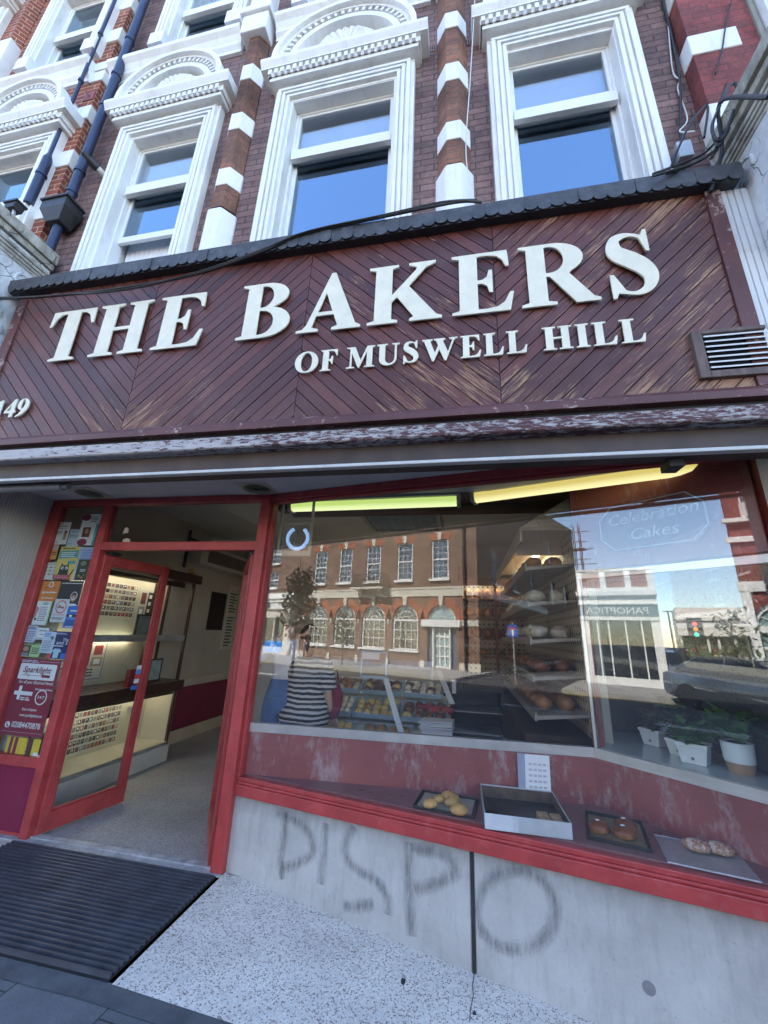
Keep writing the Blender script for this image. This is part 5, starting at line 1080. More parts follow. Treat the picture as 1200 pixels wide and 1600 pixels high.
mb = MB(); mb.box(1.002, 1.61, 3.742, 3.758, .0, 2.06); mb.box(1.612, 1.619, 2.45, 3.74, .893, 2.03); obj('case_back', mb, surf('dark case back', (.045, .04, .04), .3, .1), CC)
s0, s1 = onpl(935, 830, C0-cn*.02, cn), onpl(1110, 800, C0-cn*.02, cn); uu = [(p-C0).dot(cd_) for p in (s0, s1)]; zc = 2.315
t = thing('hanging_sign', 'etched glass octagonal sign for celebration cakes hanging before the maroon head board', 'sign', tuple(C0+cd_*uu[0]+Vector((0, 0, 2.15))))
x0, x1, z0, z1, k = uu[0], uu[1], 2.145, 2.475, .09
oc = [(x0+k, z0), (x1-k, z0), (x1, z0+k), (x1, z1-k), (x1-k, z1), (x0+k, z1), (x0, z1-k), (x0, z0+k)]
mb = MB(CM); mb.prism(oc, 'y', -.026, -.020); obj('glass_plate', mb, glass('etched sign glass', .045, (.9, .93, .97)), t)
ETCH = surf('etched frosting', (.5, .54, .62), .8, .1)
mb = MB(CM); cx, cz = (x0+x1)/2, (z0+z1)/2
for i in range(8):
    a, b = oc[i], oc[(i+1) % 8]; A = [(cx+(q[0]-cx)*s, cz+(q[1]-cz)*s2) for q in (a, b) for s, s2 in ((.93, .9), (.955, .935))]; mb.poly([(A[0][0], -.0275, A[0][1]), (A[1][0], -.0275, A[1][1]), (A[3][0], -.0275, A[3][1]), (A[2][0], -.0275, A[2][1])])
obj('border', mb, ETCH, t, fix=False)
text(t, 'Celebration', .105, CM @ fm(x0+.07, -.028, z0+.185), ETCH, (x1-x0)*.80, .22); text(t, 'Cakes', .105, CM @ fm(x0+.20, -.028, z0+.07), ETCH, (x1-x0)*.42, .22)
LEAFG = surf('glossy leaf', (.08, .2, .05), .35, .4, 12, .1, 30, col2=(.14, .29, .07)); LEAFR = surf('red brown leaf', (.24, .06, .055), .45, .4, 12, .1, 30, col2=(.12, .16, .06)); POTW = surf('white glazed pot', (.82, .83, .84), .35, .05, 5, .08, 50); SOIL = surf('potting soil', (.05, .035, .025), .9, .3, 20, .5); TAN = surf('tan pot glaze', (.42, .25, .16), .4, .1)
def leaf(mb, p, d, L, w, m=0):
    d = d.normalized(); s = d.cross(Vector((0, 0, 1))); s = s.normalized() if s.length > .01 else Vector((1, 0, 0)); u = s.cross(d)
    q = lambda t, k, dr: p + d*L*t + s*w*k + u*(-.25*L*dr)
    A = [q(0, 0, 0), q(.35, .5, .02), q(.7, .42, .25), q(1, 0, .6), q(.7, -.42, .25), q(.35, -.5, .02)]; mid = q(.55, 0, .02)-u*(.04*L)
    b = mb.add(A+[mid]); 
    for i in range(6): mb.face((b+i, b+(i+1) % 6, b+6), m)
def plant(px, kind, pot, label, h, n, L, w, mat, scale=1.0):
    p = onz(px[0], px[1], .893); t = thing('pot_plant', label, 'pot plant', tuple(p), random.uniform(-.3, .3)+R(-42) if pot == 'box' else 0, 'pot plants in the glazed corner case'); t.location = p
    k = .055*scale; mb = MB()
    if pot == 'box':
        b = mb.add([(-k*.9, -k*.8, 0), (k*.9, -k*.8, 0), (k*.9, k*.8, 0), (-k*.9, k*.8, 0), (-k*1.15, -k, .085*scale), (k*1.15, -k, .085*scale), (k*1.15, k, .085*scale), (-k*1.15, k, .085*scale)])
        for f in ((0, 3, 2, 1), (0, 1, 5, 4), (1, 2, 6, 5), (2, 3, 7, 6), (3, 0, 4, 7), (4, 5, 6, 7)): mb.face([b+i for i in f])
        mb.box(-k*1.2, k*1.2, -k*1.05, -k*.97, .075*scale, .092*scale); mb.box(-k*1.2, k*1.2, k*.97, k*1.05, .075*scale, .092*scale); mb.box(-k*1.2, -k*1.1, -k*.97, k*.97, .075*scale, .092*scale); mb.box(k*1.1, k*1.2, -k*.97, k*.97, .075*scale, .092*scale)
        o = obj('pot', mb, POTW, t, local=True, bevel=.004); hp = .085*scale
        mb = MB(); mb.lathe([(.004, -k*.83), (.009, -k*.86), (.009, -k*.9), (.006, -k*.9)], (0, 0, .03), 12, 0, 'y'); obj('emblem', mb, GREY_P, o, local=True)
    else:
        mb.lathe([(k*.85, 0), (k*.95, .03), (k*1.05, .055)], (0, 0, 0), 22, 1); pr = [(k*1.05, .055)] + [(k*(1.06+.02*(i % 2)+.006*i), .06+i*.0085) for i in range(11)] + [(k*1.16, .155), (k*1.08, .152)]; mb.lathe(pr, (0, 0, 0), 22, 0)
        obj('pot', mb, [POTW, TAN], t, local=True, smooth=40); hp = .15
    mb = MB(); mb.blob((0, 0, hp-.005), (k*.95, k*.85, .012), 12, 5); obj('soil', mb, SOIL, t, local=True)
    mb = MB(); 
    for i in range(n):
        aa = random.uniform(0, 2*math.pi); r = random.random()**.6*k*1.1; zz = hp+random.uniform(.01, h); b = Vector((r*math.cos(aa), r*math.sin(aa), zz)); el = random.uniform(-.2, .9)
        leaf(mb, b, Vector((math.cos(aa)*math.cos(el), math.sin(aa)*math.cos(el), math.sin(el))), L*random.uniform(.7, 1.2), w*random.uniform(.7, 1.2))
        if i % 4 == 0: mb.tube([(0, 0, hp), tuple(b*.6+Vector((0, 0, hp*.35))), tuple(b)], .002, 5)
    obj('foliage', mb, mat, t, local=True, fix=False); return t
plant((1025, 1164), 0, 'box', 'white square pot of reddish bronze foliage, leftmost in the corner case', .13, 150, .045, .026, LEAFR, 1.1)
plant((1052, 1150), 0, 'box', 'white square pot of tall broad green leaves behind the bronze plant', .22, 46, .085, .055, LEAFG, 1.05)
plant((1066, 1180), 0, 'box', 'white pot with a ring emblem and dark red sprigs beside a green neighbour', .13, 140, .04, .024, LEAFR, 1.0)
plant((1088, 1192), 0, 'box', 'white square pot packed with low bright green leaves at the front', .10, 90, .07, .045, LEAFG, 1.2)
plant((1128, 1165), 0, 'box', 'white pot half hidden behind the tall ribbed pot', .13, 90, .05, .03, LEAFR, 1.1)
plant((1160, 1208), 0, 'round', 'tall round white ribbed pot with a tan base and large dark leaves', .15, 40, .12, .075, LEAFG, 1.2)

# ------------------------------------------------------------------ inside the shop: cabinet on the left wall
WARM = emit('warm strip lamp', (1, .9, .72), 2.0); ADDED_GLOW = emit('added shop glow strip', (1, .9, .7), 3.0)  # second one: glow for strips added out of view to brighten the shop
CB = thing('display_cabinet', 'cream lined glazed display cabinet with dark wood counter along the left wall', 'cabinet', (-3.7, 3.9, 0))
y0, y1, xf, xb = 3.03, 4.80, -3.535, -3.945
mb = MB(); mb.box(xb, xf+.02, y0, y1, 0, .175); obj('plinth', mb, surf('off white plinth', (.55, .52, .46), .5, .1), CB)
mb = MB(); mb.box(xb, xb+.012, y0, y1, .21, .78); mb.box(xb+.012, xf, y0, y1, .18, .21); mb.box(xb+.012, xf, y1-.012, y1, .21, .78); mb.box(xb+.012, xf, y0, y0+.012, .21, .78)
mb.box(xb, xb+.012, y0, y1, .9, 2.09); mb.box(xb+.012, xb+.4, y0, y0+.012, .9, 2.09); obj('lining', mb, CREAM, CB)
mb = MB(); mb.box(xb, xf+.06, y0, y1+.03, .785, .895); mb.box(xb, xf+.05, y0, y1+.05, 2.09, 2.2); mb.box(xf-.03, xf, y1-.035, y1, .895, 2.09); mb.box(xb, xb+.035, y1-.035, y1, .895, 2.09); mb.box(xf-.035, xf, y1-.03, y1+.002, .175, .785); mb.box(xb+.16, xb+.2, 4.36, 4.40, .895, 2.09); obj('dark_frame', mb, surf('dark varnish wood', (.045, .018, .014), .3, .3, 5, .1, 40, stretch=(1, .3, 3)), CB, bevel=.004)
mb = MB(); mb.box(xb+.013, xf-.01, y0+.013, y1-.02, 1.385, 1.395); obj('glass_shelf', mb, glass('shelf glass', .05, (.85, .9, .88)), CB)
mb = MB(); mb.box(xf-.012, xf-.002, y0, y1-.036, 1.36, 1.43); mb.box(xf-.02, xf+.006, y0, y1-.036, .176, .2); obj('shelf_edge', mb, ALU_DULL, CB)
mb = MB(); mb.box(xf-.004, xf, y0, y1-.036, .2, .785); obj('cabinet_pane', mb, GLASS_IN, CB)
mb = MB(); mb.box(xb+.12, xb+.16, y0+.1, y1-.1, 2.06, 2.088); mb.box(xb+.12, xb+.16, y0+.1, y1-.1, .752, .782); mb.box(xb+.05, xb+.075, y0+.1, 4.3, 1.352, 1.382); obj('lamp', mb, WARM, CB)
mb = MB(); mb.box(xf-.16, xf-.12, y0, y1-.05, 2.03, 2.088); mb.box(xf-.05, xf-.02, y0, y1-.05, .735, .783); obj('lamp_pelmet', mb, DARKBROWN, CB)
mb = MB(); mb.box(xb+.013, xb+.02, 4.50, 4.60, .53, .60); obj('socket', mb, ALU_DULL, CB)
def wallsheet(y0, y1, z0, z1, label, kind, name='photo_sheet', cat='photo sheet', tilt=0.0, x=None):
    x = xb+.0135 if x is None else x; t = thing(name, label, cat, (x, (y0+y1)/2, z0), 0, None)
    mb = MB(); mb.box(x, x+.002, y0, y1, z0, z1); obj('paper', mb, surf('cream print paper', (.6, .57, .47), .6, .05), t)
    mats = [INK, pc('photo', (.12, .07, .06)), GREY_P, pc('photo red', (.3, .05, .05)), pc('photo tan', (.4, .28, .18)), pc('photo blue', (.1, .13, .2)), W_]; mb = MB(); X = x+.0026
    def rect(a, b, c, d, m): mb.poly([(X, y0+(y1-y0)*a, z1-(z1-z0)*d), (X, y0+(y1-y0)*b, z1-(z1-z0)*d), (X, y0+(y1-y0)*b, z1-(z1-z0)*c), (X, y0+(y1-y0)*a, z1-(z1-z0)*c)], m)
    if kind == 'grid':
        for i in range(14):
            for j in range(6):
                a = .03+i*.068; c = .05+j*.157; m = random.choice((0, 1, 2, 0, 1, 2, 1, 4, 5, 3)); rect(a, a+.057, c, c+.105, m)
                X += .0003; rect(a+.012, a+.012+random.uniform(.015, .035), c+.02, c+.02+random.uniform(.02, .06), random.choice((6, 4, 2, 3))); X -= .0003
    else:
        if kind == 'cake':
            for a, b, c, d in ((.02, .98, .02, .045), (.02, .98, .955, .98), (.02, .045, .05, .95), (.955, .98, .05, .95)): rect(a, b, c, d, 2)
        for a, b, c, d, m in ((.12, .34, .1, .36, 1), (.42, .66, .08, .60, 0), (.72, .9, .09, .34, 3), (.08, .34, .42, .66, 2), (.70, .93, .40, .64, 4)): rect(a, b, c, d, m)
        X += .0003
        for a, c in ((.48, .14), (.48, .3), (.48, .46)): rect(a, a+.12, c, c+.08, 6)
        rect(.17, .29, .15, .28, 3); rect(.14, .28, .47, .61, 6); rect(.75, .88, .45, .58, 6)
        for j in range(3):
            for i in range(9): rect(.2+i*.065, .25+i*.065, .70+j*.075, .735+j*.075, 0)
    obj('printing', mb, mats, t, fix=False); return t
wallsheet(3.45, 4.28, 1.60, 2.0, 'large sheet of many small cake photographs in the top of the cream cabinet', 'grid')
wallsheet(4.30, 4.66, 1.44, 1.98, 'cream poster with black headings and small pictures beside the big photograph sheet', 'plain', 'cake_poster', 'poster')
wallsheet(3.42, 4.02, .95, 1.34, 'bordered cream cake poster on the back of the cabinet above the counter', 'cake', 'cake_poster', 'poster')
wallsheet(3.75, 4.42, .24, .66, 'sheet of many small cake photographs low in the cabinet under the counter', 'grid')
def frame_pic(y, z, w, h, label, dark):
    t = thing('picture_frame', label, 'picture frame', (xf-.1, y, z)); mb = MB()
    for (a, b, c, d) in ((y, y+w, z, z+.015), (y, y+w, z+h-.015, z+h), (y, y+.015, z+.015, z+h-.015), (y+w-.015, y+w, z+.015, z+h-.015)): mb.box(xf-.11, xf-.09, a, b, c, d)
    obj('frame', mb, BLACK, t)
    mb = MB(); mb.box(xf-.105, xf-.095, y+.015, y+w-.015, z+.015, z+h-.015); obj('picture', mb, surf('silvered print', (.3, .36, .34), .12, .3, 14, 0) if not dark else surf('grey green print', (.2, .25, .24), .2, .3, 10, 0), t)
frame_pic(4.36, .905, .2, .25, 'black framed mirror like picture standing on the dark counter end', False)
frame_pic(4.02, 1.405, .24, .25, 'black framed grey picture standing on the glass shelf', True)
t = thing('leaflet_holder', 'red leaflet holder standing on the dark counter', 'leaflet holder', (xf-.02, 4.0, .9)); mb = MB(); mb.box(xf-.05, xf+.0, 3.98, 4.12, .897, 1.07); obj('holder', mb, RED_DK, t)
mb = MB()
for i in range(6): mb.box(xf+.0005, xf+.002, 3.99, 4.11, .915+i*.025, .925+i*.025)
obj('slot', mb, MAROON, t)
t = thing('bag_rail', 'wire rail of blue wrapped packets hanging in the lower cabinet', 'packets', (xb+.2, 3.4, .45)); mb = MB()
mb.tube([(xb+.05, 3.15, .6), (xb+.2, 3.4, .62), (xb+.06, 3.72, .61)], .006, 6); mb.tube([(xb+.05, 3.2, .55), (xb+.2, 3.45, .59), (xb+.06, 3.72, .58)], .006, 6); obj('rail', mb, ALU_DULL, t)
mb = MB()
for i in range(5): y = 3.2+i*.085; mb.box(xb+.1+.02*(i % 2), xb+.17, y, y+.07, .3+.02*(i % 3), .56, i % 3)
obj('packet', mb, [pc('packet blue', (.08, .11, .25)), pc('packet white', (.5, .52, .52)), pc('packet green', (.12, .2, .12))], t)
# wall fittings beyond the cabinet
AC = thing('air_conditioner', 'long cream air conditioning unit high on the left wall', 'air conditioner', (-3.8, 5.5, 2.45))
mb = MB(); mb.box(-3.949, -3.72, 5.05, 6.5, 2.42, 2.72); obj('casing', mb, surf('aged cream plastic', (.45, .42, .36), .5, .08), AC, bevel=.01)
mb = MB(); mb.box(-3.722, -3.715, 5.22, 6.45, 2.47, 2.66); obj('grille', mb, surf('grille brown', (.13, .1, .08), .6, .2, 30), AC)
mb = MB(); mb.tube([(-3.93, 5.0, 2.9), (-3.93, 5.0, 2.35)], .02, 8); mb.tube([(-3.93, 5.0, 2.78), (-3.9, 5.8, 2.78)], .02, 8); obj('pipe', mb, BLACK, AC)
t = thing('blackboard', 'plain black board fixed on the cream wall past the cabinet', 'board', (-3.94, 6, 1.5)); mb = MB(); mb.box(-3.949, -3.93, 5.78, 6.19, 1.5, 2.09); obj('board', mb, BLACK, t); mb = MB(); mb.box(-3.9295, -3.928, 5.80, 6.17, 1.52, 2.07); obj('slate', mb, surf('slate', (.012, .011, .011), .6, .2), t)
t = thing('menu_board', 'tall cream menu board with rows of dark text', 'board', (-3.94, 6.4, 1.2)); mb = MB(); mb.box(-3.949, -3.935, 6.24, 6.56, 1.2, 2.25); obj('board', mb, surf('cream board', (.5, .46, .38), .5, .05), t)
mb = MB()
for j in range(18):
    if j != 7: mb.box(-3.9345, -3.934, 6.30, 6.44+random.uniform(0, .1), 2.12-j*.05-.022, 2.12-j*.05)
obj('writing', mb, INK, t)
t = thing('ornament', 'small yellow gold ornament on the end of the cabinet top', 'ornament', (-3.6, 4.78, 2.2)); mb = MB(); mb.box(-3.66, -3.56, 4.72, 4.80, 2.2, 2.22); mb.lathe([(.02, 0), (.035, .02), (.015, .05), (.03, .07), (.005, .09)], (-3.61, 4.76, 2.22), 12); obj('figure', mb, surf('gilt', (.4, .25, .05), .35, .2), t)
# serving counter with pastries
ct = thing('serving_counter', 'cream serving counter with sloping glass guard and white struts behind the shop window', 'counter', (-.9, 4.6, 0))
mb = MB(); mb.box(-1.75, -.15, 4.10, 4.95, 0, .56); mb.prism([(4.30, .56), (4.95, .56), (4.95, .9), (4.6, .86), (4.6, .70), (4.30, .66)], 'x', -1.7, -.15); obj('base', mb, CREAM, ct)
mb = MB(); mb.box(-1.6, -.4, 4.93, 4.96, 1.2, 1.23); obj('lamp', mb, ADDED_GLOW, ct); mb = MB(); mb.box(-1.65, -.35, 4.9, 4.925, 1.17, 1.26); mb.box(-1.65, -1.62, 4.925, 4.95, .8, 1.26); mb.box(-.38, -.35, 4.925, 4.95, .8, 1.26); obj('added_strip_rail', mb, ALU_DULL, ct)  # glowing strip added over the counter for brightness, with a rail to hide it
mb = MB()
for (a, b, Y0, Y1) in (((598, 1060), (622, 1145), 4.3, 4.02), ((682, 1048), (702, 1100), 4.75, 4.4)):
    p, q = at(*a, Y0), at(*b, Y1); d = Vector((.028, 0, 0)); mb.prism([(0, 0), (.055, 0), (.055, .02), (0, .02)], 'z', 0, .001)
    b_ = mb.add([p, p+d*2, q+d*2, q]); c_ = mb.add([v+Vector((0, .03, 0)) for v in (p, p+d*2, q+d*2, q)])
    for f in ((0, 1, 2, 3), ): mb.face([b_+i for i in f]); mb.face([c_+i for i in reversed(f)])
    for i in range(4): mb.face((b_+i, b_+(i+1) % 4, c_+(i+1) % 4, c_+i))
obj('strut', mb, surf('white strut', (.6, .62, .63), .4, .05), ct)
BTRAY = surf('pale blue tray', (.3, .4, .46), .4, .1)
PM = [crust('yellow pastry', (.62, .44, .14), (.7, .52, .22)), crust('brown pastry', (.36, .17, .06), (.48, .28, .11)), crust('pale pastry', (.66, .58, .42), (.7, .6, .42)), crust('dark pastry', (.16, .07, .035), (.3, .16, .07))]
tr = [(-1.33, 4.14, .60, .50, .34, 'front', 0), (-.74, 4.14, .60, .46, .34, 'front', 1), (-1.38, 4.46, .80, .44, .27, 'middle', 2), (-.90, 4.46, .80, .44, .27, 'middle', 0), (-.40, 4.46, .80, .44, .27, 'middle', 3), (-1.36, 4.74, .97, .42, .22, 'back', 1), (-.90, 4.74, .97, .42, .22, 'back', 3), (-.44, 4.74, .97, .42, .22, 'back', 2)]
for i, (x, y, z, w, d, r_, km) in enumerate(tr):
    side = 'left' if x < -1.1 else 'middle' if x < -.85 else 'right'
    kind = ('yellow', 'brown', 'pale', 'dark')[km]
    t = thing('pastry_tray', f'blue tray of {kind} pastries on the {r_} step of the counter, {side} one', 'pastry tray', (x, y, z), 0, 'pastry trays on the serving counter'); t.rotation_euler = (R(24), 0, 0)
    mb = MB(); mb.box(-w/2, w/2, -d/2, d/2, -.02, -.01); mb.box(-w/2-.01, w/2+.01, -d/2-.01, -d/2, -.02, .03); mb.box(-w/2-.01, w/2+.01, d/2, d/2+.01, -.02, .03); mb.box(-w/2-.01, -w/2, -d/2, d/2, -.02, .03); mb.box(w/2, w/2+.01, -d/2, d/2, -.02, .03); obj('tray', mb, BTRAY, t, local=True)
    nx = (5, 4, 6, 5, 4, 5, 4, 5)[i]
    for a in range(nx):
        for b in range(3):
            mb = MB(); mb.blob(((a+.5)*w/nx-w/2+random.uniform(-.008, .008), -d/3+b*d/3+random.uniform(-.01, .01), .012), (w/nx*.47, d*.165, random.uniform(.03, .045)), 10, 7, 0, .1, random.uniform(-.4, .4)); obj('pastry', mb, PM[km] if random.random() < .85 else PM[(km+1) % 4], t, local=True, smooth=60)
t = thing('sign_stand', 'clear acrylic sign frame with a pale edge standing on the serving counter', 'sign stand', tuple(at(585, 1060, 4.35)))
a, b = at(565, 1016, 4.35), at(604, 1061, 4.35); mb = MB()
for (x0, x1, z0, z1) in ((a.x, b.x, b.z, b.z+.022), (a.x, b.x, a.z-.018, a.z), (a.x, a.x+.014, b.z+.022, a.z-.018), (b.x-.014, b.x, b.z+.022, a.z-.018)): mb.box(x0, x1, 4.34, 4.36, z0, z1)
obj('frame', mb, surf('pale blue acrylic edge', (.45, .55, .68), .3, .05), t)
mb = MB(); mb.box(a.x+.014, a.x+.2, 4.338, 4.345, a.z-.085, a.z-.02); obj('card', mb, PAPER, t)
t = thing('cloth', 'crumpled red cloth lying on the right of the serving counter', 'cloth', (-.35, 4.45, .82)); mb = MB()
for i in range(6): mb.blob((-.42+i*.05, 4.5+.05*math.sin(i*2), .83), (.08, .05, .035), 9, 6, 0, .15)
obj('fabric', mb, surf('red cloth', (.35, .05, .06), .8, .2), t, smooth=60)
t = thing('paper_stack', 'untidy stack of white papers on the right of the serving counter', 'papers', (-.3, 4.2, .8)); mb = MB()
for i in range(7): mb.prism([(-.42+random.uniform(-.02, .02), 4.12), (-.12, 4.13+random.uniform(-.02, .02)), (-.1, 4.36), (-.4, 4.34)], 'z', .70+i*.012, .706+i*.012)
mb.box(-.4, -.12, 4.15, 4.33, .56, .70); obj('sheets', mb, PAPER, t)
# dark cabinet, shelves of bread on the back and right walls
t = thing('chiller', 'dark open fronted cabinet with pale shelves behind the counter', 'cabinet', (.1, 5.3, 0))
mb = MB(); mb.box(-.25, .45, 5.62, 5.65, 0, .95); mb.box(-.25, -.22, 5.1, 5.62, 0, .95); mb.box(.42, .45, 5.1, 5.62, 0, .95); mb.box(-.25, .45, 5.1, 5.62, .95, .98); obj('carcass', mb, BLACK, t)
for z in (.25, .5, .72): mb = MB(); mb.box(-.22, .42, 5.12, 5.62, z, z+.012); obj('shelf', mb, ALU_DULL, t)
t = thing('price_rack', 'tilted white wire price rack on top of the dark cabinet', 'rack', (-.1, 5.1, .99)); mb = MB(); p, q = at(690, 1060, 5.0), at(712, 1085, 4.9)
for i in range(4): mb.box(p.x+i*.06, p.x+i*.06+.045, 4.97-i*.004, 4.985-i*.004, q.z+.0, p.z, i % 2)
obj('card', mb, [PAPER, BLACK], t)
def peg():
    m, nt, b, out = new_mat('pegboard'); p = pos(nt); s = N(nt, 'ShaderNodeSeparateXYZ', Vector=p)
    h = math_(nt, 'ADD', s.outputs[0], s.outputs[1]); fx = math_(nt, 'SUBTRACT', math_(nt, 'FRACT', math_(nt, 'MULTIPLY', h, 14.0)), .5); fz = math_(nt, 'SUBTRACT', math_(nt, 'FRACT', math_(nt, 'MULTIPLY', s.outputs[2], 14.0)), .5)
    d = math_(nt, 'ADD', math_(nt, 'MULTIPLY', fx, fx), math_(nt, 'MULTIPLY', fz, fz)); k = ramp(nt, d, [(.035, bw(0)), (.05, bw(1))])
    nt.links.new(mix(nt, k, (.03, .025, .02, 1), (.42, .38, .26, 1)), b.inputs['Base Color']); b.inputs['Roughness'].default_value = .6; return m
PEG = peg(); WOOD = surf('shelf wood', (.2, .11, .06), .6, .3, 4, .2, 40, stretch=(.3, 3, 3)); LOAF = crust('loaf crust', (.46, .2, .06), (.58, .33, .12)); LOAFD = crust('dark loaf crust', (.22, .08, .03), (.32, .15, .06)); BAG = surf('clear bread bag', (.6, .58, .5), .25, .15, 14, .5, 30)
rk = thing('bread_rack', 'pegboard bread rack of wooden shelves along the back wall', 'shelving', (.45, 6.4, 0))
mb = MB(); mb.box(.0, .94, 6.57, 6.598, .9, 2.5); obj('pegboard', mb, PEG, rk)
for z in (1.02, 1.28, 1.54, 1.84, 2.12, 2.4): mb = MB(); mb.box(0, .94, 6.22, 6.57, z-.02, z); obj('shelf', mb, WOOD, rk)
mb = MB(); mb.box(-.06, 0, 6.2, 6.6, 0, 2.6); mb.box(.46, .5, 6.2, 6.22, .95, 2.5); obj('upright', mb, surf('maroon upright', (.12, .03, .035), .5, .2), rk)
mb = MB(); mb.box(0, .94, 6.25, 6.57, 0, .98); obj('base_unit', mb, DARKBROWN, rk)
nl = 0
for z, ms, cnt in ((2.12, LOAF, 6), (1.84, LOAF, 6), (1.54, LOAFD, 6), (1.28, PM[1], 4)):
    for i in range(cnt):
        x = .09+i*(.84/cnt); nl += 1
        t = thing('loaf', f'{"golden" if ms is LOAF else "brown" if ms is LOAFD else "flat pale brown"} loaf on the back wall bread rack, {["first", "second", "third", "fourth", "fifth", "last"][i if i < cnt-1 else 5]} along the {"top" if z > 2 else "second" if z > 1.7 else "third" if z > 1.4 else "lowest"} filled shelf', 'loaf', (x, 6.37, z), 0, 'loaves on the back wall rack')
        mb = MB(); mb.blob((0, 0, .075), (.068, .13, .085 if cnt > 4 else .045), 12, 8, 0, .03); obj('crust', mb, ms, t, local=True, smooth=60)
sr = thing('wall_shelves', 'pale metal shelves with bagged bread along the right wall', 'shelving', (.8, 4.8, 0))
mb = MB(); mb.box(.93, .948, 3.5, 6.15, .9, 2.6); obj('pegboard', mb, PEG, sr)
for i, z in enumerate((1.02, 1.30, 1.58, 1.88, 2.18)):
    mb = MB(); mb.prism([(.93, z), (.55, z-.03), (.55, z-.06), (.93, z-.02)], 'y', 3.55, 6.1); mb.box(.535, .55, 3.55, 6.1, z-.07, z-.01); obj('shelf', mb, surf('pale shelf metal', (.30, .29, .25), .4, .1), sr)
mb = MB(); mb.box(.5, .93, 3.5, 6.15, 2.46, 2.48); mb.prism([(.5, 2.48), (.93, 2.48), (.93, 2.75)], 'y', 3.5, 6.15); obj('canopy', mb, surf('canopy boards', (.5, .47, .36), .5, .25, 3, .1, 30, stretch=(1, .2, 14)), sr)
mb = MB(); mb.box(.45, .93, 3.55, 6.1, 0, .86); obj('base_unit', mb, DARKBROWN, sr)
mb = MB(); mb.box(.8, .84, 4.0, 6.0, 2.44, 2.458); obj('lamp', mb, ADDED_GLOW, sr); mb = MB(); mb.box(.52, .93, 3.9, 3.92, 2.32, 2.458); obj('added_end_pelmet', mb, CREAM, sr); mb = MB(); mb.box(.5, .52, 3.5, 6.15, 2.36, 2.46); obj('added_pelmet', mb, CREAM, sr)  # glow strip added under the canopy to lighten the interior; pelmets screen it
mb = MB(); mb.box(.02, .92, 6.26, 6.3, 2.35, 2.378); obj('lamp', mb, ADDED_GLOW, rk); mb = MB(); mb.box(0, .94, 6.2, 6.215, 2.3, 2.42); obj('added_pelmet', mb, WOOD, rk)  # another added glow strip, brightening the back rack from behind its pelmet
k = 0
for z, n_, mm, nm in ((1.88, 9, BAG, 'bagged rolls'), (1.58, 9, BAG, 'bagged loaf'), (1.30, 9, LOAFD, 'dark loaf'), (2.18, 9, LOAF, 'round loaf'), (1.02, 9, PM[1], 'flat roll')):
    for i in range(n_):
        for row, xx in (('front', .64), ('rear', .82)):
            y = 3.75+i*(2.2/n_)+(.06 if row == 'rear' else 0); k += 1
            t = thing(nm.replace(' ', '_'), f'{nm} on the right wall shelves, {["nearest", "second", "third", "fourth", "fifth", "sixth", "seventh", "eighth", "farthest"][i]} in the {row} row of its shelf', 'bread', (xx, y, z-.016), 0, 'bread on the right wall shelves')
            mb = MB(); mb.blob((0, 0, .055), (.08*random.uniform(.85, 1.1), .10*random.uniform(.85, 1.05), .06*random.uniform(.8, 1.15)), 10, 7, 0, .14 if mm is BAG else .05); obj('crust', mb, mm, t, local=True, smooth=60)
cl = thing('ceiling_panel_light', 'unlit louvred ceiling light panel over the counter', 'ceiling light', (-.7, 4.5, 2.97)); mb = MB()
mb.box(-1.25, -.25, 4.0, 4.05, 2.95, 2.995); mb.box(-1.25, -.25, 5.35, 5.4, 2.95, 2.995); mb.box(-1.25, -1.2, 4.05, 5.35, 2.95, 2.995); mb.box(-.3, -.25, 4.05, 5.35, 2.95, 2.995); obj('frame', mb, surf('grey light frame', (.3, .31, .31), .5, .05), cl)
mb = MB()
for i in range(12): mb.box(-1.2, -.3, 4.1+i*.105, 4.115+i*.105, 2.955, 2.99)
for i in range(7): mb.box(-1.16+i*.13, -1.15+i*.13, 4.05, 5.35, 2.958, 2.988)
obj('louvre', mb, surf('louvre', (.45, .48, .48), .4, .05), cl)
mb = MB(); mb.box(-1.2, -.3, 4.05, 5.35, 2.991, 2.995); obj('tray', mb, surf('light tray', (.5, .52, .5), .6, .05), cl)
mb = MB(); mb.box(-1.85, 1.0, 3.55, 3.7, 2.72, 2.9); obj('ceiling_beam', mb, DARKBROWN, BK)

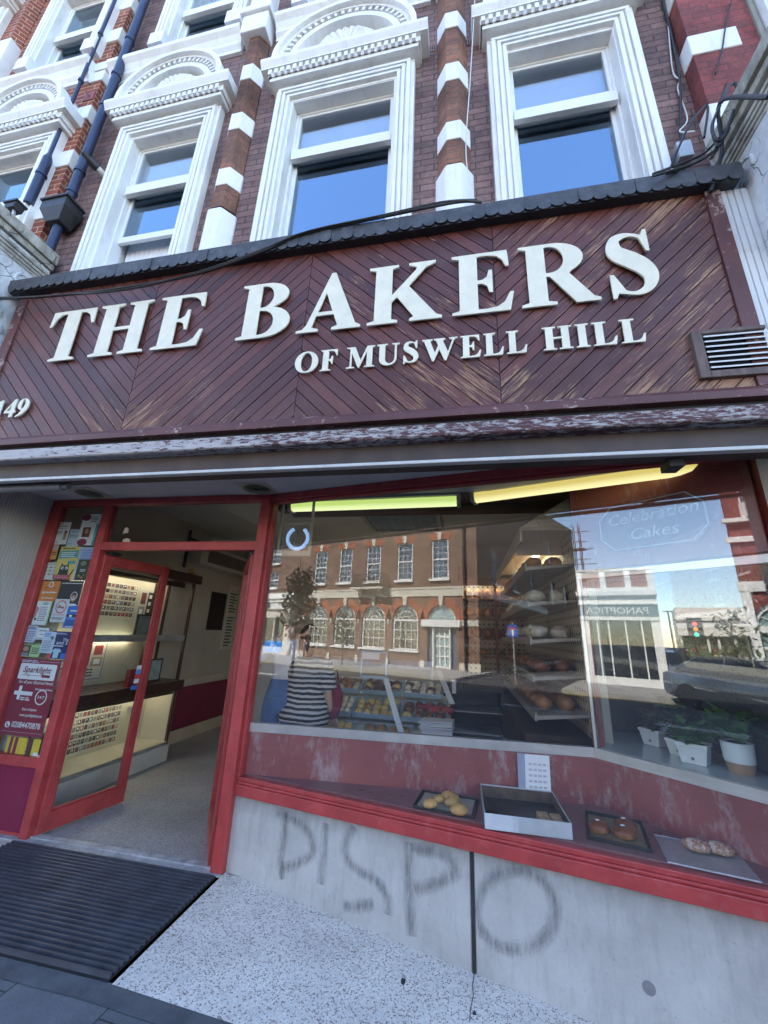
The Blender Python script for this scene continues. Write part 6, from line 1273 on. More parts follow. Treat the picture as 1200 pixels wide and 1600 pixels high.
# ------------------------------------------------------------------ people
def person(label, loc, rz, h, pose, mats, hair, hairmat, clothes=None, cat='person', group=None, sub=1):
    """one continuous body grown from a skeleton; mats = (skin, top, bottom, shoe); pose gives joint positions as fractions of the height"""
    t = thing('person', label, cat, loc, rz, group)
    V, Ed, Rd = [], [], []
    def add(p, r, par=None):
        V.append(tuple(Vector(p)*h)); Rd.append(r*h)
        if par is not None: Ed.append((par, len(V)-1))
        return len(V)-1
    pel = add((0, 0, .53), .078); wa = add((0, .003, .61), .068, pel); ch = add((0, -.004, .72), .082, wa); sh_ = add((0, .002, .79), .07, ch); nk = add((0, -.004, .845), .032, sh_); hd = add((0, -.01, .885), .052, nk); hd2 = add((0, -.008, .935), .058, hd); add((0, -.002, .975), .04, hd2); add((0, -.062, .915), .012, hd2)
    for s in (-1, 1):
        ft = pose['foot'][0 if s < 0 else 1]; kn = pose['knee'][0 if s < 0 else 1]
        hip = add((s*.05, 0, .50), .066, pel); k_ = add((s*.052+kn[0], kn[1], kn[2]), .042, hip); cf = add((s*.05+(kn[0]+ft[0])*.5, (kn[1]*.6+ft[1]*.4), (kn[2]*.6+ft[2]*.4)), .038, k_); an = add((s*.05+ft[0], ft[1], ft[2]+.04), .024, cf); add((s*.055+ft[0], ft[1]-.07, ft[2]+.016), .022, an)
        el = pose['elbow'][0 if s < 0 else 1]; ha = pose['hand'][0 if s < 0 else 1]
        so_ = add((s*.108, 0, .785), .043, sh_); e_ = add((s*el[0], el[1], el[2]), .028, so_); wr = add((s*ha[0], ha[1], ha[2]), .018, e_)
        d = (Vector(ha)-Vector(el)).normalized(); d = Vector((s*d.x, d.y, d.z)); W0 = Vector((s*ha[0], ha[1], ha[2])); sd = d.cross(Vector((0, 1, .3))).normalized()
        pm = add(W0+d*.03, .019, wr)
        for j, (o_, L) in enumerate(((-.016, .036), (-.006, .046), (.005, .044), (.015, .034))): f0 = add(W0+d*.052+sd*o_, .0065, pm); add(W0+d*(.052+L)+sd*o_*1.2+Vector((0, -.01, 0)), .0055, f0)
        th = add(W0+d*.03-sd*.026, .007, pm); add(W0+d*.058-sd*.036, .006, th)
    me = bpy.data.meshes.new('body'); me.from_pydata(V, Ed, []); o = bpy.data.objects.new('body', me); COL.objects.link(o)
    sk = o.modifiers.new('skin', 'SKIN'); sk.use_smooth_shade = True
    for i, sv in enumerate(me.skin_vertices[0].data): sv.radius = (Rd[i], Rd[i]*(.72 if i in (0, 1, 2, 3) else 1)); sv.use_root = (i == 0)
    ss = o.modifiers.new('sub', 'SUBSURF'); ss.levels = sub; ss.render_levels = sub
    dg = bpy.context.evaluated_depsgraph_get(); m2 = bpy.data.meshes.new_from_object(o.evaluated_get(dg)); bpy.data.objects.remove(o); m2.name = 'body'
    m2.materials.clear()
    for m in mats: m2.materials.append(m)
    for p in m2.polygons:
        c = p.center/h; p.use_smooth = True
        arm = abs(c.x) > .125 and c.z < .80
        p.material_index = 3 if c.z < .035 else 2 if (c.z < pose.get('waist', .56) and not arm and c.z > pose.get('hem', 0)) else 0 if (c.z > .83 or c.z <= pose.get('hem', 0) or (arm and (Vector((abs(c.x), c.y, c.z))-Vector((.108, 0, .785))).length > pose.get('sleeve', .16))) else 1
    b = bpy.data.objects.new('body', m2); COL.objects.link(b); b.parent = t
    mb = MB(); zc = .94*h; mb.blob((0, .012*h, zc+.006*h), (.06*h, .066*h, .062*h), 16, 10, 0, .02)
    if hair == 'long': mb.blob((0, .04*h, zc-.065*h), (.055*h, .035*h, .09*h), 14, 8, 0, .03)
    for i, v in enumerate(mb.v):
        if v.y < -.02*h and v.z < zc+.03*h: v.y = -.0*h; v.z = max(v.z, zc)
    obj('hair', mb, hairmat, t, local=True, smooth=60)
    mb = MB()
    for s in (-1, 1): mb.blob((s*.02*h, -.058*h, .93*h), (.006*h, .004*h, .004*h), 8, 5, 0)
    obj('eye', mb, INK, t, local=True)
    mb = MB(); mb.blob((0, -.056*h, .893*h), (.014*h, .005*h, .003*h), 8, 5); obj('mouth', mb, PINK, t, local=True)
    if clothes: clothes(t, h)
    return t
SKIN = surf('skin', (.52, .33, .25), .5, .1, 8, .05); DENIM = surf('blue denim', (.06, .12, .26), .8, .25, 9, .3, 90); NAVYC = surf('navy cotton', (.02, .025, .05), .85, .2, 9, .2, 60); HAIRB = surf('brown hair', (.06, .035, .02), .5, .3, 30, .4, 60, stretch=(1, 1, .2)); SHOE = surf('dark shoe', (.03, .03, .03), .5, .1)
m, nt, b, out = new_mat('striped jersey'); p_ = N(nt, 'ShaderNodeTexCoord').outputs['Object']; s_ = N(nt, 'ShaderNodeSeparateXYZ', Vector=p_); nn = noise(nt, p_, 7, 2)
z_ = math_(nt, 'MULTIPLY_ADD', nn, .03, s_.outputs[2]); k_ = ramp(nt, math_(nt, 'FRACT', math_(nt, 'MULTIPLY', z_, 23.0)), [(.48, bw(0)), (.54, bw(1))]); nt.links.new(mix(nt, k_, (.012, .013, .02, 1), (.45, .42, .39, 1)), b.inputs['Base Color']); b.inputs['Roughness'].default_value = .9; STRIPE = m
stand = dict(foot=((0, 0, 0), (0, 0, 0)), knee=((0, -.005, .27), (0, -.005, .27)), elbow=((.15, .02, .63), (.15, .02, .63)), hand=((.15, -.06, .50), (.14, -.10, .55)))
def jersey(t, h):
    mb = MB(); n = 22; rings = []
    for z, rx, ry, cy in ((.46, .158, .115, .005), (.50, .155, .112, .004), (.58, .142, .10, .002), (.66, .138, .098, 0), (.73, .143, .095, 0), (.775, .128, .085, .002), (.805, .095, .07, .002), (.825, .055, .05, .0)):
        rings.append(mb.add([((rx+.008*math.sin(5*a+z*30))*h*math.cos(a), (ry+.008*math.sin(4*a+z*22))*h*math.sin(a)+cy*h, (z+.012*math.cos(a-1.2)*(z < .52))*h) for a in [2*math.pi*i/n for i in range(n)]]))
    for a, b in zip(rings, rings[1:]):
        for k in range(n): mb.face((a+k, a+(k+1) % n, b+(k+1) % n, b+k))
    obj('jersey', mb, STRIPE, t, local=True, smooth=80)
    for s in (-1, 1): mb = MB(); mb.tube([(s*.10*h, 0, .79*h), (s*.135*h, .01*h, .71*h), (s*.155*h, .015*h, .64*h)], [.055*h, .052*h, .05*h], 14, 0, False); obj('sleeve', mb, STRIPE, t, local=True, smooth=80)
p = at(478, 1080, 3.9)
A1 = person('person in loose black and white striped jersey at the counter, seen from behind', (p.x, 3.9, 0), R(172), 1.60, stand, (SKIN, STRIPE, NAVYC, SHOE), 'long', HAIRB, jersey)
p = at(441, 1080, 3.8)
A2 = person('person in blue jeans standing beside the striped jersey with one bare arm raised', (p.x-.02, 3.86, 0), R(200), 1.78, dict(stand, elbow=((.17, .02, .66), (.17, .0, .66)), hand=((.16, -.08, .56), (.12, -.16, .74)), waist=.62, sleeve=.09), (SKIN, surf('pale shirt', (.5, .48, .5), .9, .1), DENIM, SHOE), 'short', surf('fair hair', (.36, .28, .2), .6, .2, 30, .3, 60))
p = at(521, 1090, 3.95); t = thing('tote_bag', 'dark red tote bag hanging at the side of the striped jersey', 'bag', (p.x, 3.95, p.z-.17)); mb = MB(); mb.blob((p.x, 3.95, p.z-.02), (.09, .05, .17), 14, 9, 0, .02); obj('bag', mb, surf('dark red cloth', (.2, .012, .04), .8, .15), t, smooth=70); mb = MB(); mb.tube([(p.x-.05, 3.95, p.z+.1), (p.x-.04, 3.95, p.z+.24), (p.x+.02, 3.95, p.z+.24), (p.x+.05, 3.95, p.z+.1)], .008, 6); obj('strap', mb, NAVYC, t)

# ------------------------------------------------------------------ the other side of the street (seen mirrored in the shop window)
YO = -14.0                                                     # building line; fronts face +Y
CREAMST = surf('cream stone', (.62, .57, .47), .7, .1, 3, .2, 40, dirt=.3, dirtcol=(.4, .36, .28)); WHITEF = surf('white joinery', (.8, .79, .75), .5, .05)
def fbox(mb, x0, x1, y0, y1, z0, z1, m=0): mb.box(x0, x1, YO+y0, YO+y1, z0, z1, m)   # y measured outwards from the wall face
BN = thing('bank_building', 'brown brick bank with tall sash windows over round arched windows across the street', 'building', (-12, YO-5, 0))
SX = [-16.5, -14.44, -12.33, -10.17, -8.0]; AX = [-16.35, -14.23, -12.16, -10.08, -7.93]; BX0, BX1 = -18.35, -5.95
hs = [(x-.5, x+.5, 4.45, 6.55) for x in SX] + [(x-.5, x+.5, 8.3, 10.0) for x in SX]
def arch_holes(mb, x0, x1, z0, z1, y0, y1, hs, arcs, m=0):
    """wall with rectangular and round headed openings; the round heads are filled to the curve by spandrel pieces"""
    holes(mb, x0, x1, z0, z1, y0, y1, hs + [(c-r, c+r, za, zs+r) for c, r, za, zs in arcs], m)
    for c, r, za, zs in arcs:
        n = 10
        for s in (-1, 1):
            for i in range(n):
                a, b = R(90*i/n), R(90*(i+1)/n)
                P = [(c+s*r*math.cos(a), zs+r*math.sin(a)), (c+s*r*math.cos(b), zs+r*math.sin(b)), (c+s*r*1.0001, zs+r*math.sin(b)), (c+s*r*1.0001, zs+r*math.sin(a))]
                if i == n-1: pass
                mb.prism(P, 'y', y0, y1, m)
mb = MB(); RA = .80
arch_holes(mb, BX0, BX1, 0, 11.2, YO-.24, YO, hs, [(c, RA, .78 if c < -8.5 else 0.02, 2.3) for c in AX])
hsd = [(YO-3.4, YO-2.4, 4.45, 6.55), (YO-7.4, YO-6.4, 4.45, 6.55), (YO-12, YO-11, 4.45, 6.55)]
mb2 = MB(Matrix(((0, 1, 0, 0), (1, 0, 0, 0), (0, 0, 1, 0), (0, 0, 0, 1)))); holes(mb2, YO-16, YO-.24, 0, 11.2, BX1-.24, BX1, hsd)
off = mb.add(mb2.v); [mb.face([off+i for i in f]) for f in mb2.f]
fbox(mb, BX0, BX0+.2, -16, -.24, 0, 11.2); fbox(mb, BX0+.2, BX1-.24, -16, -15.8, 0, 11.2)
obj('brick_wall', mb, BRICK_BANK, BN)
mb = MB(); fbox(mb, BX0-.1, BX1+.1, -16, .15, 11.2, 11.5); fbox(mb, BX0+.2, BX1-.24, -15.7, -.5, 3.6, 3.7); fbox(mb, BX0+.2, BX1-.24, -4.0, -3.9, 0, 11.2); obj('roof', mb, surf('lead roof', (.2, .2, .21), .6, .1), BN)
mb = MB(); fbox(mb, BX0, BX1+.06, 0, .06, 3.54, 4.0); fbox(mb, BX0, BX1+.08, .06, .09, 3.92, 4.02); mb.box(BX1, BX1+.06, YO-16, YO, 3.54, 4.0); obj('band_course', mb, CREAMST, BN)
mb = MB()
xs = [BX0] + [v for c in AX for v in (c-1.0, c+1.0)] + [BX1]
for a, b in zip(xs[0::2], xs[1::2]):
    if b > a: fbox(mb, a, b, 0, .05, 2.06, 2.35)
for a, b in zip(xs[0::2], xs[1::2]):
    if b > a: fbox(mb, a-.05, b+.05, 0, .06, 0, .34)
for c in AX: mb.prism([(c-.09, 3.08), (c-.14, 3.54), (c+.14, 3.54), (c+.09, 3.08)], 'y', YO, YO+.09)
for c in SX: mb.prism([(c-.09, 6.57), (c-.13, 6.98), (c+.13, 6.98), (c+.09, 6.57)], 'y', YO, YO+.06)
obj('stone_dressing', mb, CREAMST, BN)
mb = MB()
for c in AX:
    n = 14
    for i in range(n):
        a, b = math.pi*i/n, math.pi*(i+1)/n; P = lambda r, t: (c+r*math.cos(t), 2.3+r*math.sin(t))
        if abs((a+b)/2-math.pi/2) > .12: mb.prism([P(RA+.002, a), P(1.2, a), P(1.2, b), P(RA+.002, b)], 'y', YO, YO+.012)
for c in SX:
    for s in (-1, 1): mb.prism([(c+s*.13, 6.57), (c+s*.13, 6.93), (c+s*.72, 6.93), (c+s*.6, 6.57)], 'y', YO, YO+.012)
obj('brick_arch', mb, BRICK_ARCH, BN)
def bars(mb, x0, x1, z0, z1, nx, nz, y0, y1, t=.022):
    for i in range(1, nx): x = x0+(x1-x0)*i/nx; mb.box(x-t/2, x+t/2, y0, y1, z0, z1)
    for j in range(1, nz): z = z0+(z1-z0)*j/nz; mb.box(x0, x1, y0+.004, y1-.004, z-t/2, z+t/2)
def far_sash(par, c, z0, z1, hw=.47, nx=3, nz=6, Y=YO, sill=True):
    mb = MB(); y = Y-.1
    mb.box(c-hw-.03, c-hw+.05, y-.06, y+.04, z0, z1); mb.box(c+hw-.05, c+hw+.03, y-.06, y+.04, z0, z1); mb.box(c-hw+.05, c+hw-.05, y-.06, y+.04, z0, z0+.07); mb.box(c-hw+.05, c+hw-.05, y-.06, y+.04, z1-.06, z1+.0)
    bars(mb, c-hw+.05, c+hw-.05, z0+.07, z1-.06, nx, nz, y-.02, y+.01); zm = (z0+z1)/2; mb.box(c-hw+.05, c+hw-.05, y-.03, y+.03, zm-.035, zm+.035)
    if sill: mb.box(c-hw-.12, c+hw+.12, Y-.06, Y+.14, z0-.12, z0)
    w = obj('window', mb, WHITEF, par)
    mb = MB(); mb.box(c-hw+.05, c+hw-.05, y-.034, y-.028, z0+.07, z1-.06); obj('pane', mb, GLASS_FAR, w)
    mb = MB(); mb.box(c-hw-.03, c+hw+.03, Y-.7, Y-.69, z0-.3, z1+.1); obj('room', mb, surf('dim room', (.1, .09, .08), .9, .2), w); return w
for c in SX: far_sash(BN, c, 4.45, 6.55); far_sash(BN, c, 8.3, 10.0)
for a, b, z0, z1 in hsd:
    M_ = Matrix(((0, 1, 0, BX1-YO), (1, 0, 0, 0), (0, 0, 1, 0), (0, 0, 0, 1))); c = (a+b)/2
    mb = MB(); x = BX1-.1; mb.box(x-.05, x+.03, a, a+.08, z0, z1); mb.box(x-.05, x+.03, b-.08, b, z0, z1); mb.box(x-.05, x+.03, a+.08, b-.08, z0, z0+.08); mb.box(x-.05, x+.03, a+.08, b-.08, z1-.06, z1); mb.box(x-.03, x+.02, a+.08, b-.08, (z0+z1)/2-.03, (z0+z1)/2+.03)
    for i in (1, 2): y = a+.08+(b-a-.16)*i/3; mb.box(x-.02, x+.01, y-.011, y+.011, z0, z1)
    mb.box(x-.05, BX1+.12, a-.1, b+.1, z0-.12, z0); w = obj('window', mb, WHITEF, BN); mb = MB(); mb.box(x-.034, x-.028, a+.08, b-.08, z0+.08, z1-.06); obj('pane', mb, GLASS_FAR, w)
for i, c in enumerate(AX):
    mb = MB(); y = YO-.14; r = RA-.02; z0 = .78
    def ringm(r0, r1, n=16):
        for k in range(n):
            a, b = math.pi*k/n, math.pi*(k+1)/n; P = lambda q, t: (c+q*math.cos(t), 2.3+q*math.sin(t)); mb.prism([P(r0, a), P(r1, a), P(r1, b), P(r0, b)], 'y', y-.05, y+.03)
    if i < 4:
        ringm(.70, .82); ringm(.2, .235, 10); ringm(.46, .485, 12)
        for k in range(1, 6): t = math.pi*k/6; mb.tube([(c+.2*math.cos(t), y, 2.3+.2*math.sin(t)), (c+.72*math.cos(t), y, 2.3+.72*math.sin(t))], .013, 4)
        mb.box(c-RA-.02, c-.70, y-.05, y+.03, z0, 2.25); mb.box(c+.70, c+RA+.02, y-.05, y+.03, z0, 2.25); mb.box(c-RA-.02, c+RA+.02, y-.05, y+.04, 2.25, 2.34); mb.box(c-.70, c+.70, y-.05, y+.03, z0, z0+.07)
        bars(mb, c-.70, c+.70, z0+.07, 2.25, 4, 3, y-.02, y+.02, .03); fbox(mb, c-RA-.1, c+RA+.1, -.1, .12, z0-.1, z0)
        w = obj('window', mb, WHITEF, BN)
        mb = MB(); mb.box(c-.74, c+.74, y-.03, y-.024, z0+.05, 2.27); mb.prism([(c+.72*math.cos(t), 2.34+.68*math.sin(t)) for t in [math.pi*k/14 for k in range(15)]], 'y', y-.03, y-.024); obj('pane', mb, GLASS_FAR, w)
        mb = MB()
        for k in range(12): x = c-.68+k*.115; mb.prism([(x, y-.12-.03*(k % 2)), (x+.115, y-.12-.03*((k+1) % 2)), (x+.115, y-.126-.03*((k+1) % 2)), (x, y-.126-.03*(k % 2))], 'z', 1.3, 2.2)
        obj('net_curtain', mb, surf('net curtain', (.6, .58, .52), .9, .1), w)
        mb = MB(); mb.box(c-.6, c-.05, y-.06, y-.05, z0+.1, 1.3); mb.box(c+.08, c+.62, y-.06, y-.05, z0+.1, 1.3, 1); mb.box(c-.45, c-.25, y-.0495, y-.0485, 1.0, 1.2, 1); mb.blob((c+.32, y-.048, 1.0), (.13, .002, .17), 10, 6, 2); obj('poster', mb, [INK, PAPER, INK], w)
    else:
        ringm(.70, .82); ringm(.2, .235, 10)
        for k in range(1, 6): t = math.pi*k/6; mb.tube([(c+.2*math.cos(t), y, 2.3+.2*math.sin(t)), (c+.72*math.cos(t), y, 2.3+.72*math.sin(t))], .013, 4)
        fbox(mb, c-RA-.28, c+RA+.28, -.05, .16, 2.0, 2.34); fbox(mb, c-.5, c-.42, -.2, .02, .02, 2.0); fbox(mb, c+.42, c+.5, -.2, .02, .02, 2.0); bars(mb, c-.42, c+.42, .1, 2.0, 3, 4, y-.03, y+.03, .07); fbox(mb, c-.42, c+.42, -.18, -.1, .02, .12)
        w = obj('entrance', mb, WHITEF, BN)
        mb = MB(); mb.box(c-.42, c+.42, y-.03, y-.024, .1, 2.0); mb.prism([(c+.72*math.cos(t), 2.34+.68*math.sin(t)) for t in [math.pi*k/14 for k in range(15)]], 'y', y-.03, y-.024); obj('pane', mb, surf('pale door glass', (.3, .42, .44), .1, .1), w)
        mb = MB(); fbox(mb, c-RA, c-.5, -.24, -.18, .02, 2.0); fbox(mb, c+.5, c+RA, -.24, -.18, .02, 2.0); obj('side_panel', mb, surf('blue grey panel', (.12, .16, .24), .4, .1), w)
mb = MB(); bz = 3.95
fbox(mb, -13.35, -11.15, .06, .75, bz, bz+.1); mb.prism([(YO+.06, bz), (YO+.55, bz), (YO+.3, bz-.22), (YO+.06, bz-.3)], 'x', -13.0, -12.8); mb.prism([(YO+.06, bz), (YO+.55, bz), (YO+.3, bz-.22), (YO+.06, bz-.3)], 'x', -11.7, -11.5); bl = obj('balcony', mb, CREAMST, BN)
mb = MB()
for z in (bz+.15, bz+.85): mb.tube([(-13.3, YO+.07, z), (-13.3, YO+.7, z), (-11.2, YO+.7, z), (-11.2, YO+.07, z)], .02, 6)
for i in range(22): x = -13.3+i*.1; mb.tube([(x, YO+.7, bz+.1), (x, YO+.7, bz+.85)], .011, 4)
for i in range(10): mb.tube([(-13.05+i*.19+.06*math.cos(t), YO+.705, bz+.45+.09*math.sin(t)) for t in [k*.7 for k in range(10)]], .011, 4)
for i in range(6): [mb.tube([(s, YO+.1+i*.1, bz+.1), (s, YO+.1+i*.1, bz+.85)], .011, 4) for s in (-13.3, -11.2)]
obj('railing', mb, BLACK, bl)
t = thing('drainpipe', 'black downpipe near the corner of the brown brick bank', 'drainpipe', (-6.6, YO+.1, 0)); mb = MB(); mb.tube([(-6.6, YO+.09, 0), (-6.6, YO+.09, 11)], .075, 10); [mb.tube([(-6.6, YO+.09, z), (-6.6, YO+.09, z+.1)], .1, 10) for z in (1.5, 3.3, 5.2, 7)]; obj('pipe', mb, BLACK, t)
# shop to the left of the bank
LS = thing('white_shop', 'brick building with a cream shop fascia and large round letters left of the bank', 'building', (-23, YO-4, 0))
mb = MB(); holes(mb, -32, -18.4, 3.9, 11, YO-.24, YO, [(x-.45, x+.45, 4.3, 5.4) for x in (-20.8, -23.5, -26.5)] + [(x-.45, x+.45, 6.0, 7.4) for x in (-20.8, -23.5, -26.5)]); fbox(mb, -32, -18.4, -12, -11.8, 0, 11); fbox(mb, -32, -31.8, -11.8, -.24, 0, 11); fbox(mb, -18.6, -18.4, -11.8, -.24, 0, 11); fbox(mb, -31.8, -18.6, -11.8, -.24, 10.8, 10.9); obj('brick_wall', mb, BRICK_BANK, LS)
for x in (-20.8, -23.5, -26.5): far_sash(LS, x, 4.3, 5.4, .42, 2, 4); far_sash(LS, x, 6.0, 7.4, .42, 2, 4)
mb = MB(); fbox(mb, -32, -18.4, -.2, .35, 2.85, 3.3); fbox(mb, -32, -18.4, -.2, .45, 3.3, 3.5); fbox(mb, -32, -18.4, -.2, .55, 3.5, 3.6); fbox(mb, -32, -18.4, -.2, .3, 3.6, 3.9); obj('fascia', mb, WHITEF, LS)
mb = MB(); fbox(mb, -18.95, -18.42, -.2, .3, 0, 2.85); fbox(mb, -32, -19, -.2, .1, 0, .45); [fbox(mb, x, x+.1, -.2, .1, .45, 2.3) for x in (-20.2, -21.4, -22.8, -24.5)]; fbox(mb, -32, -18.95, -.2, .2, 2.3, 2.85); obj('shopfront', mb, CREAMST, LS)
mb = MB(); fbox(mb, -32, -18.95, -.1, -.09, .45, 2.3); obj('shop_pane', mb, GLASS_FAR, LS); mb = MB(); fbox(mb, -31.8, -18.6, -3, -2.9, 0, 3); obj('back_wall', mb, GREY_P, LS)
BACKW = Matrix(((-1, 0, 0, 0), (0, 0, 1, 0), (0, 1, 0, 0), (0, 0, 0, 1)))      # text plane facing +Y
for i, x in enumerate((-20.62, -21.05, -21.48)):
    mb = MB(); mb.lathe([(.13, 0), (.2, 0), (.2, .03), (.13, .03)], (x, YO+.35, 3.07), 22, 0, 'y'); obj('letter', mb, INK, LS)
# optician shop on the far corner, with scaffolding beside it
PN = thing('optician_shop', 'white fronted optician shop with a grey lettered fascia across the side road', 'building', (0, YO-4, 0))
px0, px1 = -1.45, 1.35
mb = MB(); holes(mb, px0, px1, 3.75, 4.45, YO-.24, YO, []); fbox(mb, px0, px1, -7, -6.8, 0, 4.4); fbox(mb, px0, px0+.2, -6.8, -.24, 0, 4.4); fbox(mb, px1-.2, px1, -6.8, -.24, 0, 4.4); fbox(mb, px0+.2, px1-.2, -6.8, -.24, 4.2, 4.3); obj('brick_wall', mb, BRICK_HOUSE, PN)
mb = MB(); [fbox(mb, x, x+.22, 0, .05, 3.75, 4.45) for x in (px0, -.55, .35, 1.13)]; fbox(mb, px0, px1, -.24, .08, 4.45, 4.55); obj('parapet_pier', mb, WHITEF, PN)
mb = MB(); fbox(mb, px0, px1, -.2, .16, 3.6, 3.75); fbox(mb, px0-.05, px1+.05, -.2, .3, 3.42, 3.6); fbox(mb, px0, px1, -.2, .14, 3.12, 3.42); fbox(mb, px0, px1, -.2, .2, 3.06, 3.12); fbox(mb, px0, px1, -.2, .16, 2.45, 2.58); fbox(mb, px0, px0+.32, -.2, .1, 0, 2.45); fbox(mb, px1-.3, px1, -.2, .1, 0, 2.45); fbox(mb, px0+.3, px1-.3, -.2, .1, .0, .28); [fbox(mb, x, x+.05, -.1, .05, .28, 2.45) for x in (-.85, -.45, .15, .7)]; obj('shopfront', mb, WHITEF, PN)
mb = MB(); fbox(mb, px0, px1, -.2, .15, 2.58, 3.06); obj('fascia', mb, surf('slate grey fascia', (.1, .13, .16), .5, .05), PN)
text(PN, 'PANOPTICA', .36, Matrix.Translation((1.05, YO+.152, 2.70)) @ BACKW, WHITEF, 2.2, depth=.004)
mb = MB(); fbox(mb, px0+.32, px1-.3, -.04, -.035, .28, 2.45); obj('shop_pane', mb, GLASS_FAR, PN); mb = MB(); fbox(mb, px0+.2, px1-.2, -3.5, -3.4, 0, 3.5); obj('back_wall', mb, surf('grey back wall', (.3, .33, .35), .7, .1), PN)
t = thing('flower_display', 'large white blossom display on a table in the optician window', 'flowers', (.05, YO-.7, .9)); mb = MB()
for i in range(130): a, el, r = random.uniform(0, 6.28), random.uniform(-.5, 1.57), random.uniform(.12, .34); mb.blob((.05+r*math.cos(a)*math.cos(el), YO-.7+r*math.sin(a)*math.cos(el), 1.5+r*math.sin(el)*1.3), (.05, .05, .04), 6, 4, 0, .2)
obj('blossom', mb, WHITEF, t); mb = MB(); mb.box(-.4, .5, YO-1.0, YO-.4, .9, .95); mb.lathe([(.1, .95), (.15, 1.1), (.08, 1.25)], (.05, YO-.7, 0), 12); [mb.box(x, x+.05, YO-.75, YO-.7, 0, .9) for x in (-.35, .4)]; obj('table', mb, WOOD, t)
CARGL = surf('dark side glass', (.05, .06, .07), .08, .1, 3, 0)
SB = thing('side_building', 'tall shaded brown brick building running down the side road behind the bank', 'building', (-7, -28, 0))
A0, A1 = Vector((-5.95, -30.2, 0)), Vector((-4.55, -38, 0)); ad = (A1-A0).normalized(); an_ = Vector((-ad.y, ad.x, 0))
SM = Matrix(((ad.x, -an_.x, 0, A0.x), (ad.y, -an_.y, 0, A0.y), (0, 0, 1, 0), (0, 0, 0, 1))); LEN = (A1-A0).length
mb = MB(SM); holes(mb, 0, LEN, 0, 12.5, -.02, .22, [(1.2, 2.2, 4.4, 6.4), (4.2, 5.2, 4.4, 6.4), (1.2, 2.2, 8, 9.8), (4.2, 5.2, 8, 9.8)]); mb.box(.01, LEN, .22, 5, 12.3, 12.5); mb.box(LEN-.2, LEN, .22, 5, 0, 12.3); mb.box(.01, LEN-.2, 4.8, 5, 0, 12.3); obj('brick_wall', mb, BRICK_BANK, SB)
for u in (1.2, 4.2):
    for z in (4.4, 8): mb = MB(SM); mb.box(u, u+1, .1, .12, z, z+2); w = obj('window', mb, CARGL, SB)
SC = thing('scaffold', 'tall steel tube scaffold with timber boards at the far corner of the side road', 'scaffold', (-4.3, -38, 0)); mb = MB()
for x, y in ((-4.45, -38.2), (-3.9, -38.2), (-4.45, -39.4), (-3.9, -39.4)): mb.tube([(x, y, -.1), (x, y, 13.2)], .05, 6)
for i, z in enumerate((3.2, 4.1, 5.0, 5.9, 6.8, 7.2, 8.0, 8.9, 9.4, 10.4, 11.2, 12.2)): mb.tube([(-5.0-(i % 3)*.2, -38.1+.06*(i % 2), z), (-3.2+(i*37 % 5)*.16, -38.1+.06*(i % 2), z)], .045, 6); mb.tube([(-3.9, -40, z+.08), (-3.9, -37.4, z+.08)], .045, 6)
obj('tube', mb, surf('scaffold tube', (.16, .15, .16), .5, .2), SC)
for z in (5.05, 7.9, 10.5): mb = MB(); mb.box(-4.9, -3.5, -39.4, -38.3, z, z+.1); obj('board', mb, WOOD, SC)
def simple_house(name, label, x0, x1, y0, h, wallm, wins, roofm, depth=9):
    t = thing(name, label, 'building', ((x0+x1)/2, y0-4, 0)); mb = MB(); holes(mb, x0, x1, 0, h, y0-.24, y0, wins); mb.box(x0, x1, y0-depth, y0-depth+.2, 0, h); mb.box(x0, x0+.2, y0-depth+.2, y0-.24, 0, h); mb.box(x1-.2, x1, y0-depth+.2, y0-.24, 0, h); obj('wall', mb, wallm, t)
    mb = MB(); mb.prism([(y0+.3, h), (y0-depth/2, h+2.2), (y0-depth-.3, h)], 'x', x0-.1, x1+.1); obj('roof', mb, roofm, t)
    for a, b, c, d in wins: far_sash(t, (a+b)/2, c, d, (b-a)/2-.03, 2, 2, y0)
    return t
ROOFM = surf('slate roof', (.09, .09, .11), .7, .25, 6, .3, 30)
simple_house('terraced_house', 'orange brick house closing the end of the side road', -9, 0, -60, 3.4, BRICK_HOUSE, [(-5.5, -4.3, 1, 2.6), (-3, -1.8, 1, 2.6)], ROOFM)
# florist beyond, corner building to the right
FS = thing('florist_shop', 'low white florist shop with flower stands across the junction', 'building', (3, -24, 0)); fy = -20.0
mb = MB(); mb.box(2.15, 6, fy-4, fy-.2, 0, 3.4); mb.box(2.1, 6, fy-.2, fy+.2, 2.05, 2.75); mb.box(2.1, 6, fy-.2, fy+.3, 2.75, 2.9); [mb.box(x, x+.09, fy-.2, fy+.05, .3, 2.05) for x in (2.15, 2.75, 3.2, 3.6, 4.2, 4.8)]; mb.box(2.15, 6, fy-.2, fy+.05, 0, .3); obj('shopfront', mb, WHITEF, FS)
mb = MB(); mb.box(2.2, 6, fy-.19, fy-.15, .3, 2.05); obj('dark_interior', mb, surf('green dark interior', (.06, .09, .06), .6, .3, 6), FS)
t = thing('flower_stand', 'stand of red and green flowers before the florist', 'flowers', (3, fy+.4, 0)); mb = MB()
for i in range(90): mb.blob((2.3+random.random()*1.9, fy+.35+random.uniform(-.15, .15), .4+random.random()*1.1), (.07, .07, .06), 6, 4, random.choice((0, 0, 1, 2, 3)), .25)
obj('flowers', mb, [LEAFG, pc('bloom red', (.5, .04, .05)), pc('bloom pink', (.6, .25, .3)), pc('bloom yellow', (.65, .5, .08))], t); mb = MB(); mb.box(2.25, 4.25, fy+.15, fy+.55, .0, .38); obj('crate', mb, WOOD, t)
CBG = thing('corner_building', 'cream and red brick corner building with round arches and tall white oriel windows', 'building', (7, YO-4, 0))
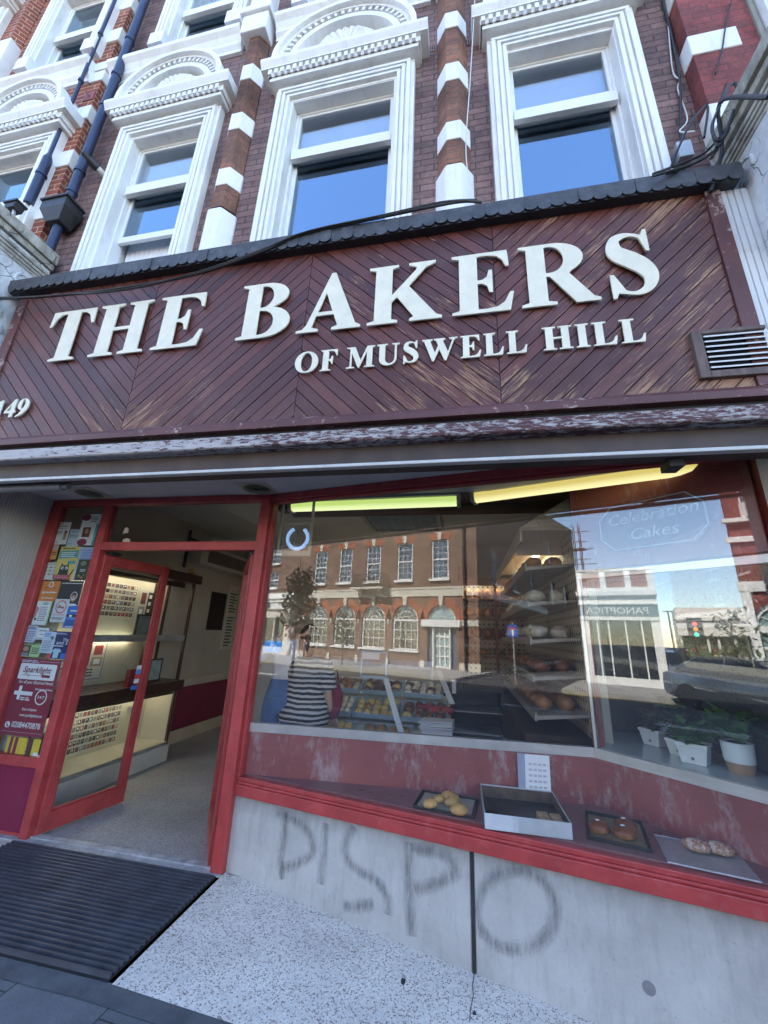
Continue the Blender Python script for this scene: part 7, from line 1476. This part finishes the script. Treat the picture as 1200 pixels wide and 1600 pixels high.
mb = MB(); arch_holes(mb, 3.95, 11, 0, 9.6, YO-.24, YO, [], [(4.9, .85, .02, 2.3), (7.0, .85, .8, 2.3), (9.1, .85, .8, 2.3)]); mb.box(7.2, 11, YO-9, YO-8.8, 0, 9.6); mb.prism([(3.951, YO-.24), (4.19, YO-.24), (7.4, YO-8.8), (7.2, YO-8.8)], 'z', 0, 9.6); mb.box(10.8, 11, YO-8.8, YO-.24, 0, 9.6); mb.prism([(4.25, YO-.24), (10.8, YO-.24), (10.8, YO-8.8), (7.45, YO-8.8)], 'z', 9.4, 9.5); obj('brick_wall', mb, BRICK_NR, CBG)
mb = MB(); fbox(mb, 3.85, 11, 0, .12, 3.5, 3.85); fbox(mb, 3.85, 11, 0, .06, 0, .4); fbox(mb, 3.9, 4.15, 0, .1, .4, 3.5); fbox(mb, 3.8, 11, 0, .25, 6.05, 6.2); fbox(mb, 3.8, 11, 0, .15, 5.3, 5.5); fbox(mb, 3.8, 11, 0, .3, 9.5, 9.8)
for c in (4.9, 7.0, 9.1):
    for i in range(12):
        a, b = math.pi*i/12, math.pi*(i+1)/12; P = lambda r, t: (c+r*math.cos(t), 2.3+r*math.sin(t)); mb.prism([P(.7, a), P(.84, a), P(.84, b), P(.7, b)], 'y', YO-.18, YO-.1)
    fbox(mb, c-.85, c+.85, -.2, -.05, 2.1, 2.32); bars(mb, c-.7, c+.7, .05, 2.1, 3, 4, YO-.17, YO-.1, .08)
    for k in range(1, 6): t = math.pi*k/6; mb.tube([(c, YO-.14, 2.3), (c+.72*math.cos(t), YO-.14, 2.3+.72*math.sin(t))], .02, 4)
obj('stone_dressing', mb, WHITEF, CBG); mb = MB(); [mb.box(c-.84, c+.84, YO-.2, YO-.19, .02, 3.1) for c in (4.9, 7.0, 9.1)]; obj('pane', mb, surf('pale green glass', (.2, .3, .3), .15, .1), CBG)
mb = MB()
for c in (4.95, 7.8):
    pl = [(c-.55, YO), (c-.4, YO+.45), (c+.4, YO+.45), (c+.55, YO)]; mb.prism(pl, 'z', 6.2, 6.75); mb.prism(pl, 'z', 8.45, 9.0); mb.prism([(c+(x-c)*1.15, YO+(y-YO)*1.2) for x, y in pl], 'z', 9.0, 9.3)
    for x, y in ((c-.52, YO+.02), (c-.4, YO+.40), (c-.02, YO+.42), (c+.36, YO+.40), (c+.47, YO+.02)): mb.box(x, x+.06, y, y+.06, 6.75, 8.45)
    mb.box(c-.42, c+.42, YO+.38, YO+.44, 7.5, 7.58); mb.box(c-.42, c+.42, YO+.38, YO+.44, 8.1, 8.16)
obj('oriel', mb, WHITEF, CBG); mb = MB(); [mb.prism([(c-.5, YO+.02), (c-.38, YO+.40), (c+.38, YO+.40), (c+.5, YO+.02)], 'z', 6.75, 8.45) for c in (4.95, 7.8)]; obj('oriel_pane', mb, surf('oriel glass', (.12, .16, .2), .1, .1), CBG)
# trees, signals, sign, lamp, car, walkers
LEAFP = surf('purple leaf', (.045, .025, .03), .5, .4, 9, .1, 30, col2=(.05, .055, .03)); LEAFS = surf('street tree leaf', (.06, .09, .035), .5, .4, 9, .1, 30); BARK = surf('bark', (.09, .07, .055), .9, .3, 8, .6, 30)
def tree(label, x, y, h, th, crown, n, L, w, mat):
    z0 = gz(x) if y > -2 else -.12; t = thing('street_tree', label, 'tree', (x, y, z0)); mb = MB(); limbs = []
    mb.tube(curve([(0, 0, 0), (.03, .02, th*.5), (-.02, 0, th), (.02, .03, h*.8)], 4), [.06*h/4*(1-.75*i/12) for i in range(13)], 8)
    for i in range(14):
        a = i*2.4; z = th*.8+(h-th)*.8*i/14; r = crown*random.uniform(.6, 1.0)*(1-.4*abs(i/14-.4)); e = Vector((r*math.cos(a), r*math.sin(a), z+random.uniform(.2, .5)))
        mb.tube([(0, 0, z), tuple(e*.5+Vector((0, 0, z*.5+.05))), tuple(e)], [.022, .014, .006], 5); limbs.append((Vector((0, 0, z)), e))
    obj('trunk', mb, BARK, t, local=True, smooth=60); mb = MB()
    for i in range(n):
        s, e = random.choice(limbs); p = s.lerp(e, random.uniform(.35, 1.1)) + Vector([random.gauss(0, .13) for _ in range(3)])
        leaf(mb, p, Vector((random.gauss(0, 1), random.gauss(0, 1), random.gauss(-.3, .6))), L*random.uniform(.7, 1.3), w*random.uniform(.7, 1.3))
    obj('crown', mb, mat, t, local=True, fix=False); return t
tree('small purple leaved street tree reflected at the left of the shop window', -9.75, -5.6, 4.4, 1.9, .62, 1500, .17, .10, LEAFP)
tree('slender green sapling on the far pavement before the bank arches', -12.0, -11.2, 3.2, 1.2, .55, 260, .16, .09, LEAFS)
tree('leafy green tree on the near kerb at the right, before the florist', 2.9, -9.9, 3.0, 1.6, .5, 160, .2, .1, LEAFS)
t = thing('traffic_light', 'traffic light on a black pole showing red amber and green across the junction', 'traffic light', (2.16, -11, 0)); mb = MB(); mb.tube([(2.13, -11, 0), (2.13, -11, 2.4)], .05, 8); obj('pole', mb, BLACK, t); mb = MB(); mb.box(1.98, 2.38, -11.02, -10.99, 1.72, 2.42); mb.box(2.07, 2.29, -10.99, -10.85, 1.78, 2.34); hd = obj('head', mb, BLACK, t)
for z, m, nm in ((2.22, emit('red signal', (1, .12, .1), 1.2), 'red_lens'), (2.06, emit('amber signal', (1, .4, .1), .8), 'amber_lens'), (1.90, emit('green signal', (.05, .9, .55), 1.2), 'green_lens')): mb = MB(); mb.lathe([(.065, 0), (.05, .03), (.01, .045)], (2.18, -10.85, z), 14, 0, 'y'); obj(nm, mb, m, hd)
t = thing('road_sign', 'square blue road sign with a white and red T on a grey post', 'road sign', (-3.5, -11, 0)); mb = MB(); mb.tube([(-3.5, -11.03, -.1), (-3.5, -11.03, 2.2)], .035, 8); obj('post', mb, ALU_DULL, t)
mb = MB(); mb.box(-3.70, -3.30, -11, -10.985, 1.62, 2.08); obj('plate', mb, pc('sign blue', (.03, .1, .45)), t); mb = MB(); mb.box(-3.54, -3.46, -10.9845, -10.983, 1.66, 1.90); obj('stem', mb, PAPER, t); mb = MB(); mb.box(-3.63, -3.37, -10.9845, -10.983, 1.905, 1.98); obj('bar', mb, pc('sign red', (.6, .06, .07)), t)
t = thing('street_lamp', 'thin dark lamp post with a flat head far down the side street', 'street lamp', (2.05, -25, 0)); mb = MB(); mb.tube([(2.05, -25, 0), (2.02, -25, 3.5)], [.06, .045], 8); obj('post', mb, BLACK, t); mb = MB(); mb.box(1.75, 2.35, -25.12, -24.88, 3.5, 3.56); obj('lamp_head', mb, BLACK, t)
# car: lofted body, separate glass, wheels, lamps
PAINT = surf('dark blue grey car paint', (.10, .13, .18), .25, .1, 3, 0, 40, metal=.3, coat=1.0); CARG = surf('car glass', (.02, .025, .03), .04, .1, 3, 0); CHROME = surf('chrome', (.7, .7, .72), .1, .05, 3, 0, metal=1)
def car(label, loc, rz):
    t = thing('parked_car', label, 'car', loc, rz); n = 0
    # stations along x (front +x): (x, half width, sill z, belt z)
    S = [(2.15, .62, .35, .55), (2.05, .78, .28, .66), (1.6, .86, .24, .78), (.95, .89, .22, .90), (0, .90, .22, .93), (-1.2, .90, .22, .95), (-1.8, .87, .26, .97), (-2.08, .80, .32, .92), (-2.15, .68, .42, .78)]
    mb = MB(); rings = []
    for x, w, zs, zb in S:
        rings.append(mb.add([(x, y*w, z) for y, z in ((-.93, zs), (-1, zs+.12), (-1.0, zs+(zb-zs)*.6), (-.95, zb-.05), (-.84, zb), (-.4, zb+.02), (.4, zb+.02), (.84, zb), (.95, zb-.05), (1.0, zs+(zb-zs)*.6), (1, zs+.12), (.93, zs))]))
    for a, b in zip(rings, rings[1:]):
        for k in range(12): mb.face((a+k, a+(k+1) % 12, b+(k+1) % 12, b+k))
    mb.face(range(rings[0], rings[0]+12)); mb.face(range(rings[-1]+11, rings[-1]-1, -1)); body = obj('body', mb, PAINT, t, local=True, smooth=35)
    Rf = [(.30, .60, 1.38), (-.35, .63, 1.45), (-1.1, .60, 1.40)]; Bt = [(1.05, .76, .91), (-.1, .80, .95), (-1.75, .76, .97)]
    mb = MB(); a = mb.add([(x, s*w, z) for x, w, z in Rf for s in (-1, 1)]); 
    mb.face((a, a+1, a+3, a+2)); mb.face((a+2, a+3, a+5, a+4)); b0 = mb.add([(x, s*w, z-.03) for x, w, z in Rf for s in (-1, 1)])
    for i in (0, 2): mb.face((a+i, a+i+2, b0+i+2, b0+i)); mb.face((a+i+1, b0+i+1, b0+i+3, a+i+3))
    for s in (-1, 1):
        for p_, q_, r_ in (((.30, s*.60, 1.36), (1.05, s*.76, .91), .03), ((-.35, s*.63, 1.43), (-.42, s*.80, .95), .03), ((-1.1, s*.60, 1.38), (-1.75, s*.76, .97), .045)): mb.tube([p_, q_], r_, 6)
    obj('roof', mb, PAINT, t, local=True)
    mb = MB(); mb.poly([(.30, -.59, 1.36), (.30, .59, 1.36), (1.05, .75, .915), (1.05, -.75, .915)]); obj('windscreen', mb, CARG, t, local=True)
    mb = MB(); mb.poly([(-1.1, -.59, 1.38), (-1.75, -.75, .975), (-1.75, .75, .975), (-1.1, .59, 1.38)]); obj('rear_window', mb, CARG, t, local=True)
    for s in (-1, 1):
        mb = MB(); mb.poly([(.27, s*.605, 1.35), (-.35, s*.632, 1.42), (-.42, s*.79, .955), (.98, s*.765, .915)]); mb.poly([(-.38, s*.632, 1.42), (-1.1, s*.605, 1.37), (-1.70, s*.76, .975), (-.45, s*.79, .955)]); obj('side_window', mb, CARG, t, local=True)
        mb = MB(); mb.blob((.75, s*1.0, .98), (.10, .12, .08), 10, 7); mb.box(.7, .78, min(s*.84, s*.96), max(s*.84, s*.96), .93, .96); obj('mirror', mb, PAINT, t, local=True, smooth=50)
        mb = MB(); mb.blob((1.98, s*.58, .62), (.12, .17, .075), 10, 7); obj('headlight', mb, surf('lamp lens', (.7, .72, .74), .1, .05, 3, 0), t, local=True, smooth=50)
        for x in (1.35, -1.35):
            mb = MB(); mb.lathe([(.2, -.1), (.31, -.1), (.33, -.06), (.33, .06), (.31, .1), (.2, .1)], (x, s*.82, .33-.0), 24, 0, 'y'); w_ = obj('wheel', mb, RUBBER, t, local=True, smooth=40)
            mb = MB(); mb.lathe([(.03, .095), (.2, .09), (.21, .06), (.21, -.06), (.2, -.09), (.03, -.095)], (x, s*.82, .33), 10, 0, 'y'); obj('rim', mb, CHROME, w_, local=True)
    mb = MB(); mb.box(2.12, 2.17, -.35, .35, .45, .6); obj('grille', mb, BLACK, t, local=True); return t
car('dark blue grey saloon car at the kerb reflected at the right of the window', (3.25, -9.6, -.12), R(38))
car('dark saloon car parked farther down the side road', (1.2, -17.5, -.12), R(95))
walk1 = dict(foot=((0, -.13, .0), (0, .16, .03)), knee=((0, -.09, .28), (0, .03, .27)), elbow=((.14, .05, .64), (.14, -.02, .63)), hand=((.14, .06, .52), (.13, -.12, .55)), hem=.30, waist=.55)
person('person in navy top and white shorts walking on the far pavement before the bank', (-16.0, -11.6, 0), R(100), 1.72, walk1, (SKIN, NAVYC, surf('white shorts', (.6, .6, .6), .8, .1), SHOE), 'short', HAIRB, group='walkers before the bank')
person('person in brown top and dark shorts walking close behind the navy topped walker', (-15.2, -12.0, 0), R(100), 1.66, dict(walk1, foot=((0, .14, .03), (0, -.12, 0)), knee=((0, .03, .27), (0, -.08, .28))), (SKIN, surf('brown top', (.2, .12, .08), .9, .1), NAVYC, SHOE), 'short', HAIRB, group='walkers before the bank')
